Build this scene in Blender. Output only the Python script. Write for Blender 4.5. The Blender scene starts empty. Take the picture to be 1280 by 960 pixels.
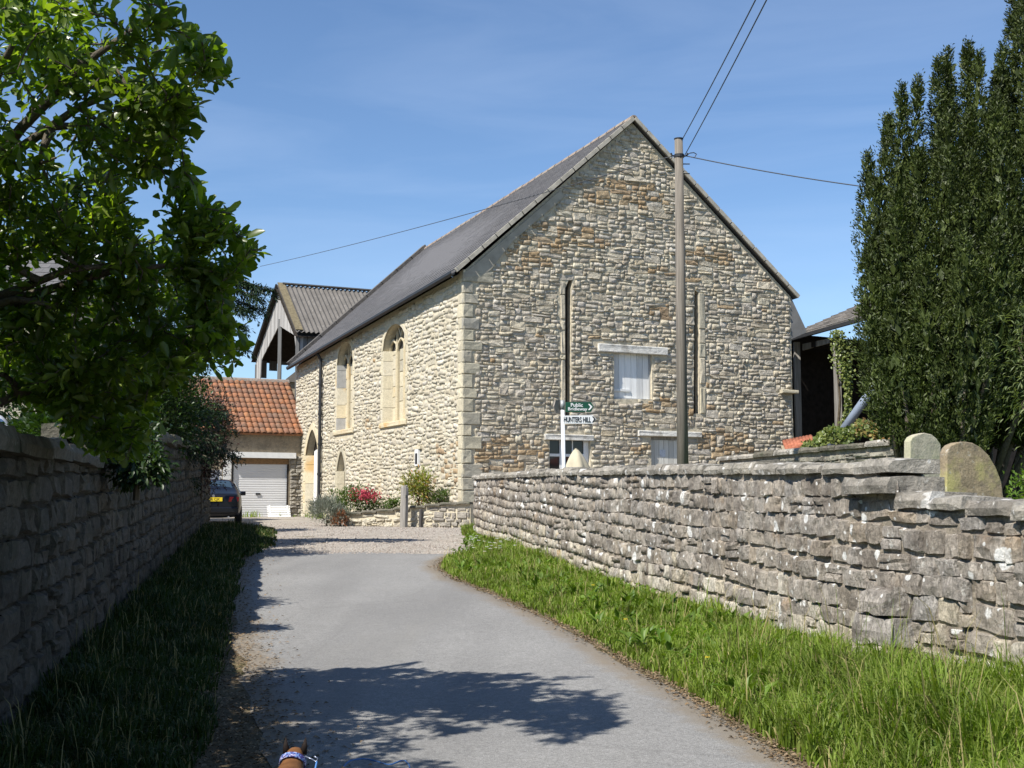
import bpy, bmesh, math, random
import numpy as np
from mathutils import Vector, Matrix, noise as mnoise
from mathutils.geometry import tessellate_polygon

SC = bpy.context.scene
COL = SC.collection
R = math.radians

# ------------------------------------------------------------------ camera
W0, H0, F, HZ, EYE = 1280.0, 960.0, 1560.0, 632.0, 1.6
PITCH = math.atan((HZ - H0 / 2) / F)
cam = bpy.data.cameras.new("camera")
cam.sensor_width = 36.0
cam.lens = F / W0 * 36.0
cam.clip_start, cam.clip_end = 0.1, 4000
cam_o = bpy.data.objects.new("camera", cam)
COL.objects.link(cam_o)
cam_o.location = (0, 0, EYE)
cam_o.rotation_euler = (math.pi / 2 + PITCH, 0, 0)
SC.camera = cam_o

# ------------------------------------------------------------------ sky, sun, exposure
SUN_EL, SUN_DIR = R(50), Vector((-0.70, -0.714, 0)).normalized()
SUN_AZ = math.atan2(SUN_DIR.x, SUN_DIR.y)
wd = bpy.data.worlds.new("World")
SC.world = wd
wd.use_nodes = True
wn, wl_ = wd.node_tree.nodes, wd.node_tree.links
bg = wn["Background"]
sky = wn.new("ShaderNodeTexSky")
sky.sky_type = 'NISHITA'
sky.sun_disc = False
sky.sun_elevation = SUN_EL
sky.sun_rotation = SUN_AZ % (2 * math.pi)
sky.altitude = 100
sky.air_density = 1.0
sky.dust_density = 0.0
sky.ozone_density = 6.0
tc = wn.new("ShaderNodeTexCoord")
mp = wn.new("ShaderNodeMapping")
mp.inputs['Rotation'].default_value = (0.25, 0.5, 0.3)
mp.inputs['Scale'].default_value = (1.2, 3.0, 9.0)
wl_.new(tc.outputs['Generated'], mp.inputs['Vector'])
cn = wn.new("ShaderNodeTexNoise")
cn.inputs['Scale'].default_value = 1.7
cn.inputs['Detail'].default_value = 7
cn.inputs['Roughness'].default_value = 0.55
cn.inputs['Distortion'].default_value = 0.6
wl_.new(mp.outputs['Vector'], cn.inputs['Vector'])
cr = wn.new("ShaderNodeValToRGB")
cr.color_ramp.elements[0].position = 0.42
cr.color_ramp.elements[0].color = (0, 0, 0, 1)
cr.color_ramp.elements[1].position = 0.80
cr.color_ramp.elements[1].color = (0.13, 0.13, 0.13, 1)
wl_.new(cn.outputs['Fac'], cr.inputs['Fac'])
cm = wn.new("ShaderNodeMix")
cm.data_type = 'RGBA'
cm.inputs['B'].default_value = (6.5, 7.4, 9.0, 1)
wl_.new(cr.outputs['Color'], cm.inputs['Factor'])
wl_.new(sky.outputs['Color'], cm.inputs['A'])
wl_.new(cm.outputs['Result'], bg.inputs['Color'])
bg.inputs['Strength'].default_value = 0.10

sun = bpy.data.lights.new("sun", 'SUN')
sun.energy = 5.0
sun.angle = R(0.53)
sun.color = (1.0, 0.955, 0.88)
sun_o = bpy.data.objects.new("sun", sun)
COL.objects.link(sun_o)
sd = Vector((SUN_DIR.x * math.cos(SUN_EL), SUN_DIR.y * math.cos(SUN_EL), math.sin(SUN_EL)))
sun_o.rotation_euler = sd.to_track_quat('Z', 'Y').to_euler()
sun_o.location = sd * 100

SC.view_settings.view_transform = 'Standard'
SC.view_settings.look = 'None'
SC.view_settings.exposure = 0.62
SC.view_settings.gamma = 1
SC.render.engine = 'CYCLES'
SC.cycles.max_bounces = 6
SC.cycles.diffuse_bounces = 3
SC.cycles.transparent_max_bounces = 6

# ------------------------------------------------------------------ pixel <-> place
FWD = Vector((0, math.cos(PITCH), math.sin(PITCH)))
UPV = Vector((0, -math.sin(PITCH), math.cos(PITCH)))
CAMP = Vector((0, 0, EYE))


def ray(px, py):
    return FWD + Vector((1, 0, 0)) * ((px - W0 / 2) / F) + UPV * ((H0 / 2 - py) / F)


def at(px, py, Y):
    d = ray(px, py)
    return CAMP + d * (Y / d.y)


def proj(p):
    v = Vector(p) - CAMP
    z = v.dot(FWD)
    return (W0 / 2 + F * v.x / z, H0 / 2 - F * v.dot(UPV) / z, z)


def gz(x, y):
    return 0.03 * min(y, 33.0) + 0.010 * min(max(y - 33.0, 0), 60)


def G(px, py):
    d = ray(px, py)
    lo, hi = 0.5, 200.0
    for _ in range(60):
        m = (lo + hi) / 2
        p = CAMP + d * m
        if p.z > gz(p.x, p.y):
            lo = m
        else:
            hi = m
    return CAMP + d * lo


# ------------------------------------------------------------------ objects
def wloc(p):
    return p.location if p.type == 'EMPTY' else Vector((0, 0, 0))


def par(o, p):
    if p is not None:
        o.parent = p
        o.matrix_parent_inverse = Matrix.Translation(-wloc(p))
    return o


def tag(o, label=None, cat=None, group=None, kind=None):
    if label: o['label'] = label
    if cat: o['category'] = cat
    if group: o['group'] = group
    if kind: o['kind'] = kind
    return o


def thing(name, label, cat, loc, group=None):
    o = bpy.data.objects.new(name, None)
    o.empty_display_size = 0.3
    COL.objects.link(o)
    o.location = loc
    return tag(o, label, cat, group)


def link(name, me, parent=None, mtx=None):
    o = bpy.data.objects.new(name, me)
    COL.objects.link(o)
    if mtx is not None:
        o.matrix_basis = mtx
    return par(o, parent)


class MB:
    """collects geometry (world coordinates) and links it as ONE mesh object"""

    def __init__(s):
        s.v, s.f, s.m = [], [], []
        s.mi = 0

    def add(s, vs, fs):
        b = len(s.v)
        s.v += [tuple(v) for v in vs]
        for f in fs:
            s.f.append(tuple(i + b for i in f))
            s.m.append(s.mi)
        return s

    def quad(s, a, b, c, d):
        return s.add([a, b, c, d], [(0, 1, 2, 3)])

    def box(s, c, ex, ey, ez):
        """box centred on c with half-axis vectors"""
        c, ex, ey, ez = Vector(c), Vector(ex), Vector(ey), Vector(ez)
        vs = [c + ex * i + ey * j + ez * k for k in (-1, 1) for j in (-1, 1) for i in (-1, 1)]
        return s.add(vs, [(0, 2, 3, 1), (4, 5, 7, 6), (0, 1, 5, 4), (2, 6, 7, 3), (0, 4, 6, 2), (1, 3, 7, 5)])

    def abox(s, x0, x1, y0, y1, z0, z1):
        return s.box(((x0 + x1) / 2, (y0 + y1) / 2, (z0 + z1) / 2), ((x1 - x0) / 2, 0, 0), (0, (y1 - y0) / 2, 0), (0, 0, (z1 - z0) / 2))

    def bar(s, a, b, w, h, up=(0, 0, 1)):
        a, b = Vector(a), Vector(b)
        d = (b - a)
        t = d.normalized()
        sd_ = t.cross(Vector(up))
        if sd_.length < 1e-4: sd_ = t.cross(Vector((1, 0, 0)))
        sd_.normalize()
        u = sd_.cross(t)
        return s.box((a + b) / 2, d / 2, sd_ * (w / 2), u * (h / 2))

    def tube(s, pts, rad, n=8, cap=True):
        pts = [Vector(p) for p in pts]
        if not isinstance(rad, (list, tuple)): rad = [rad] * len(pts)
        b = len(s.v)
        prev = None
        for i, p in enumerate(pts):
            t = (pts[min(i + 1, len(pts) - 1)] - pts[max(i - 1, 0)]).normalized()
            if prev is None:
                a = t.cross(Vector((0, 0, 1)))
                if a.length < 0.05: a = t.cross(Vector((1, 0, 0)))
            else:
                a = prev - t * prev.dot(t)
            a.normalize(); prev = a
            c = t.cross(a)
            for k in range(n):
                th = 2 * math.pi * k / n
                s.v.append(tuple(p + (a * math.cos(th) + c * math.sin(th)) * rad[i]))
        for i in range(len(pts) - 1):
            for k in range(n):
                k2 = (k + 1) % n
                s.f.append((b + i * n + k, b + i * n + k2, b + (i + 1) * n + k2, b + (i + 1) * n + k)); s.m.append(s.mi)
        if cap:
            s.f.append(tuple(b + k for k in range(n))[::-1]); s.m.append(s.mi)
            s.f.append(tuple(b + (len(pts) - 1) * n + k for k in range(n))); s.m.append(s.mi)
        return s

    def prism(s, poly, ext):
        """poly: list of points (one plane), extruded by vector ext; closed solid"""
        poly = [Vector(p) for p in poly]; ext = Vector(ext); n = len(poly)
        b = len(s.v)
        s.v += [tuple(p) for p in poly] + [tuple(p + ext) for p in poly]
        tris = tessellate_polygon([poly])
        for t in tris:
            s.f.append(tuple(b + i for i in t)); s.m.append(s.mi)
            s.f.append(tuple(b + n + i for i in reversed(t))); s.m.append(s.mi)
        for i in range(n):
            j = (i + 1) % n
            s.f.append((b + i, b + j, b + n + j, b + n + i)); s.m.append(s.mi)
        return s

    def lathe(s, c, prof, n=16):
        """profile [(r,z)...] about a vertical axis at c"""
        c = Vector(c); b = len(s.v)
        for r_, z_ in prof:
            for k in range(n):
                th = 2 * math.pi * k / n
                s.v.append((c.x + r_ * math.cos(th), c.y + r_ * math.sin(th), c.z + z_))
        for i in range(len(prof) - 1):
            for k in range(n):
                k2 = (k + 1) % n
                s.f.append((b + i * n + k, b + i * n + k2, b + (i + 1) * n + k2, b + (i + 1) * n + k)); s.m.append(s.mi)
        return s

    def mesh(s, name, mats, smooth=False, recalc=False):
        me = bpy.data.meshes.new(name)
        me.from_pydata(s.v, [], s.f)
        mats = mats if isinstance(mats, (list, tuple)) else [mats]
        for m in mats: me.materials.append(m)
        if len(mats) > 1: me.polygons.foreach_set('material_index', s.m)
        if smooth: me.polygons.foreach_set('use_smooth', [True] * len(s.f))
        me.update()
        if recalc:
            bm = bmesh.new(); bm.from_mesh(me)
            bmesh.ops.recalc_face_normals(bm, faces=bm.faces)
            bm.to_mesh(me); bm.free()
        return me

    def build(s, name, mats, parent=None, smooth=False, recalc=False):
        return link(name, s.mesh(name, mats, smooth, recalc), parent)


def np_mesh(name, V, Fc, mats, mi=None, smooth=False):
    """V (n,3), Fc (m,k) arrays -> mesh, fast"""
    me = bpy.data.meshes.new(name)
    V = np.asarray(V, dtype=np.float32); Fc = np.asarray(Fc, dtype=np.int32)
    m, k = Fc.shape
    me.vertices.add(len(V)); me.vertices.foreach_set('co', V.ravel())
    me.loops.add(m * k); me.loops.foreach_set('vertex_index', Fc.ravel())
    me.polygons.add(m)
    me.polygons.foreach_set('loop_start', np.arange(0, m * k, k, dtype=np.int32))
    me.polygons.foreach_set('loop_total', np.full(m, k, dtype=np.int32))
    mats = mats if isinstance(mats, (list, tuple)) else [mats]
    for x in mats: me.materials.append(x)
    if mi is not None: me.polygons.foreach_set('material_index', np.asarray(mi, dtype=np.int32))
    if smooth: me.polygons.foreach_set('use_smooth', np.ones(m, dtype=bool))
    me.update(calc_edges=True)
    me.validate()
    return me


class Plane:
    """upright wall plane: origin O (Vector), d = direction of local x, n = outward normal"""

    def __init__(s, O, d, n):
        s.O, s.d, s.n = Vector(O), Vector(d).normalized(), Vector(n).normalized()

    def hit(s, px, py):
        r = ray(px, py)
        t = (s.O - CAMP).dot(s.n) / r.dot(s.n)
        p = CAMP + r * t
        return ((p - s.O).dot(s.d), p.z)

    def P(s, u, z, out=0.0):
        p = s.O + s.d * u + s.n * out
        return Vector((p.x, p.y, z))


# ------------------------------------------------------------------ materials
class Mat:
    def __init__(s, name, rough=0.85, spec=0.25):
        s.m = bpy.data.materials.new(name)
        s.m.use_nodes = True
        s.N, s.L = s.m.node_tree.nodes, s.m.node_tree.links
        s.b = s.N['Principled BSDF']
        s.out = s.N['Material Output']
        s.b.inputs['Roughness'].default_value = rough
        s.b.inputs['Specular IOR Level'].default_value = spec
        s.geo = None

    def node(s, t, **k):
        n = s.N.new(t)
        for a, v in k.items(): setattr(n, a, v)
        return n

    def set(s, sock, v):
        if isinstance(v, bpy.types.NodeSocket): s.L.new(v, sock)
        else: sock.default_value = (*v, 1) if isinstance(v, tuple) and len(v) == 3 and sock.type == 'RGBA' else v

    def pos(s, scale=None):
        if s.geo is None: s.geo = s.node('ShaderNodeNewGeometry')
        if scale is None: return s.geo.outputs['Position']
        m = s.node('ShaderNodeMapping')
        m.inputs['Scale'].default_value = scale
        s.L.new(s.geo.outputs['Position'], m.inputs['Vector'])
        return m.outputs['Vector']

    def noise(s, scale, detail=4, rough=0.55, vec=None, dist=0.0):
        n = s.node('ShaderNodeTexNoise')
        n.inputs['Scale'].default_value = scale
        n.inputs['Detail'].default_value = detail
        n.inputs['Roughness'].default_value = rough
        n.inputs['Distortion'].default_value = dist
        s.L.new(vec if vec is not None else s.pos(), n.inputs['Vector'])
        return n.outputs['Fac']

    def voro(s, scale, feature='F1', out='Distance', vec=None):
        n = s.node('ShaderNodeTexVoronoi')
        n.feature = feature
        n.inputs['Scale'].default_value = scale
        s.L.new(vec if vec is not None else s.pos(), n.inputs['Vector'])
        return n.outputs[out]

    def ramp(s, fac, stops, interp='LINEAR'):
        n = s.node('ShaderNodeValToRGB')
        n.color_ramp.interpolation = interp
        if len(stops) == 1: stops = [(0.0, stops[0][1]), (1.0, stops[0][1])]
        e = n.color_ramp.elements
        while len(e) < len(stops): e.new(0.5)
        for i, (p, c) in enumerate(stops):
            e[i].position = p
            c = (c, c, c) if isinstance(c, (int, float)) else c
            e[i].color = (*c, 1)
        s.L.new(fac, n.inputs['Fac'])
        return n.outputs['Color']

    def math(s, op, a, b=0.0, clamp=False):
        n = s.node('ShaderNodeMath', operation=op, use_clamp=clamp)
        s.set(n.inputs[0], a); s.set(n.inputs[1], b)
        return n.outputs[0]

    def mix(s, fac, a, b, mode='MIX'):
        n = s.node('ShaderNodeMix', data_type='RGBA', blend_type=mode)
        s.set(n.inputs['Factor'], fac); s.set(n.inputs['A'], a); s.set(n.inputs['B'], b)
        return n.outputs['Result']

    def rnd(s):
        """one random number per piece: object + mesh island"""
        oi = s.node('ShaderNodeObjectInfo')
        if s.geo is None: s.geo = s.node('ShaderNodeNewGeometry')
        a = s.math('ADD', oi.outputs['Random'], s.geo.outputs['Random Per Island'])
        return s.math('FRACT', a)

    def bump(s, h, strength=0.5, dist=0.02):
        n = s.node('ShaderNodeBump')
        n.inputs['Strength'].default_value = strength
        n.inputs['Distance'].default_value = dist
        s.set(n.inputs['Height'], h)
        s.L.new(n.outputs['Normal'], s.b.inputs['Normal'])

    def col(s, c):
        s.set(s.b.inputs['Base Color'], c)
        return s.m


def plain(name, c, rough=0.7, spec=0.3, var=0.15, nscale=6.0, bump=0.0, metal=0.0):
    m = Mat(name, rough, spec)
    m.b.inputs['Metallic'].default_value = metal
    n = m.noise(nscale, 5)
    f = m.ramp(n, [(0.3, 1 - var), (0.7, 1 + var)])
    if bump: m.bump(m.noise(nscale * 6, 4), bump, 0.01)
    return m.col(m.mix(1.0, c, f, 'MULTIPLY'))


def stone_mat(name, cols, patch=None, patch_at=(0.60, 0.70), patch_scale=1.2, lichen=0.0, grime=0.25, bump=0.7, dark=None, bscale=26.0, streak=None, spots=0.0, vert=False):
    m = Mat(name, 0.92, 0.15)
    r = m.rnd()
    k = len(cols)
    c = m.ramp(r, [(i / max(k - 1, 1), cc) for i, cc in enumerate(cols)])
    n1 = m.noise(7.0, 7, 0.65)
    c = m.mix(1.0, c, m.ramp(n1, [(0.25, 1 - grime), (0.75, 1 + grime)]), 'MULTIPLY')
    pv_ = m.pos((1, 1, .42)) if vert else None
    n2 = m.noise(42.0, 5, 0.7, pv_)
    c = m.mix(1.0, c, m.ramp(n2, [(0.3, 0.55 if vert else 0.72), (0.7, 1.42 if vert else 1.25)]), 'MULTIPLY')
    if dark:
        c = m.mix(m.ramp(m.noise(3.3, 6, 0.65), [(0.50, 0), (0.64, 0.8)]), c, dark)
    if patch:
        c = m.mix(m.ramp(m.noise(patch_scale, 4), [(patch_at[0], 0), (patch_at[1], 0.85)]), c, patch)
    if lichen:
        c = m.mix(m.ramp(m.noise(11.0, 6, 0.7), [(0.60, 0), (0.68, lichen)]), c, (0.62, 0.60, 0.54))
    if spots:
        for vs_, th in ((2.1, .205), (3.7, .20), (8.0, .17)):
            v = m.voro(vs_)
            v = m.math('ADD', v, m.math('MULTIPLY', m.noise(26, 4), 0.10))
            c = m.mix(m.ramp(v, [(th, spots), (th + .025, 0)]), c, (0.80, 0.79, 0.75))
        c = m.mix(m.ramp(m.noise(.9, 5, .65), [(.5, 0), (.66, .45)]), c, (.52, .47, .39))
    h = m.math('ADD', m.math('MULTIPLY', m.noise(bscale, 8, 0.72, pv_), 1.0), m.math('MULTIPLY', m.noise(bscale * 0.35, 5), 1.4))
    m.bump(h, bump, 0.035)
    return m.col(c)


def leaf_mat(name, cols, trans=0.35, tcol=None, gloss=0.35, spec=0.3, patch=None):
    m = Mat(name, gloss, spec)
    c = m.ramp(m.rnd(), [(i / max(len(cols) - 1, 1), cc) for i, cc in enumerate(cols)])
    c = m.mix(1.0, c, m.ramp(m.noise(1.3, 3), [(0.35, 0.75), (0.7, 1.25)]), 'MULTIPLY')
    m.set(m.b.inputs['Base Color'], c)
    if trans:
        t = m.node('ShaderNodeBsdfTranslucent')
        tc_ = m.mix(1.0, c, tcol or (1.6, 1.9, 0.5), 'MULTIPLY')
        m.L.new(tc_, t.inputs['Color'])
        mx = m.node('ShaderNodeMixShader')
        mx.inputs[0].default_value = trans
        m.L.new(m.b.outputs[0], mx.inputs[1]); m.L.new(t.outputs[0], mx.inputs[2])
        m.L.new(mx.outputs[0], m.out.inputs['Surface'])
    return m.m


def wood_mat(name, c, rough=0.8, axis='z', var=0.3):
    m = Mat(name, rough, 0.2)
    sc = {'z': (26, 26, 1.2), 'x': (1.2, 26, 26), 'y': (26, 1.2, 26)}[axis]
    g = m.noise(1.0, 6, 0.6, m.pos(sc))
    cc = m.mix(1.0, c, m.ramp(g, [(0.3, 1 - var), (0.7, 1 + var)]), 'MULTIPLY')
    cc = m.mix(1.0, cc, m.ramp(m.rnd(), [(0, 0.82), (1, 1.18)]), 'MULTIPLY')
    m.bump(g, 0.4, 0.01)
    return m.col(cc)


# ------------------------------------------------------------------ leaves and blades (numpy)
def leaves_arrays(P, D, Nn, Ln, Wd, fold=0.25, curl=0.15):
    """one leaf per row: base point P, direction D, face normal Nn, length, width -> 5 verts, 4 tris each"""
    P = np.asarray(P, float); D = np.asarray(D, float); Nn = np.asarray(Nn, float)
    Ln = np.asarray(Ln, float)[:, None]; Wd = np.asarray(Wd, float)[:, None]
    D = D / np.linalg.norm(D, axis=1)[:, None]
    S = np.cross(D, Nn); S = S / (np.linalg.norm(S, axis=1)[:, None] + 1e-9)
    U = np.cross(S, D)
    n = len(P)
    V = np.empty((n, 5, 3))
    V[:, 0] = P
    V[:, 1] = P + D * Ln * 0.55 + S * Wd * 0.5 + U * Wd * fold
    V[:, 2] = P + D * Ln * 0.55 - S * Wd * 0.5 + U * Wd * fold
    V[:, 3] = P + D * Ln * 0.52
    V[:, 4] = P + D * Ln - U * Ln * curl
    b = (np.arange(n) * 5)[:, None, None]
    T = np.array([[0, 1, 3], [0, 3, 2], [3, 1, 4], [2, 3, 4]])[None]
    return V.reshape(-1, 3), (b + T).reshape(-1, 3)


def unit_rand(rng, n):
    v = rng.normal(size=(n, 3))
    return v / np.linalg.norm(v, axis=1)[:, None]


def blunt_arrays(P, D, Nn, Ln, Wd, fold=0.2, curl=0.15):
    """obovate leaf: widest past the middle, rounded tip; 8 verts, 8 tris"""
    P = np.asarray(P, float); D = np.asarray(D, float); Nn = np.asarray(Nn, float)
    Ln = np.asarray(Ln, float)[:, None]; Wd = np.asarray(Wd, float)[:, None]
    D = D / np.linalg.norm(D, axis=1)[:, None]
    S = np.cross(D, Nn); S = S / (np.linalg.norm(S, axis=1)[:, None] + 1e-9)
    U = np.cross(S, D)
    n = len(P); V = np.empty((n, 8, 3)); cz = -U * Ln * curl
    V[:, 0] = P
    V[:, 1] = P + D * Ln * .35 + S * Wd * .34 + U * Wd * fold * .7 + cz * .12
    V[:, 2] = P + D * Ln * .35 - S * Wd * .34 + U * Wd * fold * .7 + cz * .12
    V[:, 3] = P + D * Ln * .68 + S * Wd * .5 + U * Wd * fold + cz * .46
    V[:, 4] = P + D * Ln * .68 - S * Wd * .5 + U * Wd * fold + cz * .46
    V[:, 5] = P + D * Ln * .55 + cz * .3
    V[:, 6] = P + D * Ln * .93 + S * Wd * .24 + cz * .86
    V[:, 7] = P + D * Ln * .95 - S * Wd * .22 + cz * .9
    b = (np.arange(n) * 8)[:, None, None]
    T = np.array([[0, 1, 5], [0, 5, 2], [1, 3, 5], [2, 5, 4], [3, 6, 5], [4, 5, 7], [5, 6, 7]])[None]
    return V.reshape(-1, 3), (b + T).reshape(-1, 3)


def leaf_obj(name, P, D, Nn, Ln, Wd, mat, parent=None, fold=0.25, curl=0.15, kind=None, blunt=False):
    V, T = (blunt_arrays if blunt else leaves_arrays)(P, D, Nn, Ln, Wd, fold, curl)
    o = link(name, np_mesh(name, V, T, mat), parent)
    if kind: o['kind'] = kind
    return o


def blades_mesh(name, P, Hh, Wd, lean, az, mats, mi=None):
    n = len(P)
    P = np.asarray(P, float)
    dx, dy = np.cos(az), np.sin(az)
    L = np.stack([dx, dy, np.zeros(n)], 1)
    faz = az + 1.57 + np.random.default_rng(5).normal(size=n) * 0.6
    S = np.stack([np.cos(faz), np.sin(faz), np.zeros(n)], 1)
    V = np.empty((n, 7, 3)); Hc = Hh[:, None]; Wc = Wd[:, None]; lc = lean[:, None]
    Z = np.array([[0, 0, 1.0]])
    V[:, 0] = P - S * Wc * 0.5; V[:, 1] = P + S * Wc * 0.5
    m1 = P + Z * Hc * 0.45 + L * lc * 0.18
    V[:, 2] = m1 - S * Wc * 0.5; V[:, 3] = m1 + S * Wc * 0.5
    m2 = P + Z * Hc * 0.8 + L * lc * 0.52
    V[:, 4] = m2 - S * Wc * 0.33; V[:, 5] = m2 + S * Wc * 0.33
    V[:, 6] = P + Z * Hc * (1.0 - 0.25 * np.minimum(lc / (Hc + 1e-6), 1)) + L * lc
    b = (np.arange(n) * 7)[:, None, None]
    T = np.array([[0, 1, 3], [0, 3, 2], [2, 3, 5], [2, 5, 4], [4, 5, 6]])[None]
    mi2 = None if mi is None else np.repeat(mi, 5)
    return np_mesh(name, V.reshape(-1, 3), (b + T).reshape(-1, 3), mats, mi2)
# ------------------------------------------------------------------ masonry
def stone_variants(base, mat, n, seed, jit=0.05, rough=0.22, flat=False, smooth=False):
    """unit stones: x and z in -.5..+.5, face towards -y (y = 0 is the joint)"""
    rng = random.Random(seed)
    out = []
    for i in range(n):
        xs = [-.5, -.44, -.15, .15, .44, .5]
        zs = [-.5, -.41, 0.0, .41, .5]
        v, f = [], []
        tx, tz = rng.uniform(-.25, .25), rng.uniform(-.35, .2)
        sk = [rng.uniform(-jit, jit) for _ in range(8)]
        for jz, z in enumerate(zs):
            for jx, x in enumerate(xs):
                edge = jx in (0, 5) or jz in (0, 4)
                cx, cz = x, z
                a, b = (x + .5), (z + .5)
                cx += (sk[0] * (1 - a) + sk[1] * a) * (1 - b) + (sk[2] * (1 - a) + sk[3] * a) * b
                cz += (sk[4] * (1 - b) + sk[5] * b) * (1 - a) + (sk[6] * (1 - b) + sk[7] * b) * a
                if jx in (0, 5) and jz in (0, 4):
                    k = rng.uniform(0.70, 0.92); cx *= k; cz *= k
                if edge: y = 0.0
                else:
                    cx += rng.uniform(-jit, jit) * 0.6; cz += rng.uniform(-jit, jit) * 0.8
                    ring = jx in (1, 4) or jz in (1, 3)
                    y = -((0.86 if ring else 1.0) + (0.06 if flat else rough) * rng.uniform(-1, 1) + (0 if flat else (tx * x + tz * z)))
                v.append((cx, y, cz))
        for jz in range(4):
            for jx in range(5):
                a = jz * 6 + jx
                f.append((a, a + 1, a + 7, a + 6))
        me = bpy.data.meshes.new(base)
        me.from_pydata(v, [], f)
        me.materials.append(mat)
        if smooth: me.polygons.foreach_set('use_smooth', [True] * len(f))
        me.update()
        out.append(me)
    return out


VCACHE = {}


def vdata(me):
    k = me.name
    if k not in VCACHE:
        v = np.empty(len(me.vertices) * 3); me.vertices.foreach_get('co', v)
        fc = np.array([list(p.vertices) for p in me.polygons])
        VCACHE[k] = (v.reshape(-1, 3), fc)
    return VCACHE[k]


def frame_mtx(c, d, n, w, dep, h, up=None, roll=0.0):
    d = Vector(d).normalized(); n = Vector(n).normalized()
    up = Vector((0, 0, 1)) if up is None else up
    if roll:
        q = Matrix.Rotation(roll, 3, n)
        d = q @ d; up = q @ up
    m = Matrix.Identity(4)
    for i in range(3):
        m[i][0] = d[i] * w; m[i][1] = -n[i] * dep; m[i][2] = up[i] * h; m[i][3] = c[i]
    return m


def seen_size(c, w, h, n, ylim=None):
    x, y, z = proj(c)
    if z < 0.5 or not (-30 < x < W0 + 30 and -30 < y < H0 + 30): return 0.0
    v = (CAMP - Vector(c)).normalized()
    s = w * h * max(v.dot(n), 0.02) / (z * z)
    if ylim is not None and ylim(x, y): s *= 0.001
    return s


def place_stones(stones, limit=300, name='stone', stuff='small_stones'):
    """stones: list of (matrix, mesh, parent, size). The largest in the picture are parts, the rest one 'stuff' part per parent"""
    stones = sorted(stones, key=lambda s: -s[3])
    for m, me, p, s in stones[:limit]:
        link(name, me, p, m)
    rest = {}
    for m, me, p, s in stones[limit:]:
        rest.setdefault(p.name, (p, []))[1].append((m, me))
    for p, lst in rest.values():
        Vs, Fs, Ms, b, mats = [], [], [], 0, []
        for m, me in lst:
            v, fc = vdata(me)
            M = np.array(m)
            Vs.append(v @ M[:3, :3].T + M[:3, 3]); Fs.append(fc + b); b += len(v)
            mt = me.materials[0]
            if mt not in mats: mats.append(mt)
            Ms.append(np.full(len(fc), mats.index(mt)))
        o = link(stuff, np_mesh(stuff, np.vstack(Vs), np.vstack(Fs), mats, np.concatenate(Ms)), p)
        o['kind'] = 'stuff'


def rubble(rng, u0, u1, z0, z1, hr, wr, blocked, wob=0.02, split=0.25, joint=0.02):
    """random coursed rubble: yields (u, z, w, h) of stones inside the wall"""
    z = z0
    res = []
    while z < z1:
        h = rng.uniform(*hr)
        u = u0 - rng.uniform(0, wr[1])
        ph = rng.uniform(0, 6)
        while u < u1:
            w = rng.uniform(*wr) * rng.choice((0.75, 1, 1, 1.25))
            parts = [(u, z, w, h)]
            q = rng.random()
            if q < split and h > hr[0] * 1.15:
                k = rng.uniform(.4, .6)
                if rng.random() < .5: parts = [(u, z, w, h * k), (u, z + h * k, w, h * (1 - k))]
                else:
                    j = rng.uniform(.35, .65)
                    parts = [(u, z, w, h * k), (u, z + h * k, w * j, h * (1 - k)), (u + w * j, z + h * k, w * (1 - j), h * (1 - k))]
            for a, b, c, e in parts:
                a0, a1 = max(a, u0), min(a + c, u1)
                dz = wob * math.sin(a * 1.7 + ph) + rng.uniform(-wob, wob) * 0.5
                b += dz
                ok = False
                for _ in range(5):
                    if a1 - a0 < wr[0] * 0.35: break
                    zc = (b, b + e * .5, b + e)
                    bl = any(blocked(a0 + .01, q_) for q_ in zc); br = any(blocked(a1 - .01, q_) for q_ in zc); bc = any(blocked((a0 + a1) / 2, q_) for q_ in zc)
                    if not (bl or br or bc): ok = True; break
                    st = (a1 - a0) * 0.22
                    if bl and not br: a0 += st
                    elif br and not bl: a1 -= st
                    else: break
                if ok: res.append(((a0 + a1) / 2, b + e / 2, a1 - a0 - joint * rng.uniform(.5, 1.4), e - joint * rng.uniform(.5, 1.4)))
            u += w
        z += h
    return res


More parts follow.
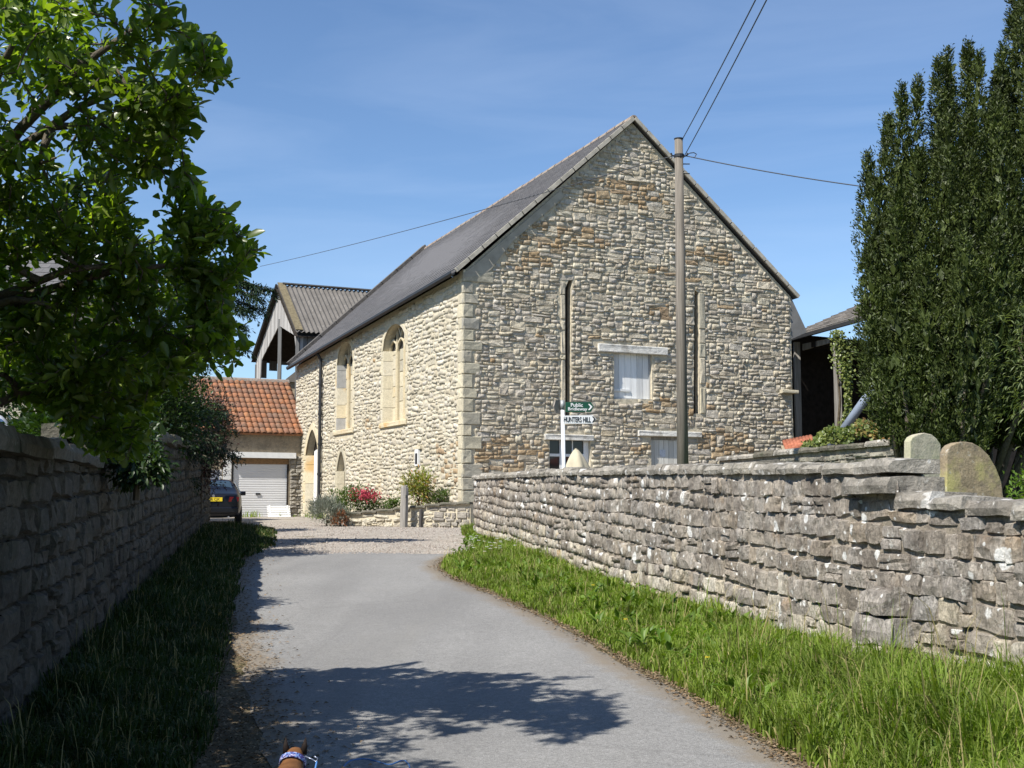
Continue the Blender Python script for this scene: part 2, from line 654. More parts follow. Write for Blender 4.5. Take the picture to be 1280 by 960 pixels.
def packed(rng, u0, u1, z0, z1, hr, wr, blocked, joint=0.02, du=0.04):
    """random rubble without courses: each stone drops into the lowest gap of the skyline"""
    n = int((u1 - u0) / du)
    sky_ = [z0 + rng.uniform(0, hr[1] * .8) for _ in range(n)]
    for i in range(1, n):
        if rng.random() < .8: sky_[i] = sky_[i - 1]
    res = []
    while True:
        i = min(range(n), key=sky_.__getitem__)
        zb = sky_[i]
        if zb >= z1: break
        a = b = i
        tol = .022
        while a > 0 and sky_[a - 1] < zb + tol: a -= 1
        while b < n - 1 and sky_[b + 1] < zb + tol: b += 1
        val = b - a + 1
        want = max(2, int(rng.uniform(*wr) * rng.choice((.5, .75, 1, 1, 1.3, 1.75)) / du))
        if val <= want + 2 or val - want < 3: w = val
        else:
            w = want
            if rng.random() < .5: a = b - w + 1
        w = min(w, int(wr[1] * 1.7 / du))
        base = max(sky_[a:a + w])
        h = rng.uniform(*hr) * (.8 if w * du < .2 else 1) * (1.45 if rng.random() < .10 else 1)
        # level up with a neighbour now and then, as masons do
        for nb_ in ((a - 1) if a > 0 else None, (a + w) if a + w < n else None):
            if nb_ is not None and abs(sky_[nb_] - base - h) < .05: h = sky_[nb_] - base
        h = max(h, .05)
        for k in range(a, a + w): sky_[k] = base + h
        x0, x1 = u0 + a * du, u0 + (a + w) * du
        ok = False
        for _ in range(6):
            if x1 - x0 < .09: break
            zc = (base + .01, base + h * .5, base + h - .01)
            bl = any(blocked(x0 + .01, q_) for q_ in zc); br = any(blocked(x1 - .01, q_) for q_ in zc); bc = any(blocked((x0 + x1) / 2, q_) for q_ in zc)
            if not (bl or br or bc): ok = True; break
            st = (x1 - x0) * .22
            if bl and not br: x0 += st
            elif br and not bl: x1 -= st
            else: break
        if ok: res.append(((x0 + x1) / 2, base + h / 2, x1 - x0 - joint * rng.uniform(.3, 1.5), h - joint * rng.uniform(.3, 1.5)))
    return res


def wall_sheet(plane, outer, holes, mat, name, parent, depth=0.35):
    """mortar face with openings and their reveals. outer, holes: lists of (u, z)"""
    loops = [[Vector((a, b, 0)) for a, b in outer]] + [[Vector((a, b, 0)) for a, b in h] for h in holes]
    tris = tessellate_polygon(loops)
    flat = [v for l in loops for v in l]
    mb = MB()
    mb.add([plane.P(v.x, v.y) for v in flat], [tuple(t) for t in tris])
    for h in holes:
        n = len(h)
        for i in range(n):
            a, b = h[i], h[(i + 1) % n]
            mb.quad(plane.P(*a), plane.P(*b), plane.P(*b, -depth), plane.P(*a, -depth))
    return mb.build(name, mat, parent)


def arch(u0, u1, z0, zs, zt, n=8, p=2.0):
    """outline of an arched opening, from bottom left anticlockwise; p<2 = more pointed"""
    c, a = (u0 + u1) / 2, (u1 - u0) / 2
    pts = [(u0, z0), (u1, z0)]
    for i in range(n * 2 + 1):
        x = 1 - i / n
        y = (1 - abs(x) ** p) ** (1 / p) if p >= 2 else (1 - abs(x) ** p) ** 0.8
        pts.append((c + a * x, zs + (zt - zs) * y))
    return pts


def in_poly(pts, x, y):
    r = False; n = len(pts)
    for i in range(n):
        x1, y1 = pts[i]; x2, y2 = pts[(i + 1) % n]
        if (y1 > y) != (y2 > y) and x < (x2 - x1) * (y - y1) / (y2 - y1) + x1: r = not r
    return r


def rough_block(rng, plane, u0, u1, z0, z1, out0, out1, mb, j=0.012):
    """squared stone with slightly uneven, chamfered faces"""
    b = min(0.02, (u1 - u0) * .15, (z1 - z0) * .15)
    q = lambda: rng.uniform(-j, j)
    a = [plane.P(u, z, out0) for u, z in ((u0, z0), (u1, z0), (u1, z1), (u0, z1))]
    c = [plane.P(u + q() * .5, z + q() * .5, out1 - b) for u, z in ((u0, z0), (u1, z0), (u1, z1), (u0, z1))]
    um, zm = (u0 + u1) / 2, (z0 + z1) / 2
    d = [plane.P(u + q() * .5, z + q() * .5, out1 + q()) for u, z in ((u0 + b, z0 + b), (um, z0 + b), (u1 - b, z0 + b), (u1 - b, zm), (u1 - b, z1 - b), (um, z1 - b), (u0 + b, z1 - b), (u0 + b, zm))]
    m = plane.P(um, zm, out1 + q())
    vs = a + c + d + [m]
    fs = [(0, 1, 5, 4), (1, 2, 6, 5), (2, 3, 7, 6), (3, 0, 4, 7),
          (4, 5, 10, 9, 8), (5, 6, 12, 11, 10), (6, 7, 14, 13, 12), (7, 4, 8, 15, 14)]
    fs += [(8 + i, 8 + (i + 1) % 8, 16) for i in range(8)]
    mb.add(vs, fs)


# ------------------------------------------------------------------ shared materials
GREYS = [(.30, .27, .22), (.40, .36, .29), (.46, .42, .34), (.34, .32, .29), (.52, .47, .37), (.38, .33, .25), (.44, .41, .36), (.33, .29, .23)]
M_GABLE = stone_mat('gable stone', [(.43, .37, .28), (.54, .475, .365), (.60, .53, .41), (.48, .435, .375), (.63, .565, .43), (.50, .42, .295), (.56, .51, .43), (.38, .325, .25), (.52, .47, .40)],
                    patch=(.44, .33, .19), patch_at=(.66, .80), patch_scale=1.1, lichen=.3, grime=.28, bump=.9, dark=(.27, .235, .18))
M_RUST = stone_mat('rust stone', [(.37, .26, .15), (.42, .32, .20), (.32, .23, .145), (.44, .36, .25)], grime=.4, bump=.8)
M_MORTAR = stone_mat('gable mortar', [(.53, .465, .345)], grime=.3, bump=.5)
M_PALE = stone_mat('pale stone', [(.47, .42, .325), (.55, .50, .395), (.44, .40, .315), (.58, .535, .44), (.49, .44, .335), (.41, .36, .27), (.53, .49, .42)],
                   patch=(.48, .34, .16), patch_at=(.66, .80), patch_scale=.7, grime=.18, bump=.7)
M_PALEMORTAR = stone_mat('pale mortar', [(.54, .48, .355)], grime=.18, bump=.4)
M_DRESSED = stone_mat('dressed limestone', [(.52, .46, .33), (.58, .52, .38), (.47, .42, .31), (.54, .49, .38)], grime=.15, bump=.25, patch=(.55, .38, .17), patch_at=(.62, .78), patch_scale=1.4)
M_DRESSED2 = stone_mat('grey dressed stone', [(.36, .33, .26), (.42, .39, .30), (.46, .41, .30), (.33, .31, .26)], grime=.15, bump=.3)
M_TRACERY = stone_mat('tracery stone', [(.60, .52, .36), (.54, .46, .31), (.64, .57, .42)], grime=.12, bump=.2, patch=(.52, .33, .13), patch_at=(.58, .72), patch_scale=1.1)
M_WALL = stone_mat('weathered wall stone', [(.27, .235, .195), (.335, .295, .245), (.31, .28, .245), (.37, .33, .28), (.29, .255, .215), (.34, .285, .22), (.33, .31, .285)],
                   lichen=.75, grime=.35, bump=1.0, dark=(.135, .115, .095), patch=(.38, .26, .15), patch_at=(.62, .76), patch_scale=1.7, spots=.9, bscale=30, vert=True)
M_WALLPALE = stone_mat('bleached wall stone', [(.47, .42, .335), (.54, .495, .41), (.43, .38, .30), (.50, .44, .335)], lichen=.6, grime=.3, bump=1.0, bscale=30, vert=True, dark=(.26, .22, .17),
                       patch=(.50, .33, .13), patch_at=(.62, .74), patch_scale=2.1)
M_WALLMORTAR = stone_mat('wall mortar', [(.36, .31, .24)], grime=.45, bump=1.0, lichen=.4, dark=(.20, .17, .14))
M_COPING = stone_mat('wall coping', [(.28, .255, .21), (.33, .305, .26), (.25, .225, .19)], lichen=.8, grime=.35, bump=.9, dark=(.13, .12, .10), spots=.5)
M_SHADEWALL = stone_mat('lane wall stone', [(.105, .094, .076), (.13, .115, .09), (.088, .08, .066), (.12, .11, .092)], lichen=.12, grime=.35, bump=.9, dark=(.08, .08, .06))  # lane wall stone, mortar and coping darkened: shade put into the colour
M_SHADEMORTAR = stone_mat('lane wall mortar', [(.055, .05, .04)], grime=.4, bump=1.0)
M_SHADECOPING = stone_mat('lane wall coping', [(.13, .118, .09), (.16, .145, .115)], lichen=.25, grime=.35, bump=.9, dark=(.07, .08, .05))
M_WHITEPAINT = plain('white paint', (.78, .78, .76), .55, .3, .06)
M_WHITEWOOD = wood_mat('weathered white boards', (.72, .72, .70), .7, 'z', .12)
M_OLDWOOD = wood_mat('silvered timber', (.30, .28, .25), .85, 'z', .4)
M_POLE = wood_mat('pole timber', (.165, .145, .12), .85, 'z', .35)
M_BLACK = plain('black iron', (.025, .026, .028), .5, .4, .2)
M_GLASS = plain('dark glass', (.015, .018, .022), .06, .5, .1)
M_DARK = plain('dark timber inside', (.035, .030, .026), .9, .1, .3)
M_SLATE = stone_mat('roof slate', [(.116, .113, .116), (.130, .126, .127), (.106, .104, .108), (.140, .134, .134)], grime=.12, bump=.2, bscale=14)
# ------------------------------------------------------------------ the stone hall
GD = Vector((.9018, .4321, 0)).normalized()          # along the gable, to the right and away
GN = Vector((GD.y, -GD.x, 0))                         # gable faces this way
LN = -GD                                              # long wall faces this way
C0 = at(578, 600, 35.5); C0.z = 0
GP = Plane(C0, GD, GN)
gw = GP.hit(990, 470)[0]                              # gable width
LP0 = Plane(C0, GN, LN)                               # long wall; u = 0 at the near corner, negative away
HL = -LP0.hit(370, 500)[0]                            # length
LP = Plane(C0 - GN * HL, GN, LN)                      # local x 0 far .. HL near


def L_(px, py): return LP.hit(px, py)
def G_(px, py): return GP.hit(px, py)


zEl = G_(578, 337)[1]; zEr = G_(990, 369)[1]
uA, zA = G_(790, 149)
zEf = L_(371, 457)[1]
ridge_far = C0 + GD * uA - GN * HL
ridge_far.z = at(530, 311, ridge_far.y).z
HBASE = 0.75

hall = thing('stone_hall', 'tall rubble stone hall with steep grey slate roof and broad windowless gable', 'hall', (C0.x, C0.y, gz(C0.x, C0.y)))

# openings in the gable: outline lists
g_slit1 = [G_(706.5, 520), G_(713, 520), G_(714, 362), G_(716, 349), G_(711, 350), G_(706.5, 360)]
g_slit1 = [(u, z) for u, z in g_slit1]
g_slit2 = [G_(867, 517), G_(874, 517), G_(873.5, 366), G_(868, 362)]
g_shut = [G_(767.5, 499), G_(815, 499), G_(815, 442), G_(767.5, 440)]
zw = G_(712, 548)[1]
g_win = [(G_(687, 570)[0], HBASE + 1.35), (G_(738, 570)[0], HBASE + 1.35), (G_(738, 570)[0], zw), (G_(687, 570)[0], zw)]
zd = G_(834, 546)[1]
g_door = [(G_(814, 570)[0], HBASE + .4), (G_(856, 570)[0], HBASE + .4), (G_(856, 570)[0], zd), (G_(814, 570)[0], zd)]
g_holes = [g_slit1, g_slit2, g_shut, g_win, g_door]
g_outer = [(0, 0.3), (gw, 0.3), (gw, zEr - .05), (uA, zA - .12), (0, zEl - .05)]
gable = wall_sheet(GP, g_outer, g_holes, M_MORTAR, 'gable_wall', hall, 0.3)

# openings in the long wall
def LA(pxl, pxr, pyt, pyb, spring, p, n=8):
    c = (pxl + pxr) / 2
    u0 = L_(pxl, (pyt + pyb) / 2)[0]; u1 = L_(pxr, (pyt + pyb) / 2)[0]
    zt, z0 = L_(c, pyt)[1], L_(c, pyb)[1]
    return (u0, u1, z0, z0 + (zt - z0) * spring, zt, n, p)


w_near = LA(478.5, 507, 405.5, 527, .76, 2.0)
w_far = LA(421, 441, 427.5, 537, .76, 2.0)
w_lan = LA(421, 431.5, 564, 625, .60, 1.5)
w_door = LA(382, 398, 537, 642, .70, 1.6)
l_holes = [arch(*w) for w in (w_near, w_far, w_lan, w_door)]
for h, w in zip(l_holes[2:], (w_lan, w_door)):
    pass
l_outer = [(0, 0.3), (HL, 0.3), (HL, zEl - .05), (0, zEf - .05)]
side = wall_sheet(LP, l_outer, l_holes, M_PALEMORTAR, 'side_wall', hall, 0.34)
mb = MB()
# far gable and right-hand wall close the building
B = C0 - GN * HL
z_er_far = zEf + (zEr - zEl)
mb.add([B + Vector((0, 0, .3)), B + GD * gw + Vector((0, 0, .3)), Vector((*(B + GD * gw).xy, z_er_far)), Vector((*ridge_far.xy, ridge_far.z - .1)), Vector((*B.xy, zEf - .05))], [(0, 1, 2, 3, 4)])
q = C0 + GD * gw
mb.quad(Vector((q.x, q.y, .3)), Vector((*(B + GD * gw).xy, .3)), Vector((*(B + GD * gw).xy, z_er_far)), Vector((q.x, q.y, zEr - .05)))
mb.build('rear_wall', M_MORTAR, hall)

# render fillet under the left verge, and the quoins
rng = random.Random(11)
fil = [G_(580, 341), G_(592, 332), G_(700, 238), G_(705, 246), G_(640, 302), G_(612, 338), G_(600, 345), G_(580, 347)]
M_RENDER = plain('cement render', (.36, .33, .27), .9, .15, .2, 3.0, .3)
mb = MB(); mb.prism([GP.P(u, z, .005) for u, z in fil], GN * .05); mb.build('cement_fillet', M_RENDER, hall, recalc=True)

quoin_top = zEl - .25
z = HBASE; k = 0
while z < quoin_top:
    h = rng.uniform(.27, .42)
    a, b = (rng.uniform(.42, .62), rng.uniform(.24, .32)) if k % 2 else (rng.uniform(.26, .36), rng.uniform(.36, .48))
    if z + h > quoin_top - .05: a, h = .95, .36
    mq = MB()
    rough_block(rng, GP, -.02, a, z + .012, z + h - .012, -.05, .045, mq)
    o = mq.build('quoin', M_DRESSED2, gable)
    mq = MB()
    rough_block(rng, LP, HL - b, HL + .043, z + .014, z + h - .014, -.05, .019, mq)
    mq.build('quoin', M_DRESSED, side)
    z += h; k += 1

# stones of both walls
V_GABLE = stone_variants('stone', M_GABLE, 20, 1, jit=.09, rough=.34)
V_RUST = stone_variants('stone', M_RUST, 8, 2, jit=.09, rough=.34)
V_PALE = stone_variants('stone', M_PALE, 20, 3, jit=.13, rough=.36)
V_PALE_RUST = stone_variants('stone', M_RUST, 5, 4, jit=.08)


def gable_top(u):
    return zEl + (zA - zEl) * u / uA if u < uA else zA + (zEr - zA) * (u - uA) / (gw - uA)


g_lint = [(G_(747, 430), G_(833, 444)), (G_(680, 542), G_(741, 549)), (G_(797, 538), G_(876, 547))]
g_jambs = [(G_(700, 500)[0], G_(706.5, 500)[0], G_(703, 520)[1], G_(703, 352)[1]), (G_(874, 500)[0], G_(882, 500)[0], G_(878, 517)[1], G_(878, 366)[1])]


def g_block(u, z):
    if z > gable_top(u) - .14: return True
    if u < .36 and z < quoin_top + .02: return True
    if in_poly(fil, u, z): return True
    for h in g_holes:
        if in_poly(h, u, z): return True
    for (a, b), (c, d) in g_lint:
        if a - .02 < u < c + .02 and min(b, d) - .02 < z < max(b, d) + .02: return True
    for a, c, b, d in g_jambs:
        if a < u < c and b < z < d: return True
    return False


# rust coloured groups seen on the gable (wall coordinates)
rust_g = [(G_(a, b), r) for a, b, r in ((640, 300, .7), (690, 298, .75), (727, 300, .6), (655, 325, .6), (760, 240, .8), (800, 245, .7), (615, 585, .8), (840, 345, .5), (880, 320, .7), (910, 555, .8), (640, 560, .7), (605, 568, .6), (815, 560, .5), (830, 390, .4), (825, 505, .45))]
stones = []
hid = lambda x, y: y > 592
for u, z, w, h in packed(rng, .02, gw - .02, HBASE + .2, zA, (.09, .19), (.17, .48), g_block, .016):
    near_r = any((abs(u - a) / 1.6) ** 2 + ((z - b) / .55) ** 2 < r * r for (a, b), r in rust_g)
    pool = V_RUST if (near_r and rng.random() < .66) or rng.random() < .012 else V_GABLE
    c = GP.P(u, z, -.004)
    stones.append((frame_mtx(c, GD, GN, w, rng.uniform(.016, .05), h, roll=rng.uniform(-.09, .09)), rng.choice(pool), gable, seen_size(c, w, h, GN, hid)))

win_rects = [(w[0] - .14, w[1] + .14, w[2] - .16, w[4] + .16) for w in (w_near, w_far)] + [(w_lan[0] - .12, w_lan[1] + .06, w_lan[2], w_lan[4] + .1), (w_door[0] - .22, w_door[1] + .1, w_door[2], w_door[4] + .2)]


def side_top(u): return zEf + (zEl - zEf) * u / HL


def l_block(u, z):
    if z > side_top(u) - .12: return True
    if u > HL - .30 and z < quoin_top: return True
    for (a, b, c, d), h, w in zip(win_rects, l_holes, (w_near, w_far, w_lan, w_door)):
        if a < u < b and c < z < d:
            if z < w[3]: return True
            m, r = (w[0] + w[1]) / 2, (w[1] - w[0]) / 2 + .14
            x = (u - m) / r
            if abs(x) < 1 and z < w[3] + (d - w[3]) * (1 - abs(x) ** w[6]) ** (1 / 2.0): return True
    return False


rust_l = [(L_(a, b), r) for a, b, r in ((565, 575, .9), (556, 560, .6), (545, 610, .4), (470, 452, .4), (570, 590, .8), (462, 530, .4))]
for u, z, w, h in packed(rng, .02, HL - .02, HBASE + .1, zEl, (.085, .20), (.13, .40), l_block, .022):
    near_r = any((abs(u - a)) ** 2 + ((z - b) / .6) ** 2 < r * r for (a, b), r in rust_l)
    pool = V_PALE_RUST if (near_r and rng.random() < .45) else V_PALE
    c = LP.P(u, z, -.006)
    stones.append((frame_mtx(c, GN, LN, w, rng.uniform(.010, .042), h, roll=rng.uniform(-.24, .18)), rng.choice(pool), side, seen_size(c, w, h, LN)))
place_stones(stones)

M_JAMB = stone_mat('gable jamb stone', [(.46, .41, .31), (.52, .46, .35), (.42, .38, .30)], grime=.2, bump=.4)
# gable details -------------------------------------------------------
mb = MB(); mb.prism([GP.P(*G_(x, y), -.24) for x, y in ((703, 522), (716, 522), (718, 345), (703, 345))], -GN * .03)
mb.build('slit_back', M_DARK, gable)
mb = MB(); mb.prism([GP.P(*G_(x, y), -.24) for x, y in ((864, 520), (878, 520), (876, 358), (864, 358))], -GN * .03)
mb.build('slit_back', M_DARK, gable)
for pxa, pxb, pya, pyb, nb in ((701, 706.3, 352, 520, 7), (874.2, 880.5, 366, 517, 6)):
    ua, ub = G_(pxa, (pya + pyb) / 2)[0], G_(pxb, (pya + pyb) / 2)[0]
    zt, zb = G_(pxa, pya)[1], G_(pxa, pyb)[1]
    cuts = [0] + sorted(rng.uniform(.08, .92) for _ in range(nb - 1)) + [1]
    for a, b in zip(cuts[:-1], cuts[1:]):
        if b - a < .03: continue
        mq = MB(); e = rng.uniform(-.05, .05)
        rough_block(rng, GP, ua - (max(e, 0) if pxa < 800 else 0), ub + (max(e, 0) if pxa > 800 else 0), zb + (zt - zb) * a + .01, zb + (zt - zb) * b - .01, -.04, .03, mq)
        mq.build('jamb_stone', rng.choice((M_DRESSED2, M_JAMB)), gable)
M_LINTEL = stone_mat('whitened lintel', [(.62, .60, .55)], grime=.2, bump=.4, dark=(.34, .32, .28))
for (a, c, sl) in ((G_(747, 429.5), G_(833.5, 442.5), .06), (G_(680, 542.5), G_(741, 549), .02), (G_(797, 538), G_(876, 546.5), .02)):
    u0, u1, z1, z0 = a[0], c[0], a[1], c[1]
    h = .24 if sl > .03 else .17
    mq = MB(); rough_block(rng, GP, u0, u1, a[1] - h, a[1], -.05, .085, mq)
    lo = mq.build('lintel', M_LINTEL, gable)

# white boarded shutter
us0, zs0 = G_(767.5, 499); us1, zs1 = G_(815, 441)
shutter = MB().prism([GP.P(u, z, -.16) for u, z in ((us0, zs0), (us1, zs0), (us1, zs1 + .03), (us0, zs1 + .03))], -GN * .03).build('shutter', M_WHITEWOOD, gable)
nb = 6
for i in range(nb):
    a, b = us0 + .05 + (us1 - us0 - .1) * i / nb, us0 + .05 + (us1 - us0 - .1) * (i + 1) / nb
    MB().prism([GP.P(u, z, -.158) for u, z in ((a + .006, zs0 + .06), (b - .006, zs0 + .06), (b - .006, zs1 - .02), (a + .006, zs1 - .02))], GN * (.022 + .006 * rng.random())).build('board', M_WHITEWOOD, shutter)
MB().prism([GP.P(u, z, -.128) for u, z in ((us0 + .06, zs0 + .26), (us0 + .62, zs0 + .26), (us0 + .62, zs0 + .33), (us0 + .06, zs0 + .33))], GN * .03).build('ledge', M_WHITEWOOD, shutter)
M_GREYFRAME = wood_mat('grey painted frame', (.40, .40, .39), .7)
fr = MB()
for a, b, c, d in ((us0, us0 + .05, zs0, zs1), (us1 - .05, us1, zs0, zs1), (us0, us1, zs0, zs0 + .05)):
    fr.prism([GP.P(u, z, -.157) for u, z in ((a, c), (b, c), (b, d), (a, d))], GN * .06)
fr.build('frame', M_GREYFRAME, gable)

# white casement at the foot of the gable
uw0, uw1, zw0, zw1 = g_win[0][0], g_win[1][0], g_win[0][1], g_win[2][1]
win = MB().prism([GP.P(u, z, -.20) for u, z in ((uw0, zw0), (uw1, zw0), (uw1, zw1 + .02), (uw0, zw1 + .02))], -GN * .03).build('window', M_DARK, gable)
fr = MB(); t = .055
ztr = G_(712, 568.5)[1]
uc = [uw0, G_(704, 560)[0], G_(718.5, 560)[0], G_(731, 560)[0], uw1]
for a, b, c, d, o_ in ((uw0, uw0 + t, zw0, zw1, .07), (uw1 - .16, uw1, zw0, zw1, .07), (uw0, uw1, zw1 - t, zw1, .072), (uw0, uw1, ztr - .05, ztr + .03, .068),
                      (uc[1] - .05, uc[1] + .05, zw0, zw1, .066), (uc[2] - .015, uc[2] + .015, ztr, zw1, .05), (uw0, uw1, zw0, zw0 + .07, .073)):
    fr.prism([GP.P(u, z, -.19) for u, z in ((a, c), (b, c), (b, d), (a, d))], GN * o_)
fr.build('frame', M_WHITEPAINT, win)
for a, b in ((uw0 + t, uc[1] - .05), (uc[1] + .05, uc[2] - .015), (uc[2] + .015, uw1 - .16)):
    MB().prism([GP.P(u, z, -.165) for u, z in ((a, ztr + .03), (b, ztr + .03), (b, zw1 - t), (a, zw1 - t))], -GN * .01).build('pane', M_GLASS, win)
for a, b in ((uw0 + t, uc[1] - .05), (uc[1] + .05, uw1 - .16)):
    MB().prism([GP.P(u, z, -.165) for u, z in ((a, zw0 + .07), (b, zw0 + .07), (b, ztr - .05), (a, ztr - .05))], -GN * .01).build('pane', M_GLASS, win)

# pale boarded door below right
ud0, ud1, zd0, zd1 = g_door[0][0], g_door[1][0], g_door[0][1], g_door[2][1]
M_CREAMWOOD = wood_mat('cream boards', (.58, .56, .50), .75, 'z', .14)
dr = MB().prism([GP.P(u, z, -.13) for u, z in ((ud0, zd0), (ud1, zd0), (ud1, zd1 + .02), (ud0, zd1 + .02))], -GN * .03).build('boarded_door', M_CREAMWOOD, gable)
for i in range(7):
    a, b = ud0 + (ud1 - ud0) * i / 7, ud0 + (ud1 - ud0) * (i + 1) / 7
    MB().prism([GP.P(u, z, -.127) for u, z in ((a + .007, zd0), (b - .007, zd0), (b - .007, zd1 - .10), (a + .007, zd1 - .10))], GN * .022).build('board', M_CREAMWOOD, dr)
MB().prism([GP.P(u, z, -.127) for u, z in ((ud0, zd1 - .09), (ud1, zd1 - .09), (ud1, zd1), (ud0, zd1))], GN * .05).build('head_rail', M_OLDWOOD, dr)
a, b = G_(827, 562), G_(834, 571)
MB().prism([GP.P(u, z, -.104) for u, z in ((a[0], b[1]), (b[0], b[1]), (b[0], a[1]), (a[0], a[1]))], GN * .008).build('notice', plain('notice paper', (.55, .57, .60), .6, .2, .2, 20), dr)
# ledge stone sticking out at the right-hand corner
a, b = G_(974, 488), G_(995, 492.5)
mq = MB(); rough_block(rng, GP, a[0], b[0], b[1], a[1] + .02, -.05, .16, mq); mq.build('ledge_stone', M_DRESSED2, gable)

# traceried windows in the long wall ---------------------------------------
def ring(plane, w, width, out, mat, parent, nseg, name='voussoir', jambs=5, right=True):
    u0, u1, z0, zs, zt, n, p = w
    outer = arch(u0 - width, u1 + width, z0, zs, zt + width, n, p)[2:]
    inner = arch(u0, u1, z0, zs, zt, n, p)[2:]
    m = len(inner) - 1
    for k in range(nseg):
        i0, i1 = k * m // nseg, (k + 1) * m // nseg
        pts = [plane.P(*inner[i]) for i in range(i0, i1 + 1)] + [plane.P(*outer[i]) for i in range(i1, i0 - 1, -1)]
        MB().prism([q_ + plane.n * -.05 for q_ in pts], plane.n * (.05 + out + rng.uniform(0, .008))).build(name, mat, parent, recalc=True)
    for sgn in ((-1, 1) if right else (-1,)):
        z = z0
        while z < zs - .05:
            h = min(rng.uniform(.32, .62), zs - z)
            a = (u0 - width * rng.choice((1, 1.5)), u0) if sgn < 0 else (u1, u1 + width * rng.choice((.9, 1.3)))
            mq = MB(); rough_block(rng, plane, a[0], a[1], z + .006, z + h - .006, -.05, out + rng.uniform(0, .01), mq, .004)
            mq.build('jamb_stone', mat, parent)
            z += h


M_LEADED = plain('dark leaded light', (.055, .052, .05), .4, .3, .3, 12)


M_BLUESTONE = stone_mat('blue grey block', [(.27, .27, .26), (.33, .32, .30)], grime=.15, bump=.2)


def reveal(w, depth, mats, parent, name='reveal_stone', splay=.14):
    """squared stones lining the far side of an opening"""
    u0, u1, z0, zs, zt, n, p = w
    z = z0
    while z < zs - .05:
        h = min(rng.uniform(.35, .75), zs - z)
        MB().prism([LP.P(u0 - .01, z + .006, .004), LP.P(u0 + .03, z + .006, -.01), LP.P(u0 + .03 + splay, z + .006, -depth), LP.P(u0 - .01, z + .006, -depth)], Vector((0, 0, h - .012))).build(name, rng.choice(mats), parent, recalc=True)
        z += h


def tracery_window(w):
    u0, u1, z0, zs, zt, n, p = w
    ww = u1 - u0
    back = MB().prism([LP.P(u, z, -.335) for u, z in arch(u0 - .02, u1 + .02, z0 - .02, zs, zt + .02, n, p)], -LN * .04).build('window', M_LEADED, side, recalc=True)
    ring(LP, w, .13, .012, M_DRESSED, side, 9)
    # infill blocks between the mullions
    for li in range(3):
        a, b = u0 + ww * li / 3, u0 + ww * (li + 1) / 3
        z = z0
        while z < zs - .1:
            h = min(rng.uniform(.35, .7), zs - z)
            mq = MB(); rough_block(rng, LP, a + .085, b - .085, z + .005, z + h - .005, -.33, -.30, mq, .004)
            mq.build('infill_block', rng.choice((M_TRACERY, M_DRESSED, M_DRESSED2, M_DRESSED)), back)
            z += h
    # mullions and branching heads
    for k in (1, 2):
        um = u0 + ww * k / 3
        MB().prism([LP.P(um + a, z0, b) for a, b in ((-.055, -.33), (.055, -.33), (.05, -.24), (.02, -.19), (-.02, -.19), (-.05, -.24))], Vector((0, 0, zs - z0))).build('mullion', M_TRACERY, back, recalc=True)
    tr = MB()
    ha = (zt - zs)
    for li in range(3):
        a, b = u0 + ww * li / 3, u0 + ww * (li + 1) / 3
        m_ = (a + b) / 2
        zr = zs - .05
        pts_l = [(a, zr - .1), (a + (m_ - a) * .25, zr + ha * .32), (m_, zr + ha * .52)]
        pts_r = [(b, zr - .1), (b + (m_ - b) * .25, zr + ha * .32), (m_, zr + ha * .52)]
        for pp in (pts_l, pts_r):
            for q0, q1 in zip(pp[:-1], pp[1:]):
                tr.bar(LP.P(*q0, -.25), LP.P(*q1, -.25), .06, .06, LN)
    for k in (1, 2):
        um = u0 + ww * k / 3
        top = zs + ha * (.80 if True else 1)
        tr.bar(LP.P(um, zs - .05, -.25), LP.P(um, top, -.25), .055, .061, LN)
    mdl = (u0 + u1) / 2
    tr.bar(LP.P(mdl, zs + ha * .5, -.25), LP.P(mdl - ww * .10, zt - .03, -.25), .05, .059, LN)
    tr.bar(LP.P(mdl, zs + ha * .5, -.25), LP.P(mdl + ww * .10, zt - .03, -.25), .05, .057, LN)
    tr.build('tracery', M_TRACERY, back)
    reveal(w, .30, (M_TRACERY, M_DRESSED, M_DRESSED2, M_BLUESTONE, M_DRESSED), side)
    mq = MB(); rough_block(rng, LP, u0 - .2, u1 + .2, z0 - .16, z0 + .005, -.2, .07, mq, .006); mq.build('sill', M_TRACERY, back)


tracery_window(w_near); tracery_window(w_far)
# lancet and arched doorway
ring(LP, w_lan, .16, .012, M_DRESSED2, side, 4)
ln = MB().prism([LP.P(u, z, -.26) for u, z in arch(w_lan[0], w_lan[1], w_lan[2], w_lan[3], w_lan[4], 8, 1.5)], -LN * .03).build('lancet', M_DRESSED2, side, recalc=True)
MB().prism([LP.P(u, z, -.25) for u, z in ((w_lan[1] - .20, w_lan[2]), (w_lan[1] - .02, w_lan[2]), (w_lan[1] - .02, w_lan[3] - .1), (w_lan[1] - .20, w_lan[3] + .1))], LN * .05).build('frame', M_WHITEPAINT, ln)
ring(LP, w_door, .26, .02, M_TRACERY, side, 5)
reveal(w_door, .26, (M_TRACERY, M_DRESSED), side, splay=.26)
reveal(w_lan, .24, (M_DRESSED2, M_BLUESTONE), side)
dd = MB().prism([LP.P(u, z, -.30) for u, z in arch(w_door[0], w_door[1], w_door[2], w_door[3], w_door[4], 8, 1.6)], -LN * .04).build('door', M_DARK, side, recalc=True)
u1 = w_door[1]
MB().prism([LP.P(u, w_door[2], o_) for u, o_ in ((u1 - .22, -.28), (u1 - .02, -.28), (u1 - .02, .02), (u1 - .22, -.04))], Vector((0, 0, L_(397, 560)[1] - w_door[2]))).build('open_leaf', M_WHITEPAINT, dd, recalc=True)
ua_, ub_ = L_(394.8, 600)[0], L_(398.2, 600)[0]
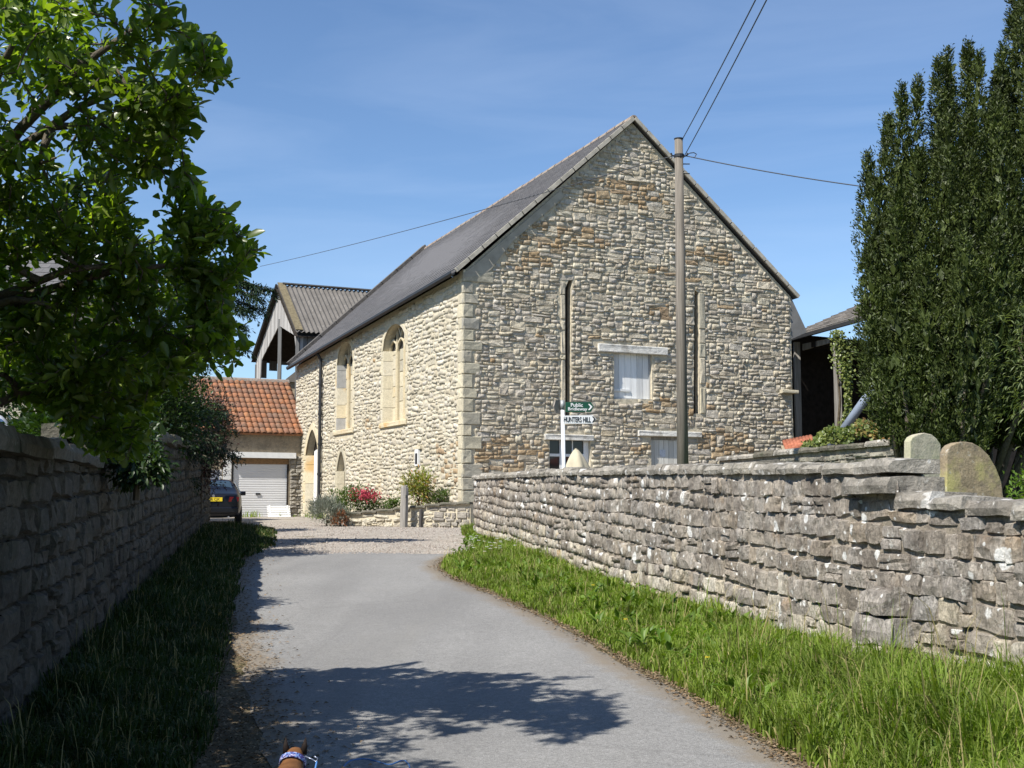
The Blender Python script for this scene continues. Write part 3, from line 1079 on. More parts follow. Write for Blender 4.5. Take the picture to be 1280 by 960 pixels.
MB().prism([LP.P(u, z, .03) for u, z in ((ua_, w_door[2]), (ub_, w_door[2]), (ub_, L_(397, 562)[1]), (ua_, L_(397, 564)[1]))], LN * .05).build('door_post', M_WHITEPAINT, side)
# small white post light on the wall
a, b = L_(521.5, 562), L_(525.5, 582)
MB().prism([LP.P(u, z, .005) for u, z in ((a[0], b[1]), (b[0], b[1]), (b[0], a[1]), (a[0], a[1]))], LN * .08).build('white_vent', M_WHITEPAINT, side)
MB().prism([LP.P(u, z, .085) for u, z in ((a[0] + .06, b[1] + .05), (b[0] - .05, b[1] + .05), (b[0] - .05, a[1] - .12), (a[0] + .06, a[1] - .12))], LN * .01).build('white_vent', M_BLACK, side)
MB().prism([LP.P(u, z, .005) for u, z in ((a[0] - .15, a[1] + .01), (b[0] + .15, a[1] + .01), (b[0] + .15, a[1] + .09), (a[0] - .15, a[1] + .09))], LN * .07).build('lintel', M_DRESSED, side)

# roof ---------------------------------------------------------------------
vo, fo = GN * .14, -GN * .12
eo = G_(567, 337)
E1 = GP.P(eo[0], eo[1]) + vo
R1 = GP.P(uA, zA + .06) + vo
over = -eo[0]
E2 = LP.P(0, zEf - .02, over) + fo
R2 = ridge_far.copy() + fo; R2.z += .05
er = G_(995, 370)
E3 = GP.P(er[0], er[1]) + vo
E4 = E3 - GN * (HL + .26); E4.z = E3.z - (zEl - zEf)
roof = MB().add([E1, E2, R2, R1, E3, E4, E1 - Vector((0, 0, .08)), E2 - Vector((0, 0, .08)), R2 - Vector((0, 0, .08)), R1 - Vector((0, 0, .08)), E3 - Vector((0, 0, .08)), E4 - Vector((0, 0, .08))],
               [(0, 3, 2, 1), (3, 4, 5, 2), (6, 7, 8, 9), (9, 8, 11, 10), (0, 1, 7, 6), (4, 10, 11, 5), (0, 6, 9, 3), (3, 9, 10, 4), (1, 2, 8, 7), (2, 5, 11, 8)]).build('roof', M_SLATE, hall)


def slates(A, B_, C_, D_, rows, cols, mat, parent, rng, name='slates', th=.008):
    """courses on the quad A (eave start) B (eave end) C (ridge end) D (ridge start)"""
    nrm = (B_ - A).cross(D_ - A).normalized()
    if nrm.z < 0: nrm = -nrm
    S = lambda a, b: (A.lerp(B_, a)).lerp(D_.lerp(C_, a), b)
    mb = MB()
    for r in range(rows):
        off = .5 * (r % 2)
        for c in range(-1, cols):
            a0, a1 = max((c + off) / cols, 0) + .0006, min((c + 1 + off) / cols, 1) - .0006
            if a1 - a0 < .002: continue
            j = rng.uniform(-.04, .04) / rows
            b0, b1 = r / rows + j, min((r + 1.25) / rows, 1)
            t = th * rng.uniform(1.0, 1.9)
            p = [S(a0, b0) + nrm * (t + .01), S(a1, b0) + nrm * (t + .01), S(a1, b1) + nrm * .006, S(a0, b1) + nrm * .006]
            q0, q1 = S(a0, b0) + nrm * .004, S(a1, b0) + nrm * .004
            mb.add(p + [q0, q1], [(0, 1, 2, 3), (4, 5, 1, 0), (0, 3, 4), (1, 5, 2)])
    o = mb.build(name, mat, parent); o['kind'] = 'stuff'
    return o


slates(E1, E2, R2, R1, 30, 62, M_SLATE, roof, rng)
slates(E3, E4, R2, R1, 24, 40, M_SLATE, roof, rng)
# ridge tiles
M_RIDGE = stone_mat('ridge tile', [(.24, .185, .15), (.28, .22, .175), (.22, .185, .16), (.30, .25, .20)], grime=.25, bump=.4, lichen=.4)
n = 34
rt = None
for i in range(n):
    a, b = R1.lerp(R2, i / n), R1.lerp(R2, (i + 1) / n - .004)
    if rt is None or True:
        ax = (b - a).normalized()
        hz = Vector((ax.y, -ax.x, 0)).normalized()
        mbt = MB()
        prof = [(-.15, -.14), (-.11, -.05), (-.05, .0), (.05, .0), (.11, -.05), (.15, -.14)]
        jz = rng.uniform(-.008, .012)
        vs = [p + hz * x + Vector((0, 0, z + .03 + jz)) for p in (a, b) for x, z in prof]
        mbt.add(vs, [(k, k + 1, k + 7, k + 6) for k in range(5)] + [(0, 1, 2, 3, 4, 5), (11, 10, 9, 8, 7, 6)])
        mbt.build('ridge_tile', M_RIDGE, roof)
# verge strips on the near gable, parapet at the far end, gutter and downpipe
M_VERGE = plain('mortar verge', (.42, .385, .32), .9, .15, .25, 5, .4)
sl = (R1 - E1).normalized()
for a, b in ((E1, R1), (E3, R1)):
    d = (b - a)
    for k in range(14):
        p, q = a + d * (k / 14), a + d * ((k + 1) / 14 - .004)
        jj = rng.uniform(-.006, .006)
        MB().bar(p + GN * (.012 + jj) + Vector((0, 0, -.05)), q + GN * (.012 + jj) + Vector((0, 0, -.05)), .05, .12, GN.cross(d.normalized())).build('verge_slab', M_VERGE, roof)
M_PARAPET = stone_mat('dark parapet', [(.10, .092, .085), (.13, .118, .105)], grime=.3, bump=.5, lichen=.2)
d = R2 - E2
for k in range(9):
    p, q = E2 + d * (k / 9 + .001), E2 + d * ((k + 1) / 9 - .003)
    MB().bar(p + Vector((0, 0, .06)), q + Vector((0, 0, .06)), .34, .22, GN.cross(d.normalized())).build('parapet_slab', M_PARAPET, roof)
gu = MB()
n = 12
prof = [(.0, .0), (.0, -.10), (.10, -.13), (.17, -.08), (.17, .0), (.15, .0), (.15, -.07), (.09, -.11), (.02, -.08), (.02, 0)]
g0, g1 = E1 - GN * .1 + Vector((0, 0, -.04)) - LN * .02, E2 + Vector((0, 0, -.04)) - LN * .02
vs = [p + LN * x * .75 + Vector((0, 0, z)) for p in (g0, g1) for x, z in prof]
gu.add(vs, [(k, (k + 1) % 10, (k + 1) % 10 + 10, k + 10) for k in range(10)] + [tuple(range(10)), tuple(range(19, 9, -1))])
gu.build('gutter', M_BLACK, roof)
ud = L_(403.5, 540)[0]
dp = MB()
zt_ = side_top(ud)
dp.tube([LP.P(ud, zt_ - .02, over - .02), LP.P(ud, zt_ - .15, over - .03), LP.P(ud, zt_ - .38, .12), LP.P(ud, gz(0, 48) + .02, .12)], .065, 8)
for k in range(5): dp.tube([LP.P(ud, 1.6 + k * 1.15, .12), LP.P(ud, 1.68 + k * 1.15, .12)], .082, 8)
dp.build('downpipe', M_BLACK, hall)
# lean-to stub at the right-hand corner, grey rendered
MB().prism([GP.P(gw + .003, G_(989, 370)[1]), GP.P(gw + .62, G_(1012, 412)[1]), GP.P(gw + .62, G_(1012, 416)[1]), GP.P(gw + .003, G_(989, 424)[1])], -GN * 6).build('side_gable', plain('grey render', (.20, .195, .185), .9, .1, .15, 4, .3), hall, recalc=True)
# ------------------------------------------------------------------ lines on the ground
def lerp_path(pts, y):
    """x on a polyline given as (y, x) with y ascending"""
    if y <= pts[0][0]: i = 0
    elif y >= pts[-1][0]: i = len(pts) - 2
    else: i = max(k for k in range(len(pts) - 1) if pts[k][0] <= y)
    (a, xa), (b, xb) = pts[i], pts[i + 1]
    return xa + (xb - xa) * (y - a) / (b - a)


def gp(px, py):
    p = G(px, py); return (p.y, p.x)


def gpath(pix): return sorted(gp(*q) for q in pix)


LANE_R = gpath([(1130, 1040), (1000, 960), (860, 872), (700, 782), (610, 741), (562, 722), (547, 711), (551, 702), (575, 692)])
LANE_L = gpath([(345, 1040), (330, 960), (306, 850), (292, 780), (287, 745), (293, 715), (318, 690)])
RW = gpath([(592, 674), (700, 714), (850, 766), (1000, 816), (1112, 852), (1290, 900)])   # foot of the right-hand wall
y0, x0 = RW[0]; y1, x1 = RW[1]
RW = [(1.0, x0 + (x0 - x1) / (y1 - y0) * (y0 - 1.0) * 1.1)] + RW
LWL = gpath([(32, 900), (262, 657)])
s_ = (LWL[1][1] - LWL[0][1]) / (LWL[1][0] - LWL[0][0])
LWL = [(-1.0, LWL[0][1] - s_ * (LWL[0][0] + 1.0) * .9)] + LWL
LW_END = LWL[-1][0]


def rw_x(y): return lerp_path(RW, y)
def lw_x(y): return lerp_path(LWL, y)


# ------------------------------------------------------------------ ground, lane, yard
def grid_mesh(xs, ys, fz):
    V = [(x, y, fz(x, y)) for y in ys for x in xs]
    n = len(xs)
    Fc = [(j * n + i, j * n + i + 1, (j + 1) * n + i + 1, (j + 1) * n + i) for j in range(len(ys) - 1) for i in range(n - 1)]
    return V, Fc


M_SOIL = Mat('verge soil', .95, .1)
c = M_SOIL.ramp(M_SOIL.noise(2.2, 7, .65), [(.3, (.075, .06, .035)), (.5, (.14, .11, .07)), (.7, (.09, .085, .035))])
M_SOIL.bump(M_SOIL.noise(22, 7), .8, .03)
M_SOIL = M_SOIL.col(c)
xs = sorted(set([-3000, -900, -300, -120, -60] + [-40 + 2 * i for i in range(41)] + [60, 120, 300, 900, 3000]))
ys = sorted(set([-3000, -600, -100, -30] + [-10 + 1.5 * i for i in range(60)] + [100, 160, 300, 800, 3000]))
V, Fc = grid_mesh(xs, ys, lambda x, y: gz(x, y))
mb = MB(); mb.add(V, Fc)
tag(mb.build('ground', M_SOIL, None, True), kind='structure')

M_ASPHALT = Mat('old asphalt', .93, .2)
A = M_ASPHALT
c = A.ramp(A.noise(.55, 5, .6), [(.3, (.215, .210, .200)), (.7, (.255, .250, .238))])
c = A.mix(1.0, c, A.ramp(A.noise(160, 3, .7), [(.32, .55), (.5, 1.0), (.72, 1.45)]), 'MULTIPLY')
c = A.mix(1.0, c, A.ramp(A.noise(46, 4, .75), [(.34, .74), (.5, 1.0), (.68, 1.22)]), 'MULTIPLY')
c = A.mix(1.0, c, A.ramp(A.noise(14, 6, .7), [(.3, .88), (.7, 1.1)]), 'MULTIPLY')
cr1 = A.voro(.55, 'DISTANCE_TO_EDGE', vec=None)
wv = A.math('ADD', cr1, A.math('MULTIPLY', A.noise(5, 4), -.012))
c = A.mix(A.ramp(wv, [(0.0, .12), (.003, 0)]), c, (.13, .125, .12))
c = A.mix(A.ramp(A.noise(.9, 5, .7, A.pos((1, .25, 1))), [(.56, 0), (.75, .45)]), c, (.26, .25, .225))
c = A.mix(A.ramp(A.voro(38), [(.05, .7), (.09, 0)]), c, (.42, .40, .36))
ea = A.node('ShaderNodeAttribute'); ea.attribute_name = 'edge'
ef = A.math('ADD', A.math('MULTIPLY', ea.outputs['Fac'], .75), A.math('MULTIPLY', A.noise(4.5, 7, .72), .6))
c = A.mix(A.ramp(ef, [(.62, 0), (.86, .8)]), c, (.20, .165, .12))
c = A.mix(A.ramp(A.noise(.35, 3, .5, A.pos((2.2, .35, 1))), [(.42, .30), (.56, 0)]), c, (.135, .132, .128))
c = A.mix(A.ramp(A.noise(1.9, 7, .75), [(.60, 0), (.70, .35)]), c, (.15, .145, .135))
A.bump(A.math('ADD', A.noise(150, 3), A.math('MULTIPLY', A.noise(2.2, 4), .6)), .55, .012)
M_ASPHALT = A.col(c)


def lane_z(x, y): return gz(x, y) + .012 + .02 * math.sin(y * .9 + x) * math.sin(x * 1.3) * .3


mb = MB(); cols = 26; rows = []; edge_f = []
rng = random.Random(21)
yy = -2.0
ylist = []
while yy < 23.9: ylist.append(yy); yy += .22
for y in ylist:
    a = lerp_path(LANE_L, y) + .10 * mnoise.noise(Vector((3, y * 1.1, 0))) + .05 * mnoise.noise(Vector((3, y * 4.1, 0)))
    b = lerp_path(LANE_R, y) + .07 * mnoise.noise(Vector((9, y * 1.3, 0))) + .06 * mnoise.noise(Vector((9, y * 4.7, 0)))
    r_ = []
    for i in range(cols + 1):
        x = a + (b - a) * i / cols
        q = y + (.35 * mnoise.noise(Vector((x * .8, 40, 0))) if y > 23.4 else 0)
        r_.append((x, q, lane_z(x, q) - (.01 if i in (0, cols) else 0)))
        edge_f.append(max(0, 1 - min(x - a, b - x) / .55))
    rows.append(r_)
vs = [p for r_ in rows for p in r_]; n = cols + 1
mb.add(vs, [(j * n + i, j * n + i + 1, (j + 1) * n + i + 1, (j + 1) * n + i) for j in range(len(rows) - 1) for i in range(cols)])
lane = tag(mb.build('lane', M_ASPHALT, None, True), kind='structure')
at_ = lane.data.attributes.new('edge', 'FLOAT', 'POINT'); at_.data.foreach_set('value', edge_f)

M_GRAVEL = Mat('yard gravel', .95, .1)
c = M_GRAVEL.ramp(M_GRAVEL.voro(24, 'F1', 'Color'), [(.0, (.23, .20, .165)), (.5, (.35, .315, .27)), (1, (.45, .41, .36))])
c = M_GRAVEL.mix(1.0, c, M_GRAVEL.ramp(M_GRAVEL.noise(1.1, 6, .7), [(.3, .80), (.7, 1.2)]), 'MULTIPLY')
c = M_GRAVEL.mix(M_GRAVEL.ramp(M_GRAVEL.noise(.45, 5, .7), [(.55, 0), (.66, .55)]), c, (.27, .24, .20))
M_GRAVEL.bump(M_GRAVEL.voro(24), 1.0, .03)
M_GRAVEL = M_GRAVEL.col(c)
V, Fc = grid_mesh([-16 + .8 * i for i in range(28)], [23.3 + .6 * i for i in range(52)], lambda x, y: gz(x, y) + .006 + .012 * mnoise.noise(Vector((x * .8, y * .8, 0))))
mb = MB(); mb.add(V, Fc)
tag(mb.build('gravel_yard', M_GRAVEL, None, True), kind='structure')
nr = np.random.default_rng(3)
N = 9000
gy = 23.4 + 16 * nr.random(N) ** 1.4; gx = -9 + 9.5 * nr.random(N)
s = nr.uniform(.012, .034, N)
base = np.array([[0, 0, 1.], [1, 0, .2], [-.5, .87, .2], [-.5, -.87, .2], [.3, .5, .75]])
T = np.array([[0, 1, 4], [0, 4, 2], [0, 2, 3], [0, 3, 1], [1, 2, 4]])
an = nr.random(N) * 6.28
V = base[None] * s[:, None, None] * nr.uniform(.7, 1.3, (N, 5, 3))
Vx = V[:, :, 0] * np.cos(an)[:, None] - V[:, :, 1] * np.sin(an)[:, None] + gx[:, None]
Vy = V[:, :, 0] * np.sin(an)[:, None] + V[:, :, 1] * np.cos(an)[:, None] + gy[:, None]
gzz = np.where(gy < 33, .03 * gy, .99 + .01 * (gy - 33))
V = np.stack([Vx, Vy, V[:, :, 2] + gzz[:, None]], 2)
M_PEBBLE = stone_mat('pebble', [(.22, .19, .16), (.30, .26, .22), (.36, .315, .275), (.18, .155, .135)], bump=.2)
tag(link('gravel_pebbles', np_mesh('gravel_pebbles', V.reshape(-1, 3), (np.arange(N) * 5)[:, None, None].repeat(5, 1) * 0 + ((np.arange(N) * 5)[:, None, None] + T[None]), M_PEBBLE) if False else np_mesh('gravel_pebbles', V.reshape(-1, 3), ((np.arange(N) * 5)[:, None, None] + T[None]).reshape(-1, 3), M_PEBBLE)), kind='stuff')

# raised churchyard behind the right wall, raised garden behind the left wall
M_TURF = Mat('mown turf', .95, .1)
c = M_TURF.ramp(M_TURF.noise(3, 7, .7), [(.3, (.045, .075, .018)), (.7, (.10, .14, .035))])
M_TURF.bump(M_TURF.noise(40, 5), .8, .04)
M_TURF = M_TURF.col(c)
mb = MB(); ysl = [1 + 1.0 * i for i in range(27)]; n = 14
mb.add([(rw_x(y) + .35 + 32 * (i / (n - 1)) ** 2, y, gz(0, y) + .75 + .03 * i) for y in ysl for i in range(n)],
       [(j * n + i, j * n + i + 1, (j + 1) * n + i + 1, (j + 1) * n + i) for j in range(len(ysl) - 1) for i in range(n - 1)])
tag(mb.build('churchyard_ground', M_TURF, None, True), kind='structure')
mb = MB(); ysl = [-1 + 1.2 * i for i in range(29)]; n = 12
ysl = [y for y in ysl if y < LW_END - .2]
mb.add([(lw_x(y) - .35 - 40 * (i / (n - 1)) ** 2, y, gz(0, y) + .9) for y in ysl for i in range(n)],
       [(j * n + i, (j + 1) * n + i, (j + 1) * n + i + 1, j * n + i + 1) for j in range(len(ysl) - 1) for i in range(n - 1)])
tag(mb.build('garden_ground', M_TURF, None, True), kind='structure')


# ------------------------------------------------------------------ field-stone walls beside the lane
def path_dir(fx, y, side):
    """unit direction away from camera, and face normal (side +1 = faces +x)"""
    d = Vector((fx(y + .3) - fx(y - .3), .6, 0)).normalized()
    n = Vector((d.y, -d.x, 0)) * side
    return d, n


def core(fx, ya, yb, top, side, th, mat, parent, inset=.03, name='core', bottom=-.1):
    mb = MB(); ys = [ya + (yb - ya) * i / 60 for i in range(61)]
    vs = []
    for y in ys:
        d, n = path_dir(fx, y, side)
        p = Vector((fx(y), y, 0)) - n * inset
        q = p - n * th
        g = gz(0, y)
        vs += [Vector((p.x, p.y, g + bottom)), Vector((p.x, p.y, g + top(y) - .03)), Vector((q.x, q.y, g + top(y) - .03)), Vector((q.x, q.y, g + bottom))]
    fs = []
    for j in range(60):
        for k in range(4): fs.append((j * 4 + k, j * 4 + (k + 1) % 4, (j + 1) * 4 + (k + 1) % 4, (j + 1) * 4 + k))
    fs += [(0, 3, 2, 1), (240, 241, 242, 243)]
    return mb.add(vs, fs).build(name, mat, parent, recalc=True)


def path_stones(fx, ya, yb, top, side, courses, wr, pools, parent, rng, dep=(.03, .075), ylim=None, limit=300, wob=.015, joint=.016, lean=.05):
    """courses: list of heights from the ground up"""
    st = []
    z = -.05
    for ci, h in enumerate(courses):
        y = ya + rng.uniform(0, .1)
        while y < yb:
            w = rng.uniform(*wr) * rng.choice((.7, 1, 1, 1.3))
            d, n = path_dir(fx, y + w / 2, side)
            yc = y + w * d.y / 2
            t = top(yc)
            hh = h
            if z + h > t - .02: hh = t - .02 - z
            if hh > .06:
                parts = [(0, w, 0, hh)]
                q = rng.random()
                if q < .16 and hh > .13: parts = [(0, w, 0, hh * .5), (0, w, hh * .5, hh * .5)]
                elif q < .24: parts = [(0, w * .45, 0, hh), (w * .45, w * .55, 0, hh)]
                for a, b, e, f_ in parts:
                    yy = y + (a + b / 2) * d.y
                    zz = gz(0, yy) + z + e + f_ / 2 + wob * math.sin(yy * 1.3 + ci) + rng.uniform(-.008, .008)
                    c = Vector((fx(yy), yy, zz)) - n * .03
                    pool = pools(ci, yy, z + e, rng)
                    st.append((frame_mtx(c, d * (1 if side < 0 else 1), n, b - joint * rng.uniform(.4, 1.5), rng.uniform(*dep), f_ - joint * rng.uniform(.4, 1.5), roll=rng.uniform(-lean, lean)),
                               rng.choice(pool), parent, seen_size(c, b, f_, n, ylim)))
            y += w * d.y
        z += h
    # keep the frame right-handed for either side
    fixed = []
    for m, me, p, s in st:
        if m.to_3x3().determinant() < 0:
            for i in range(3): m[i][0] = -m[i][0]
        fixed.append((m, me, p, s))
    place_stones(fixed, limit)


def slab(mb, rng, c, d, n, w, dep, h, j=.012, seg=3, out=0.0):
    """rough flat slab: centre of its underside c, along d, outward n"""
    vs = []
    k = seg + 1
    for i in range(k):
        a = -w / 2 + w * i / seg
        fr_ = dep / 2 + out + rng.uniform(-j, j) * 1.6
        e = .03 if i in (0, seg) else 0
        for o_, z in ((-dep / 2, 0), (fr_ - e * .5, rng.uniform(0, j)), (fr_ + .012 - e, h * .5), (fr_ - .02 - e, h - .012 + rng.uniform(-j, j)), (0, h + rng.uniform(-j, j)), (-dep / 2, h - .01)):
            vs.append(c + d * (a + rng.uniform(-j, j) * .4) + n * o_ + Vector((0, 0, z)))
    fs = []
    for i in range(seg):
        for q in range(6): fs.append((i * 6 + q, i * 6 + (q + 1) % 6, (i + 1) * 6 + (q + 1) % 6, (i + 1) * 6 + q))
    fs += [tuple(range(6)), tuple(seg * 6 + q for q in range(5, -1, -1))]
    mb.add(vs, fs)


# right-hand churchyard wall
Y_STEP = gp(1124, 855)[0]                    # the wall drops here (towards the camera)


def px_top(y, py):     # height above the ground of a pixel row at the wall
    x = rw_x(y)
    px = proj((x, y, gz(0, y) + 1.4))[0]
    return at(px, py, y).z - gz(0, y)


RW_END = RW[-1][0]
tops = [(y, px_top(y, p)) for y, p in ((Y_STEP + .02, 571), (10.5, 574), (14.0, 579), (19.0, 584), (RW_END - .3, 592))]
low_top = px_top(8.0, 622)


def rtop(y):
    if y < Y_STEP: return low_top + (.02 * math.sin(y * 3))
    return lerp_path(tops, y)


cwall = thing('churchyard_wall', 'long weathered coursed stone wall spotted with white lichen along the grass verge', 'stone wall', (rw_x(12), 12, gz(0, 12)))
rng = random.Random(5)
core(rw_x, 1.2, RW_END, lambda y: rtop(y) - .05, -1, .40, M_WALLMORTAR, cwall)
V_W = stone_variants('stone', M_WALL, 18, 31, jit=.07, rough=.34)
V_WP = stone_variants('stone', M_WALLPALE, 10, 32, jit=.07, rough=.34)


def pool_r(ci, y, z, rng):
    hgt = .58
    f = (hgt - z) / .5 + .3 * mnoise.noise(Vector((y * .5, z * 2, 3)))
    return V_WP if rng.random() < f else V_W


cs = [.19, .17, .16, .20, .17, .15, .19, .16, .17, .16, .15]
path_stones(rw_x, 5.0, RW_END, lambda y: rtop(y) - .12, -1, cs, (.15, .34), pool_r, cwall, rng, dep=(.015, .048), wob=.025, joint=.010, lean=.08)
# coping slabs
y = 4.5
while y < RW_END:
    w = rng.uniform(.28, .62)
    if y < Y_STEP < y + w + .1: w = Y_STEP - y
    if w < .1: y = Y_STEP + .004; w = .62
    if abs(y - Y_STEP) < .01: w = .55
    d, n = path_dir(rw_x, y + w / 2, -1)
    c = Vector((rw_x(y + w / 2), y + w * d.y / 2, gz(0, y) + rtop(y + .05) - .125)) - n * .20
    mq = MB(); slab(mq, rng, c, d, n, w - .012, .44, .115 + rng.uniform(-.025, .02), .016, 5, rng.uniform(-.015, .02))
    mq.build('coping_stone', M_COPING, cwall)
    y += w * d.y
# the big squared block under the end slab, and a bulging foot at the old joint
d, n = path_dir(rw_x, Y_STEP + .25, -1)
c = Vector((rw_x(Y_STEP + .25), Y_STEP + .30, gz(0, Y_STEP) + low_top - .01)) - n * .18
mq = MB(); slab(mq, rng, c, d, n, .66, .48, rtop(Y_STEP + .1) - .13 - low_top, .014, 4, .03); mq.build('end_block', M_COPING, cwall)
yj = gp(1112, 852)[0]
for k, (h, o_, w) in enumerate(((.26, .16, .34), (.22, .10, .42), (.2, .06, .3))):
    d, n = path_dir(rw_x, yj, -1)
    c = Vector((rw_x(yj), yj - .1, gz(0, yj) + .02 + sum((.26, .22, .2)[:k]))) + n * (o_ * .5)
    mq = MB(); slab(mq, rng, c, d, n, w, .22, h, .03, 4, o_ * .4); mq.build('foot_stone', M_WALLPALE if k == 0 else M_WALL, cwall)

# left-hand lane wall (its shade partly put into the stone colour)
lt = [(0, 1.80), (gp(5, 0 + 900)[0] if False else 7.3, 1.84), (8.6, 1.86), (9.0, 1.80), (10.6, 1.76), (11.4, 2.02), (16, 2.10), (22, 2.14), (28, 2.14), (LW_END, 2.16)]


def ltop(y): return lerp_path(lt, y) + .02 * math.sin(y * 2.1)


lwall = thing('lane_wall', 'high dark field-stone wall in shade on the left of the lane', 'stone wall', (lw_x(14), 14, gz(0, 14)))
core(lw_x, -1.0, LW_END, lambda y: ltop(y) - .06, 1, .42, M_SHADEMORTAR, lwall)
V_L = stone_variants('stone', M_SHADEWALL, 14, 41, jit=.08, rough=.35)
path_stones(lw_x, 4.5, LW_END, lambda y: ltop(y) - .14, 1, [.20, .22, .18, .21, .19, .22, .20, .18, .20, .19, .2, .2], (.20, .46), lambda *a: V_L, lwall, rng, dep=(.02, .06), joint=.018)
y = 3.0
while y < LW_END:
    w = rng.uniform(.5, 1.1)
    d, n = path_dir(lw_x, y + w / 2, 1)
    c = Vector((lw_x(y + w / 2), y + w * d.y / 2, gz(0, y) + ltop(y + w / 2) - .15)) - n * .21
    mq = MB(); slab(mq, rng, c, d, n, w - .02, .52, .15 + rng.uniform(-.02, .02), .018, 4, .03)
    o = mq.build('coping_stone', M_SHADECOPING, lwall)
    y += w * d.y

# ------------------------------------------------------------------ grass
GREENS = [(.095, .15, .018), (.15, .22, .026), (.185, .265, .038), (.125, .19, .024), (.25, .285, .07), (.175, .25, .032)]
M_GRASS = leaf_mat('verge grass', GREENS, .35, (1.5, 1.7, .4), .55, .25)
M_STRAW = leaf_mat('dry stalks', [(.32, .27, .12), (.24, .22, .09)], .2, (1, 1, 1), .8, .1)


def scatter_verge(name, n, ya, yb, xa, xb, hgt, mats, seed, dens_pow=1.0, edge=.12, thin=1.0):
    nr = np.random.default_rng(seed)
    # nearer ground gets more blades
    u = nr.random(n)
    y = ya * (yb / ya) ** (u ** dens_pow)
    a = np.array([xa(v) for v in y]); b = np.array([xb(v) for v in y])
    t = nr.random(n)
    x = a + (b - a) * t
    cl = np.array([mnoise.noise(Vector((p * 1.6, q * 1.6, 2))) for p, q in zip(x, y)])
    cl2 = np.array([mnoise.noise(Vector((p * 5, q * 5, 7))) for p, q in zip(x, y)])
    dist_edge = np.abs(x - (a if edge > 0 else b))
    hy_ = np.interp(y, [4, 7, 9.2, 10.5, 16, 20, 27, 30], [1.5, 1.5, 1.15, .78, .72, .85, 1.25, 1.3]) if edge > 0 else 1.0
    h = hgt * hy_ * (.42 + .58 * np.clip(dist_edge / .8, 0, 1)) * (1 + .55 * cl + .4 * cl2) * nr.uniform(.55, 1.3, n)
    keep = (h > .02) & (nr.random(n) < np.clip(dist_edge / abs(edge) + .15 + cl2, .05, 1))
    x, y, h = x[keep], y[keep], h[keep]
    m = len(x)
    z = np.where(y < 33, .03 * y, .99) - .01
    wdt = nr.uniform(.004, .011, m) * (1 + .035 * y) * thin
    az = nr.random(m) * 6.28
    lean = h * nr.uniform(.1, .9, m)
    tall = nr.random(m) < .012
    h = np.where(tall, h * 1.9, h); wdt = np.where(tall, wdt * .55, wdt)
    mi = ((nr.random(m) < .07) | (tall & (nr.random(m) < .6))).astype(int)
    o = link(name, blades_mesh(name, np.stack([x, y, z], 1), h, wdt, lean, az, mats, mi))
    return tag(o, kind='stuff')


scatter_verge('verge_grass', 125000, 4.2, 30.0, lambda y: lerp_path(LANE_R, y) + .04 if y < 22.5 else lerp_path(LANE_R, 22.5) + .3 + (y - 22.5) * .02, lambda y: rw_x(y) - .02, .265, [M_GRASS, M_STRAW], 8, .9, .22)
M_SHADEGRASS = leaf_mat('shade-toned verge grass', [(.022, .040, .008), (.034, .058, .010), (.045, .072, .014)], .25, (1.4, 1.6, .4), .55, .25)  # darker copy of the verge grass, shade put into the blade colour
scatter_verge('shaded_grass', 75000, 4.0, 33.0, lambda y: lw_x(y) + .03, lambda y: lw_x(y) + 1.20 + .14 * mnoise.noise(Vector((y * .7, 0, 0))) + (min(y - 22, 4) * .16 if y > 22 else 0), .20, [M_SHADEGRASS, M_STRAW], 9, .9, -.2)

# broad-leaved weeds in the verge: rosettes of wide leaves
M_WEED = leaf_mat('weed leaves', [(.07, .13, .018), (.11, .185, .026), (.15, .22, .035)], .3, (1.5, 1.7, .4), .45, .3)
nr = np.random.default_rng(12)
P, D, Nn, Ln, Wd = [], [], [], [], []
for k in range(420):
    y = 5.0 * (27 / 5.0) ** nr.random()
    t = nr.random() ** .7
    x = lerp_path(LANE_R, min(y, 22)) + .15 + (rw_x(y) - .1 - lerp_path(LANE_R, min(y, 22)) - .15) * t
    g = gz(x, y)
    for j in range(nr.integers(5, 10)):
        az = nr.random() * 6.28; el = nr.uniform(.25, 1.2)
        d = np.array([math.cos(az) * math.cos(el), math.sin(az) * math.cos(el), math.sin(el)])
        P.append((x + d[0] * .02, y + d[1] * .02, g + .05 + .10 * nr.random())); D.append(d); Nn.append((-d[0] * .5, -d[1] * .5, 1))
        Ln.append(nr.uniform(.08, .19)); Wd.append(nr.uniform(.03, .065))
tag(leaf_obj('verge_weeds', P, D, Nn, Ln, Wd, M_WEED, kind='stuff'), kind='stuff')
# small white and yellow flower heads
def flowers(name, spots, col, n, spread, hgt, size, seed):
    nr = np.random.default_rng(seed)
    P, D, Nn, Ln, Wd = [], [], [], [], []
    for (px, py) in spots:
        c = G(px, py)
        for i in range(n):
            x, y = c.x + nr.normal() * spread, c.y + nr.normal() * spread
            z = gz(x, y) + hgt * nr.uniform(.7, 1.25)
            for j in range(6):
                az = j * 1.05 + nr.random()
                P.append((x, y, z)); D.append((math.cos(az), math.sin(az), .15)); Nn.append((0, 0, 1)); Ln.append(size); Wd.append(size * .8)
    m = leaf_mat(name + ' petals', [col], .3, (1, 1, 1), .7, .2)
    tag(leaf_obj(name, P, D, Nn, Ln, Wd, m, kind='stuff'), kind='stuff')


flowers('white_flowers', [(606, 692), (618, 702), (628, 697), (612, 709), (640, 706)], (.75, .75, .70), 9, .28, .36, .032, 4)
flowers('yellow_flowers', [(776, 806), (600, 712), (735, 760), (900, 862)], (.75, .55, .03), 1, .05, .24, .024, 6)

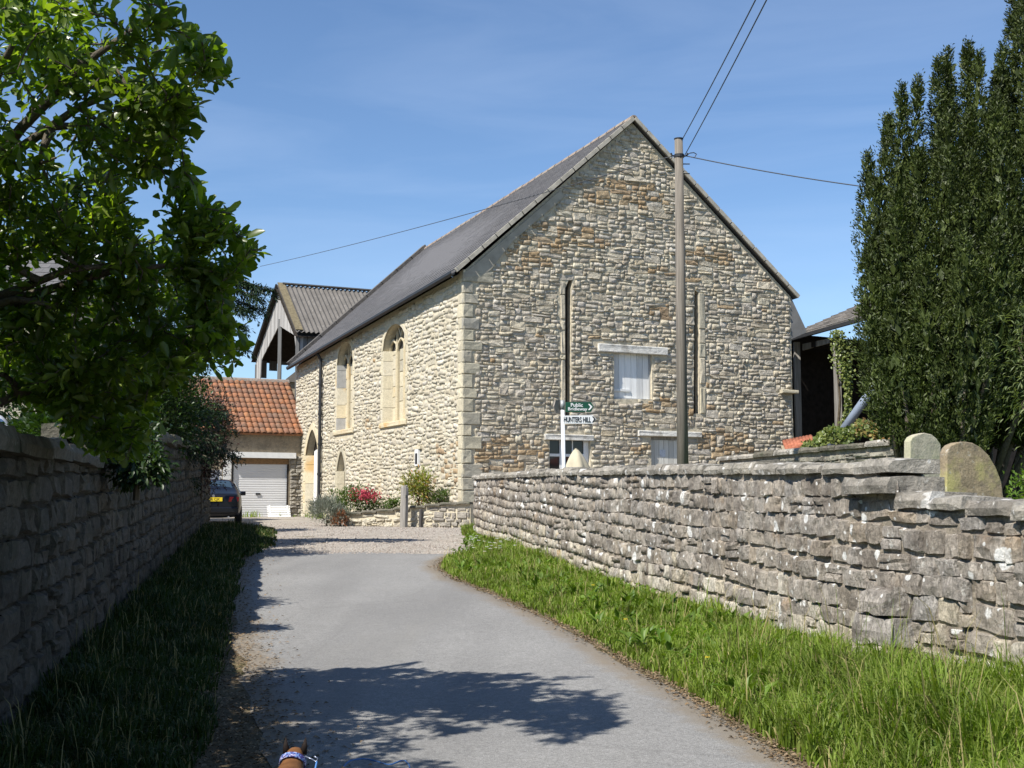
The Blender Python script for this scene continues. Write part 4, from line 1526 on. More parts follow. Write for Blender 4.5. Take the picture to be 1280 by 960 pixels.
# leaf litter and grit along both lane edges
nr = np.random.default_rng(17)
P, D, Nn, Ln, Wd = [], [], [], [], []
for k in range(15000):
    y = 4.2 * (23 / 4.2) ** nr.random()
    if nr.random() < .72: x = lerp_path(LANE_L, y) + nr.normal() * .26 - .16
    else: x = lerp_path(LANE_R, y) + nr.normal() * .06 - .01
    az = nr.random() * 6.28
    P.append((x, y, gz(x, y) + .022)); D.append((math.cos(az), math.sin(az), nr.uniform(-.05, .35))); Nn.append((nr.normal() * .3, nr.normal() * .3, 1))
    s = nr.uniform(.012, .045); Ln.append(s); Wd.append(s * .5)
M_LITTER = leaf_mat('fallen leaves', [(.13, .085, .045), (.20, .14, .08), (.27, .20, .13), (.10, .075, .045)], 0, None, .9, .1)
tag(leaf_obj('leaf_litter', P, D, Nn, Ln, Wd, M_LITTER, kind='stuff'), kind='stuff')
# ------------------------------------------------------------------ garage range with pantile roof
rng = random.Random(77)
GO = at(380.5, 640, 50.3); GO.z = 0
GA = Plane(GO, GD, GN)
A_ = lambda x, y: GA.hit(x, y)
gg = gz(0, 48) - .1
garage = thing('garage', 'low garage range with orange pantile roof and white roller door beside the hall', 'garage', (GO.x - 3, GO.y - 1.4, gg))
uL = -9.5
u_d0, u_d1 = A_(289.5, 610)[0], A_(361, 610)[0]
z_lint, z_base = A_(325, 573)[1], gg
z_eave = A_(330, 542)[1]
z_wall = z_eave + .12
u_s0, u_s1 = A_(266, 600)[0] - .25, A_(277, 600)[0]
z_s = A_(270, 590)[1] + .1
M_BROWNREND = stone_mat('brown render', [(.30, .25, .18)], grime=.25, bump=.5, dark=(.19, .165, .125))
M_WHITEBLOCK = plain('white painted block', (.70, .70, .68), .8, .2, .1, 8, .4)
wall = wall_sheet(GA, [(uL, gg - .3), (0, gg - .3), (0, z_wall), (uL, z_wall)], [[(u_d0, gg - .2), (u_d1, gg - .2), (u_d1, z_lint), (u_d0, z_lint)], [(u_s0, gg - .2), (u_s1, gg - .2), (u_s1, z_s), (u_s0, z_s)]], M_BROWNREND, 'wall', garage, .2)
# roller door: ribs, side guides, handle
rd = MB(); nsl = 24
zt = A_(325, 580)[1]
for i in range(nsl):
    a, b = gg + (zt - gg) * i / nsl, gg + (zt - gg) * (i + 1) / nsl
    for (z0_, o0), (z1_, o1) in (((a, -.094), (a + (b - a) * .3, -.087)), ((a + (b - a) * .3, -.087), (a + (b - a) * .8, -.087)), ((a + (b - a) * .8, -.087), (b, -.094))):
        rd.quad(GA.P(u_d0, z0_, o0), GA.P(u_d1, z0_, o0), GA.P(u_d1, z1_, o1), GA.P(u_d0, z1_, o1))
M_ROLLER = plain('white roller door', (.66, .66, .66), .5, .35, .04, 1.5)
door = rd.build('roller_door', M_ROLLER, garage)
a = A_(323, 617.5)
MB().prism([GA.P(a[0] + x, a[1] + z, -.082) for x, z in ((-.09, -.03), (.09, -.03), (.09, .04), (-.09, .04))], GN * .03).build('handle', M_BLACK, door)
M_BROWNWOOD = wood_mat('brown timber', (.28, .17, .085), .8, 'x', .3)
MB().prism([GA.P(u, z, -.12) for u, z in ((u_d0, zt), (u_d1, zt), (u_d1, z_lint + .01), (u_d0, z_lint + .01))], GN * .06).build('lintel_board', M_BROWNWOOD, garage)
z1_, z0_ = A_(325, 565.5)[1], A_(325, 572.5)[1]
MB().prism([GA.P(A_(284, 568)[0], z0_, .003), GA.P(A_(369, 568)[0], z0_, .003), GA.P(A_(369, 568)[0], z1_, .003), GA.P(A_(284, 568)[0], z1_, .003)], GN * .14).build('door_hood', M_WHITEPAINT, garage)
for u in (u_d0, u_d1 - .07):
    MB().prism([GA.P(u, gg, -.08), GA.P(u + .07, gg, -.08), GA.P(u + .07, zt, -.08), GA.P(u, zt, -.08)], GN * .05).build('guide', M_BLACK if u == u_d0 else M_DARK, garage)
# white block wall and pale side door at the left of the roller door
ub0, ub1 = A_(278, 610)[0], u_d0 - .03
z = gg
while z < z_lint - .05:
    h = min(.215, z_lint - z)
    o_ = rng.random() * .2
    for q0, q1 in ((ub0, ub0 + .2 + o_), (ub0 + .2 + o_, ub1)):
        MB().prism([GA.P(q0 + .005, z + .005, .003), GA.P(q1 - .005, z + .005, .003), GA.P(q1 - .005, z + h - .005, .003), GA.P(q0 + .005, z + h - .005, .003)], GN * .03).build('block', M_WHITEBLOCK, wall)
    z += h
M_PALEBLUE = plain('pale blue grey paint', (.52, .56, .64), .6, .3, .05)
MB().prism([GA.P(u, z, -.14) for u, z in ((u_s0, gg), (u_s1, gg), (u_s1, z_s), (u_s0, z_s))], -GN * .04).build('side_door', M_PALEBLUE, garage)
MB().prism([GA.P(u, z, -.10) for u, z in ((u_s1 - .07, gg), (u_s1, gg), (u_s1, z_s), (u_s1 - .07, z_s))], GN * .105).build('door_frame', M_WHITEPAINT, garage)
# right pier in dark stone
V_PIER = stone_variants('stone', stone_mat('pier stone', [(.30, .28, .24), (.37, .34, .28), (.25, .23, .2), (.42, .38, .31)], bump=.7), 8, 51)
up0, up1 = u_d1 + .04, -.02
zpt = A_(370, 573)[1]
z = gg
while z < zpt:
    h = rng.uniform(.12, .2); k = rng.uniform(.35, .65)
    for q0, q1 in ((up0, up0 + (up1 - up0) * k), (up0 + (up1 - up0) * k, up1)):
        link('stone', rng.choice(V_PIER), wall, frame_mtx(GA.P((q0 + q1) / 2, z + h / 2, .0), GD, GN, q1 - q0 - .02, rng.uniform(.04, .1), h - .02, roll=rng.uniform(-.04, .04)))
    z += h
# roof: each pantile a part
eaL, eaR = A_(285, 538), A_(381, 543)
Rr = at(362, 477.5, GO.y + 2.45)
rise = Rr.z - z_eave
run = 2.75
ER = GA.P(.02, z_eave, .16)
EL = GA.P(uL, z_eave + .0, .16)
RR_ = ER - GN * (run + .16); RR_.z = Rr.z
RL_ = EL - GN * (run + .16); RL_.z = Rr.z
M_PAN = Mat('pantile', .85, .2)
c = M_PAN.ramp(M_PAN.rnd(), [(0, (.30, .135, .075)), (.25, (.35, .155, .08)), (.5, (.26, .135, .09)), (.7, (.40, .165, .075)), (.85, (.22, .13, .095)), (1, (.47, .20, .08))])
c = M_PAN.mix(M_PAN.ramp(M_PAN.noise(3.0, 6, .65), [(.42, 0), (.64, .68)]), c, (.16, .12, .09))
c = M_PAN.mix(M_PAN.ramp(M_PAN.noise(14, 5, .7), [(.60, 0), (.7, .5)]), c, (.34, .31, .25))
M_PAN.bump(M_PAN.noise(30, 5), .4, .01)
M_PAN = M_PAN.col(c)
groof = MB().add([ER, EL, RL_, RR_] + [p - Vector((0, 0, .07)) for p in (ER, EL, RL_, RR_)], [(0, 3, 2, 1), (4, 5, 6, 7), (0, 1, 5, 4), (0, 4, 7, 3)]).build('roof', M_PAN, garage)
slope = (RR_ - ER); sl_n = slope.normalized(); nrm = GD.cross(sl_n).normalized()
if nrm.z < 0: nrm = -nrm
rowsn, tw = 11, .235
rl = slope.length / rowsn
pv = []
for k in range(5):
    mbp = MB(); pr = []
    for i in range(9):
        t = i / 8
        pr.append((-.5 + 1.08 * t, (.044 * math.sin(t * math.pi * 1.05) if t < .62 else .044 * math.sin(.62 * math.pi * 1.05) * (1 - (t - .62) / .3) - .012 * (t > .85))))
    vs = [(x * tw, l * rl * 1.18 - .0, z + (.034 - .03 * l) + rng.uniform(-.004, .004)) for l in (0, 1) for x, z in pr]
    vs += [(x * tw, 0, z + .012) for x, z in pr]
    mbp.add(vs, [(i, i + 1, i + 10, i + 9) for i in range(8)] + [(18 + i, 18 + i + 1, i + 1, i) for i in range(8)])
    pv.append(mbp.mesh('pantile', M_PAN, True))
ncol = 26
for r in range(rowsn):
    for cI in range(ncol):
        p = ER - GD * (tw * (cI + .5)) + slope * (r / rowsn) + nrm * (.02 + rng.uniform(0, .006)) - sl_n * .03
        m = Matrix.Identity(4)
        ro = rng.uniform(-.02, .02)
        dx = (GD + sl_n * ro).normalized(); dy = (sl_n - GD * ro).normalized()
        for i in range(3): m[i][0], m[i][1], m[i][2], m[i][3] = dx[i], dy[i], nrm[i], p[i]
        link('pantile', rng.choice(pv), groof, m)
M_RT2 = stone_mat('weathered ridge', [(.23, .19, .16), (.28, .23, .19)], grime=.3, bump=.4, lichen=.3)
for i in range(13):
    a = RR_ - GD * (.46 * i); b = a - GD * .455
    mbt = MB(); hz = GN
    prof = [(-.16, -.10), (-.11, .0), (0, .05), (.11, .0), (.16, -.10)]
    mbt.add([p + hz * x + Vector((0, 0, z + .05)) for p in (a, b) for x, z in prof], [(k, k + 1, k + 6, k + 5) for k in range(4)] + [(0, 1, 2, 3, 4), (9, 8, 7, 6, 5)])
    mbt.build('ridge_tile', M_RT2, groof)
mb = MB()   # gable end and back of the range
b0 = GA.P(0.0, gg, 0); b1 = b0 - GN * (2 * run)
mb.add([b0, b1, Vector((*b1.xy, z_wall)), Vector((*(b0 - GN * run).xy, Rr.z - .12)), Vector((*b0.xy, z_wall))], [(0, 1, 2, 3, 4)])
mb.build('end_wall', M_BROWNREND, garage)
mb = MB(); E5, E6 = ER - GN * (2 * run + .3), EL - GN * (2 * run + .3)
mb.quad(RR_, RL_, E6, E5); mb.build('rear_slope', M_PAN, groof)

# things standing by the garage door
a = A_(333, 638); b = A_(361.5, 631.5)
slb = thing('sunlit_patch_slats', 'white slatted board leaning at the foot of the garage roller door', 'board', GA.P((a[0] + b[0]) / 2, gg, .15))  # slats added to give the bright sunlit patch at the door foot
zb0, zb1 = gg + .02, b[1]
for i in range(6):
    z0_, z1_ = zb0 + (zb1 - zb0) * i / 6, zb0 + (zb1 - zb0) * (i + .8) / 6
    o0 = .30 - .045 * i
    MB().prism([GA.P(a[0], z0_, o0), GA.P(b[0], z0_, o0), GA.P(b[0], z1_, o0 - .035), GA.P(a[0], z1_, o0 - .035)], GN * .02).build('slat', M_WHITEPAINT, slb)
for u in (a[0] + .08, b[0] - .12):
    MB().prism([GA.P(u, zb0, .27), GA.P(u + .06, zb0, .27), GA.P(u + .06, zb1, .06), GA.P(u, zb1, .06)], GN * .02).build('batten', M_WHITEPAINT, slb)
c = G(370, 641); c.y -= .3; c.z = gz(c.x, c.y)
bk = thing('bucket', 'small white bucket standing by the stone pier beside the garage door', 'bucket', c)
MB().lathe(c, [(.01, 0), (.17, 0), (.22, .40), (.235, .40), (.235, .43), (.20, .43), (.16, .05), (.01, .05)], 14).build('body', M_WHITEPAINT, bk, True)
hp = [c + Vector((.22 * math.cos(t), 0, .40 + .0 + .17 * math.sin(t))) for t in [math.pi * k / 8 for k in range(9)]]
MB().tube(hp, .01, 5).build('handle', M_BLACK, bk)
c = G(376.5, 640); c.z = gz(c.x, c.y)
bn = thing('dustbin', 'dark bin with lid between white bucket and arched doorway', 'bin', c)
MB().lathe(c, [(.01, 0), (.21, 0), (.25, .62), (.01, .62)], 14).build('body', M_BLACK, bn, True)
MB().lathe(c + Vector((0, 0, .625)), [(.27, 0), (.27, .05), (.18, .10), (.04, .12), (.01, .12)], 14).build('lid', M_BLACK, bn, True)

# ------------------------------------------------------------------ tall open barn behind
M_CORR = Mat('corrugated cement sheet', .9, .15)
c = M_CORR.ramp(M_CORR.noise(1.4, 7, .7), [(.3, (.105, .097, .088)), (.7, (.165, .152, .137))])
c = M_CORR.mix(M_CORR.ramp(M_CORR.noise(9, 6, .75), [(.58, 0), (.68, .6)]), c, (.42, .40, .36))
M_CORR.bump(M_CORR.noise(20, 4), .3, .01)
M_CORR = M_CORR.col(c)
M_MOSS = stone_mat('mossy verge sheet', [(.16, .135, .085), (.20, .165, .10)], grime=.4, bump=.4)
M_BOARD = wood_mat('grey barn boards', (.36, .345, .325), .85, 'z', .25)
Nc = at(373.5, 440, 57.0); Nc.z = 0
BP = Plane(Nc, GN, LN)            # gable end plane (faces left); local x increases towards the camera -> use negative
Bh = lambda x, y: BP.hit(x, y)
be_n, b_ap, be_f = Bh(373, 413.5), Bh(351, 358.5), Bh(320.5, 449)
barn = thing('open_barn', 'tall open barn with corrugated grey roof and grey boarded gable rising behind the hall', 'barn', (Nc.x, Nc.y, gz(Nc.x, Nc.y)))
gb = gz(Nc.x, Nc.y)
P_ = lambda u, z, o=0: BP.P(u, z, o)
op_ap, op_l, op_r = Bh(349.5, 407), Bh(327.5, 450), Bh(369, 419)
op_rb = Bh(371.5, 447)
outl = [be_f, (be_f[0], be_f[1] - 1.4), (op_l[0] - .1, be_f[1] - 1.4), op_l, op_ap, op_r, op_rb, (op_rb[0] + .02, gb), (be_n[0], gb), be_n, b_ap]
# boards of the gable, one by one, cut to the opening above and below
nbd = 26
ua, ub = be_f[0], be_n[0]
gend = MB().prism([P_(ub - .16, gb, -.10), P_(ub - .02, gb, -.10), P_(ub - .02, be_n[1] - .1, -.10), P_(ub - .16, be_n[1] - .1, -.10)], -LN * .14).build('gable_end', M_BOARD, barn)


def line_z(pts, u):
    for (a, za), (b, zb_) in zip(pts[:-1], pts[1:]):
        if min(a, b) <= u <= max(a, b): return za + (zb_ - za) * (u - a) / (b - a + 1e-9)
    return None


roof_line = [be_f, b_ap, be_n]
open_line = [(be_f[0], be_f[1] - 2.2), (op_l[0] - .3, be_f[1] - 2.2), op_l, op_ap, op_r, (op_rb[0] + .05, op_rb[1] - .1)]
for i in range(nbd):
    a, b = ua + (ub - ua) * i / nbd, ua + (ub - ua) * (i + 1) / nbd
    m = (a + b) / 2
    tp = [line_z(roof_line, a), line_z(roof_line, b)]
    lo = line_z(open_line, m)
    if lo is None: lo = gb
    lo = [line_z(open_line, a) or lo, line_z(open_line, b) or lo]
    MB().prism([P_(a + .012, lo[0]), P_(b - .012, lo[1]), P_(b - .012, tp[1] - .04), P_(a + .012, tp[0] - .04)], LN * (.03 + .012 * (i % 2))).build('board', M_BOARD, gend)
# roof: corrugated slopes
rlen = 14.0
def corr(e0, r0, name, nw):
    mb = MB(); vs = []
    n = nw * 6
    dn = (GD).cross((r0 - e0)).normalized()
    if dn.z < 0: dn = -dn
    for i in range(n + 1):
        o_ = .042 * math.cos(2 * math.pi * i / 6)
        s_ = GD * (rlen * i / n)
        for b in (0, .5, 1): vs.append(e0.lerp(r0, b) + s_ + dn * (o_ + .06))
    mb.add(vs, [(i * 3 + k, (i + 1) * 3 + k, (i + 1) * 3 + k + 1, i * 3 + k + 1) for i in range(n) for k in range(2)])
    return mb.build(name, M_CORR, barn, True)


ov = LN * .25
e0 = P_(*be_n) + ov + GN * .2 - Vector((0, 0, .12)); r0 = P_(*b_ap) + ov + Vector((0, 0, .05)); e1 = P_(*be_f) + ov - GN * .1
corr(e0, r0, 'corrugated_sheet', 62)
corr(e1, r0, 'corrugated_sheet', 62)
MB().bar(e0 + Vector((0, 0, .14)) - LN * .25, r0 + Vector((0, 0, .14)) - LN * .25, .34, .05, GD.cross(r0 - e0)).build('verge_sheet', M_MOSS, barn)
MB().bar(r0 + Vector((0, 0, .12)) - LN * .3, r0 + GD * rlen + Vector((0, 0, .12)), .35, .06).build('ridge_cap', M_CORR, barn)
# eave boarding on the near side, posts, far boards with gaps
M_DKBOARD = wood_mat('tarred barn boards', (.16, .16, .155), .85, 'z', .3)
sb = MB()
p0 = P_(be_n[0] - .05, 0)
for i in range(26):
    a = p0 + GD * (.1 + i * .36); b = p0 + GD * (.1 + i * .36 + .335)
    zt_, zb_ = be_n[1] - .12, be_n[1] - 2.6
    sb.prism([Vector((a.x, a.y, zb_)), Vector((b.x, b.y, zb_)), Vector((b.x, b.y, zt_)), Vector((a.x, a.y, zt_))], GN * (.02 + .01 * (i % 3)))
sb.build('eave_boards', M_DKBOARD, barn)
MB().bar(p0 + Vector((0, 0, be_n[1] - .06)) + GN * .06, p0 + GD * 10 + Vector((0, 0, be_n[1] - .06)) + GN * .06, .08, .14).build('eave_gutter', M_BLACK, barn)
for u, tpz in ((ub - .08, be_n[1] - .2), (op_ap[0] + .12, op_ap[1] + .3), (ua + .15, be_f[1] - .3)):
    for dd_ in (0, 6.5, 13):
        q = P_(u, 0) + GD * dd_
        MB().abox(q.x - .085, q.x + .085, q.y - .085, q.y + .085, gb, tpz).build('post', M_DKBOARD, barn)
for dd_ in (6.5, 13):
    MB().bar(P_(ub, be_n[1] - 2.6) + GD * dd_, P_(ua, be_n[1] - 2.6) + GD * dd_, .15, .25).build('tie_beam', M_OLDWOOD, barn)
FP = Plane(P_(ua + .05, 0), GD, GN)
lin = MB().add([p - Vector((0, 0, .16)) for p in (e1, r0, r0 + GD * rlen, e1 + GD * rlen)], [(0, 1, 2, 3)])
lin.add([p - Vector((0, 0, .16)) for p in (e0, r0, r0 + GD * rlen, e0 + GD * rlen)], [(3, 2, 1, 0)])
lin.build('roof_shade_sheet', M_DARK, barn)  # dark sheets added below both slopes to stand for the shade inside
fb = MB()
for i in range(20):
    a = P_(ua + .05, 0) + GD * (.12 + i * .55); b = a + GD * .42
    pxb = proj((a.x, a.y, be_f[1] - 1.2))[0]
    zb__ = FP.hit(pxb, np.interp(pxb, [322, 347, 400], [473, 456, 456]))[1]
    fb.prism([Vector((a.x, a.y, zb__)), Vector((b.x, b.y, zb__)), Vector((b.x, b.y, be_f[1] + .1)), Vector((a.x, a.y, be_f[1] + .1))], -GN * .03)
fb.build('gap_boards', M_DKBOARD, barn)
MB().prism([P_(ua, 0) + GD * 7 + Vector((0, 0, be_n[1] - 2.0)), P_(ub, 0) + GD * 7 + Vector((0, 0, be_n[1] - 2.3)), P_(ub, be_n[1] - .1) + GD * 7, P_(*b_ap) + GD * 7, P_(ua, be_f[1] - .1) + GD * 7], GD * .05).build('rear_boards', M_DKBOARD, barn)
# low grey roof seen between the garage and the hall
p = at(357, 477, 62); q = at(371, 466, 62); r_ = at(372, 478, 62)
shed = thing('shed', 'small grey lean-to roof glimpsed between the pantile ridge and the hall corner', 'shed', (q.x, 62, gz(0, 60)))
MB().prism([p, at(357, 474, 62), at(371, 463, 62), at(379, 463, 62), at(379, 478, 62)], Vector((.6, 3.5, 0))).build('roof', M_CORR, shed, recalc=True)
MB().abox(p.x + .1, p.x + 1.0, 62.2, 65, gz(0, 60), p.z + .02).build('wall', M_BROWNREND, shed)

# ------------------------------------------------------------------ open cart shed on the right of the hall
Q1, Q2 = at(986, 424, 43.2), at(1066, 401.5, 40.6)
cs_d = Vector((Q2.x - Q1.x, Q2.y - Q1.y, 0)).normalized()
cs_n = Vector((cs_d.y, -cs_d.x, 0))
Q3 = Q1 + (Q2 - Q1) * 2.6
gs = gz(0, 42)
csh = thing('cart_shed', 'dark open-fronted timber shed with stone-tiled roof beside the hall and behind the yew', 'shed', (Q2.x, Q2.y, gs))
back = -cs_n * 5.5
M_STILE = stone_mat('grey roof tile', [(.19, .175, .16), (.24, .22, .195), (.15, .14, .13), (.27, .24, .21)], grime=.3, bump=.4, lichen=.3)
ro0, ro1 = Q1 + cs_n * .3, Q3 + cs_n * .3
rr0, rr1 = at(1004, 396, 46.5), None
rr0 = Q1 - cs_n * 3.6 + Vector((0, 0, 1.55)); rr1 = Q3 - cs_n * 3.6 + Vector((0, 0, 1.55 - .1))
csroof = MB().add([ro0, ro1, rr1, rr0] + [p - Vector((0, 0, .08)) for p in (ro0, ro1, rr1, rr0)], [(0, 1, 2, 3), (7, 6, 5, 4), (0, 4, 5, 1), (3, 2, 6, 7), (0, 3, 7, 4), (1, 5, 6, 2)]).build('roof', M_STILE, csh)
slates(ro0, ro1, rr1, rr0, 10, 26, M_STILE, csroof, rng, 'roof_tiles', .02)
for i in range(8):
    a, b = rr0.lerp(rr1, i / 8 + .004), rr0.lerp(rr1, (i + 1) / 8 - .004)
    MB().bar(a + Vector((0, 0, .06)), b + Vector((0, 0, .06)), .30, .14).build('ridge_tile', M_STILE, csroof)
MB().bar(ro0 - Vector((0, 0, .12)) + cs_n * .06, ro1 - Vector((0, 0, .12)) + cs_n * .06, .12, .12).build('gutter', M_BLACK, csh)
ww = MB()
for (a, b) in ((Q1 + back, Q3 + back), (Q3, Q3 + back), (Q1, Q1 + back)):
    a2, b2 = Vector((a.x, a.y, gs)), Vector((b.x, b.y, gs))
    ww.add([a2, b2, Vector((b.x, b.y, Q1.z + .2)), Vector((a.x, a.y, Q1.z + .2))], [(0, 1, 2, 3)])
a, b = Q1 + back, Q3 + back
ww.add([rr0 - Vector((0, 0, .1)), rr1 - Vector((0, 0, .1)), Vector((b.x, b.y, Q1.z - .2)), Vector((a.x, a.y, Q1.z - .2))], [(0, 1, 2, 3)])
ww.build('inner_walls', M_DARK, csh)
pa, pb = at(1003, 434, 43), at(1036, 426, 42)
MB().prism([at(1003, 438, Q1.y - .5), at(1036, 429, Q1.y - 1.6), at(1036, 423, Q1.y - 1.6), at(1003, 430, Q1.y - .5)], -cs_n * .06).build('fascia_board', M_OLDWOOD, csh)
for px, dz in ((1046, 0), (996, .1), (1110, 0)):
    q = Q1 + (Q3 - Q1) * ((px - 986) / 208)
    MB().abox(q.x - .1, q.x + .1, q.y - .1, q.y + .1, gs, Q1.z - .15).build('post', M_OLDWOOD, csh)
for t in (.15, .45, .75):
    q = Q1 + (Q3 - Q1) * t
    MB().bar(q + Vector((0, 0, -.4)), q + back + Vector((0, 0, -.4)), .18, .22).build('tie_beam', M_DARK, csh)
# leaning pipe in the shed mouth
a, b = at(1066, 521, 40.2), at(1096, 479, 39.4)
pa = a + (a - b).normalized() * 1.6
tag(MB().tube([pa, b + (b - a) * .3], .14, 12).build('pipe', plain('blue grey pipe', (.20, .24, .31), .5, .4, .1), None, True), 'blue-grey pipe leaning in the dark mouth of the shed by the yew', 'pipe')
# pale lamps or scraps hanging inside the shed
# ------------------------------------------------------------------ yard wall behind
ya, yb_ = at(899, 571, 30), at(1137, 547, 22.5)
yd = Vector((yb_.x - ya.x, yb_.y - ya.y, 0)); ylen = yd.length; yd.normalize()
yn = Vector((yd.y, -yd.x, 0))
YW = Plane(Vector((ya.x, ya.y, 0)), yd, yn)
ywall = thing('yard_wall', 'low dark coursed stone wall behind the churchyard wall, under the ivy bank', 'stone wall', (ya.x, ya.y, gz(0, ya.y)))
yz = lambda u: ya.z + (yb_.z - ya.z) * u / ylen
yg = gz(0, 22)
MB().prism([YW.P(0, yg, 0), YW.P(ylen, yg, 0), YW.P(ylen, yz(ylen) - .1, 0), YW.P(0, yz(0) - .1, 0)], -yn * .38).build('core', M_WALLMORTAR, ywall, recalc=True)
V_Y = stone_variants('stone', stone_mat('yard wall stone', [(.25, .235, .19), (.32, .30, .24), (.20, .19, .16), (.36, .33, .26)], bump=.9, lichen=.4, dark=(.10, .09, .075)), 10, 61)
st = []
for u, z, w, h in rubble(rng, .02, ylen - .02, ya.z - .55, yb_.z, (.10, .18), (.2, .5), lambda u, z: z > yz(min(max(u, 0), ylen)) - .10, .01, .2, .018):
    c = YW.P(u, z, -.01)
    st.append((frame_mtx(c, yd, yn, w, rng.uniform(.03, .08), h), rng.choice(V_Y), ywall, seen_size(c, w, h, yn)))
place_stones(st, 260)
u = 0
while u < ylen:
    w = rng.uniform(.6, 1.1); w = min(w, ylen - u + .02)
    c = YW.P(u + w / 2, yz(u + w / 2) - .11, -.16)
    mq = MB(); slab(mq, rng, c, yd, yn, w - .015, .46, .12 + rng.uniform(-.02, .02), .012, 3, .02); mq.build('coping_stone', M_SHADECOPING if rng.random() < .5 else M_COPING, ywall)
    u += w
# red tile scrap roof on the yard side
a, b = at(979, 556, 33), at(1016, 549, 32)
tr = thing('tile_roof', 'small strip of red pantiles showing above the yard wall at the hall corner', 'roof', (a.x, a.y, a.z - .5))
M_REDPAN = plain('red pantile', (.33, .12, .07), .85, .15, .35, 6, .3)
for i in range(9):
    p = a.lerp(b, (i + .5) / 9)
    MB().tube([p + Vector((0, -.35, -.16)), p + Vector((.10, .5, .10))], .062, 8).build('pantile', M_REDPAN, tr, True)
MB().prism([a + Vector((-.05, -.30, -.25)), b + Vector((.05, -.30, -.25)), b + Vector((.15, .5, 0)), a + Vector((.05, .5, 0))], Vector((0, 0, -.9))).build('base', M_BROWNREND, tr, recalc=True)

# ------------------------------------------------------------------ gravestones
M_GRAVE1 = stone_mat('pale gravestone', [(.42, .38, .29)], grime=.2, bump=.3, patch=(.36, .36, .22), patch_at=(.5, .7), patch_scale=3)
M_GRAVE2 = stone_mat('lichened gravestone', [(.29, .23, .15)], grime=.3, bump=.35, patch=(.42, .38, .15), patch_at=(.50, .62), patch_scale=2.6, dark=(.17, .14, .11), lichen=.5)


def gravestone(label, pts_px, Y, th, mat, yaw, base_z):
    pl = Plane(at(pts_px[0][0], pts_px[0][1], Y), Vector((math.cos(yaw), math.sin(yaw), 0)), Vector((math.sin(yaw), -math.cos(yaw), 0)))
    pts = [pl.hit(x, y) for x, y in pts_px]
    c = pl.P((pts[0][0] + pts[-1][0]) / 2, base_z)
    t = thing('gravestone', label, 'gravestone', c, 'gravestones behind the churchyard wall')
    pts = [(pts[0][0], base_z - .1)] + pts + [(pts[-1][0], base_z - .1)]
    o = MB().prism([pl.P(u, z) for u, z in pts], -pl.n * th).build('slab', mat, t, recalc=True)
    bv = o.modifiers.new('edge', 'BEVEL'); bv.width = .015; bv.segments = 2; bv.limit_method = 'ANGLE'
    return t


gravestone('small pale gravestone with shouldered top at the end of the yard wall', [(1137.5, 590), (1138, 551), (1141, 546), (1147, 543), (1156, 541), (1165, 543), (1171, 548), (1176.5, 556), (1177, 590)], 17.0, .13, M_GRAVE1, .42, gz(0, 17) + .8)
arc = [(1183, 650), (1183.5, 566), (1186, 560), (1190, 556), (1197, 553), (1206, 552), (1216, 553.5), (1226, 559), (1236, 569), (1245, 584), (1252, 602), (1258, 650)]
gravestone('large round-topped gravestone blotched with yellow lichen leaning behind the wall end', arc, 12.4, .12, M_GRAVE2, .30, gz(0, 12.4) + .7)

# ------------------------------------------------------------------ telegraph pole and wires
Yp = 23.5
pb_, pt_ = at(853.5, 577, Yp), at(848.3, 174, Yp)
pole = thing('telegraph_pole', 'tall weathered wooden telegraph pole in front of the gable', 'pole', (pb_.x + .02, Yp, gz(0, Yp)))
foot = pb_ + (pb_ - pt_) * ((pb_.z - gz(0, Yp)) / (pt_.z - pb_.z))
MB().tube([foot, foot.lerp(pt_, .5), pt_], [.116, .098, .079], 14).build('shaft', M_POLE, pole, True)
pd = (pt_ - foot).normalized()
MB().tube([pt_, pt_ + pd * .015, pt_ + pd * .02], [.09, .09, .07], 14).build('cap', M_BLACK, pole)
hook = at(849, 195, Yp)
MB().tube([hook - Vector((0, 0, .03)), hook + Vector((0, 0, .03))], [.097, .097], 14).build('band', M_BLACK, pole)
for sx in (-.14, .14):
    MB().tube([hook + Vector((sx * .6, 0, 0)), hook + Vector((sx, -.02, .0)), hook + Vector((sx * 1.15, -.02, .05))], .018, 6).build('insulator', M_BLACK, pole)
for px, py in ((857, 205), (857, 217)):
    q = at(px, py, Yp); MB().tube([q - Vector((.12, 0, 0)), q + Vector((.08, 0, 0))], .011, 6).build('step_bolt', M_BLACK, pole)
lp = [hook + Vector((.13, -.02, 0)), hook + Vector((.20, -.02, .05)), hook + Vector((.28, -.02, .06)), hook + Vector((.33, -.02, .03)), hook + Vector((.30, -.02, -.02))]
MB().tube(lp, .010, 5).build('wire_tail', M_BLACK, pole)


def wire(a, b, sag, rad, label):
    pts = []
    for i in range(25):
        t = i / 24
        p = a.lerp(b, t); p.z -= sag * 4 * t * (1 - t)
        pts.append(p)
    tag(MB().tube(pts, rad, 5).build('overhead_wire', M_WIRE, None, True), label, 'wire', 'overhead wires on the telegraph pole')


M_WIRE = plain('cable', (.06, .065, .075), .6, .3, .05)
wire(hook + Vector((-.13, 0, 0)), at(325, 333, 52) , .10, .010, 'overhead wire running left from the pole in front of the slate roof')
wire(hook + Vector((.14, 0, 0)), at(1100, 236, 22.0), .04, .011, 'overhead wire running right from the pole to the yew')
wire(at(855, 172, Yp), at(962, -60, 14.0), .05, .010, 'right-hand one of the two wires rising from the pole top', ) if False else None
wire(at(853.5, 173, Yp), at(967, -45, 13.5), .03, .009, 'upper one of two wires rising steeply from pole top')
wire(at(856.5, 193, Yp), at(981, -45, 13.5), .03, .009, 'lower one of two wires rising steeply from the pole hook')

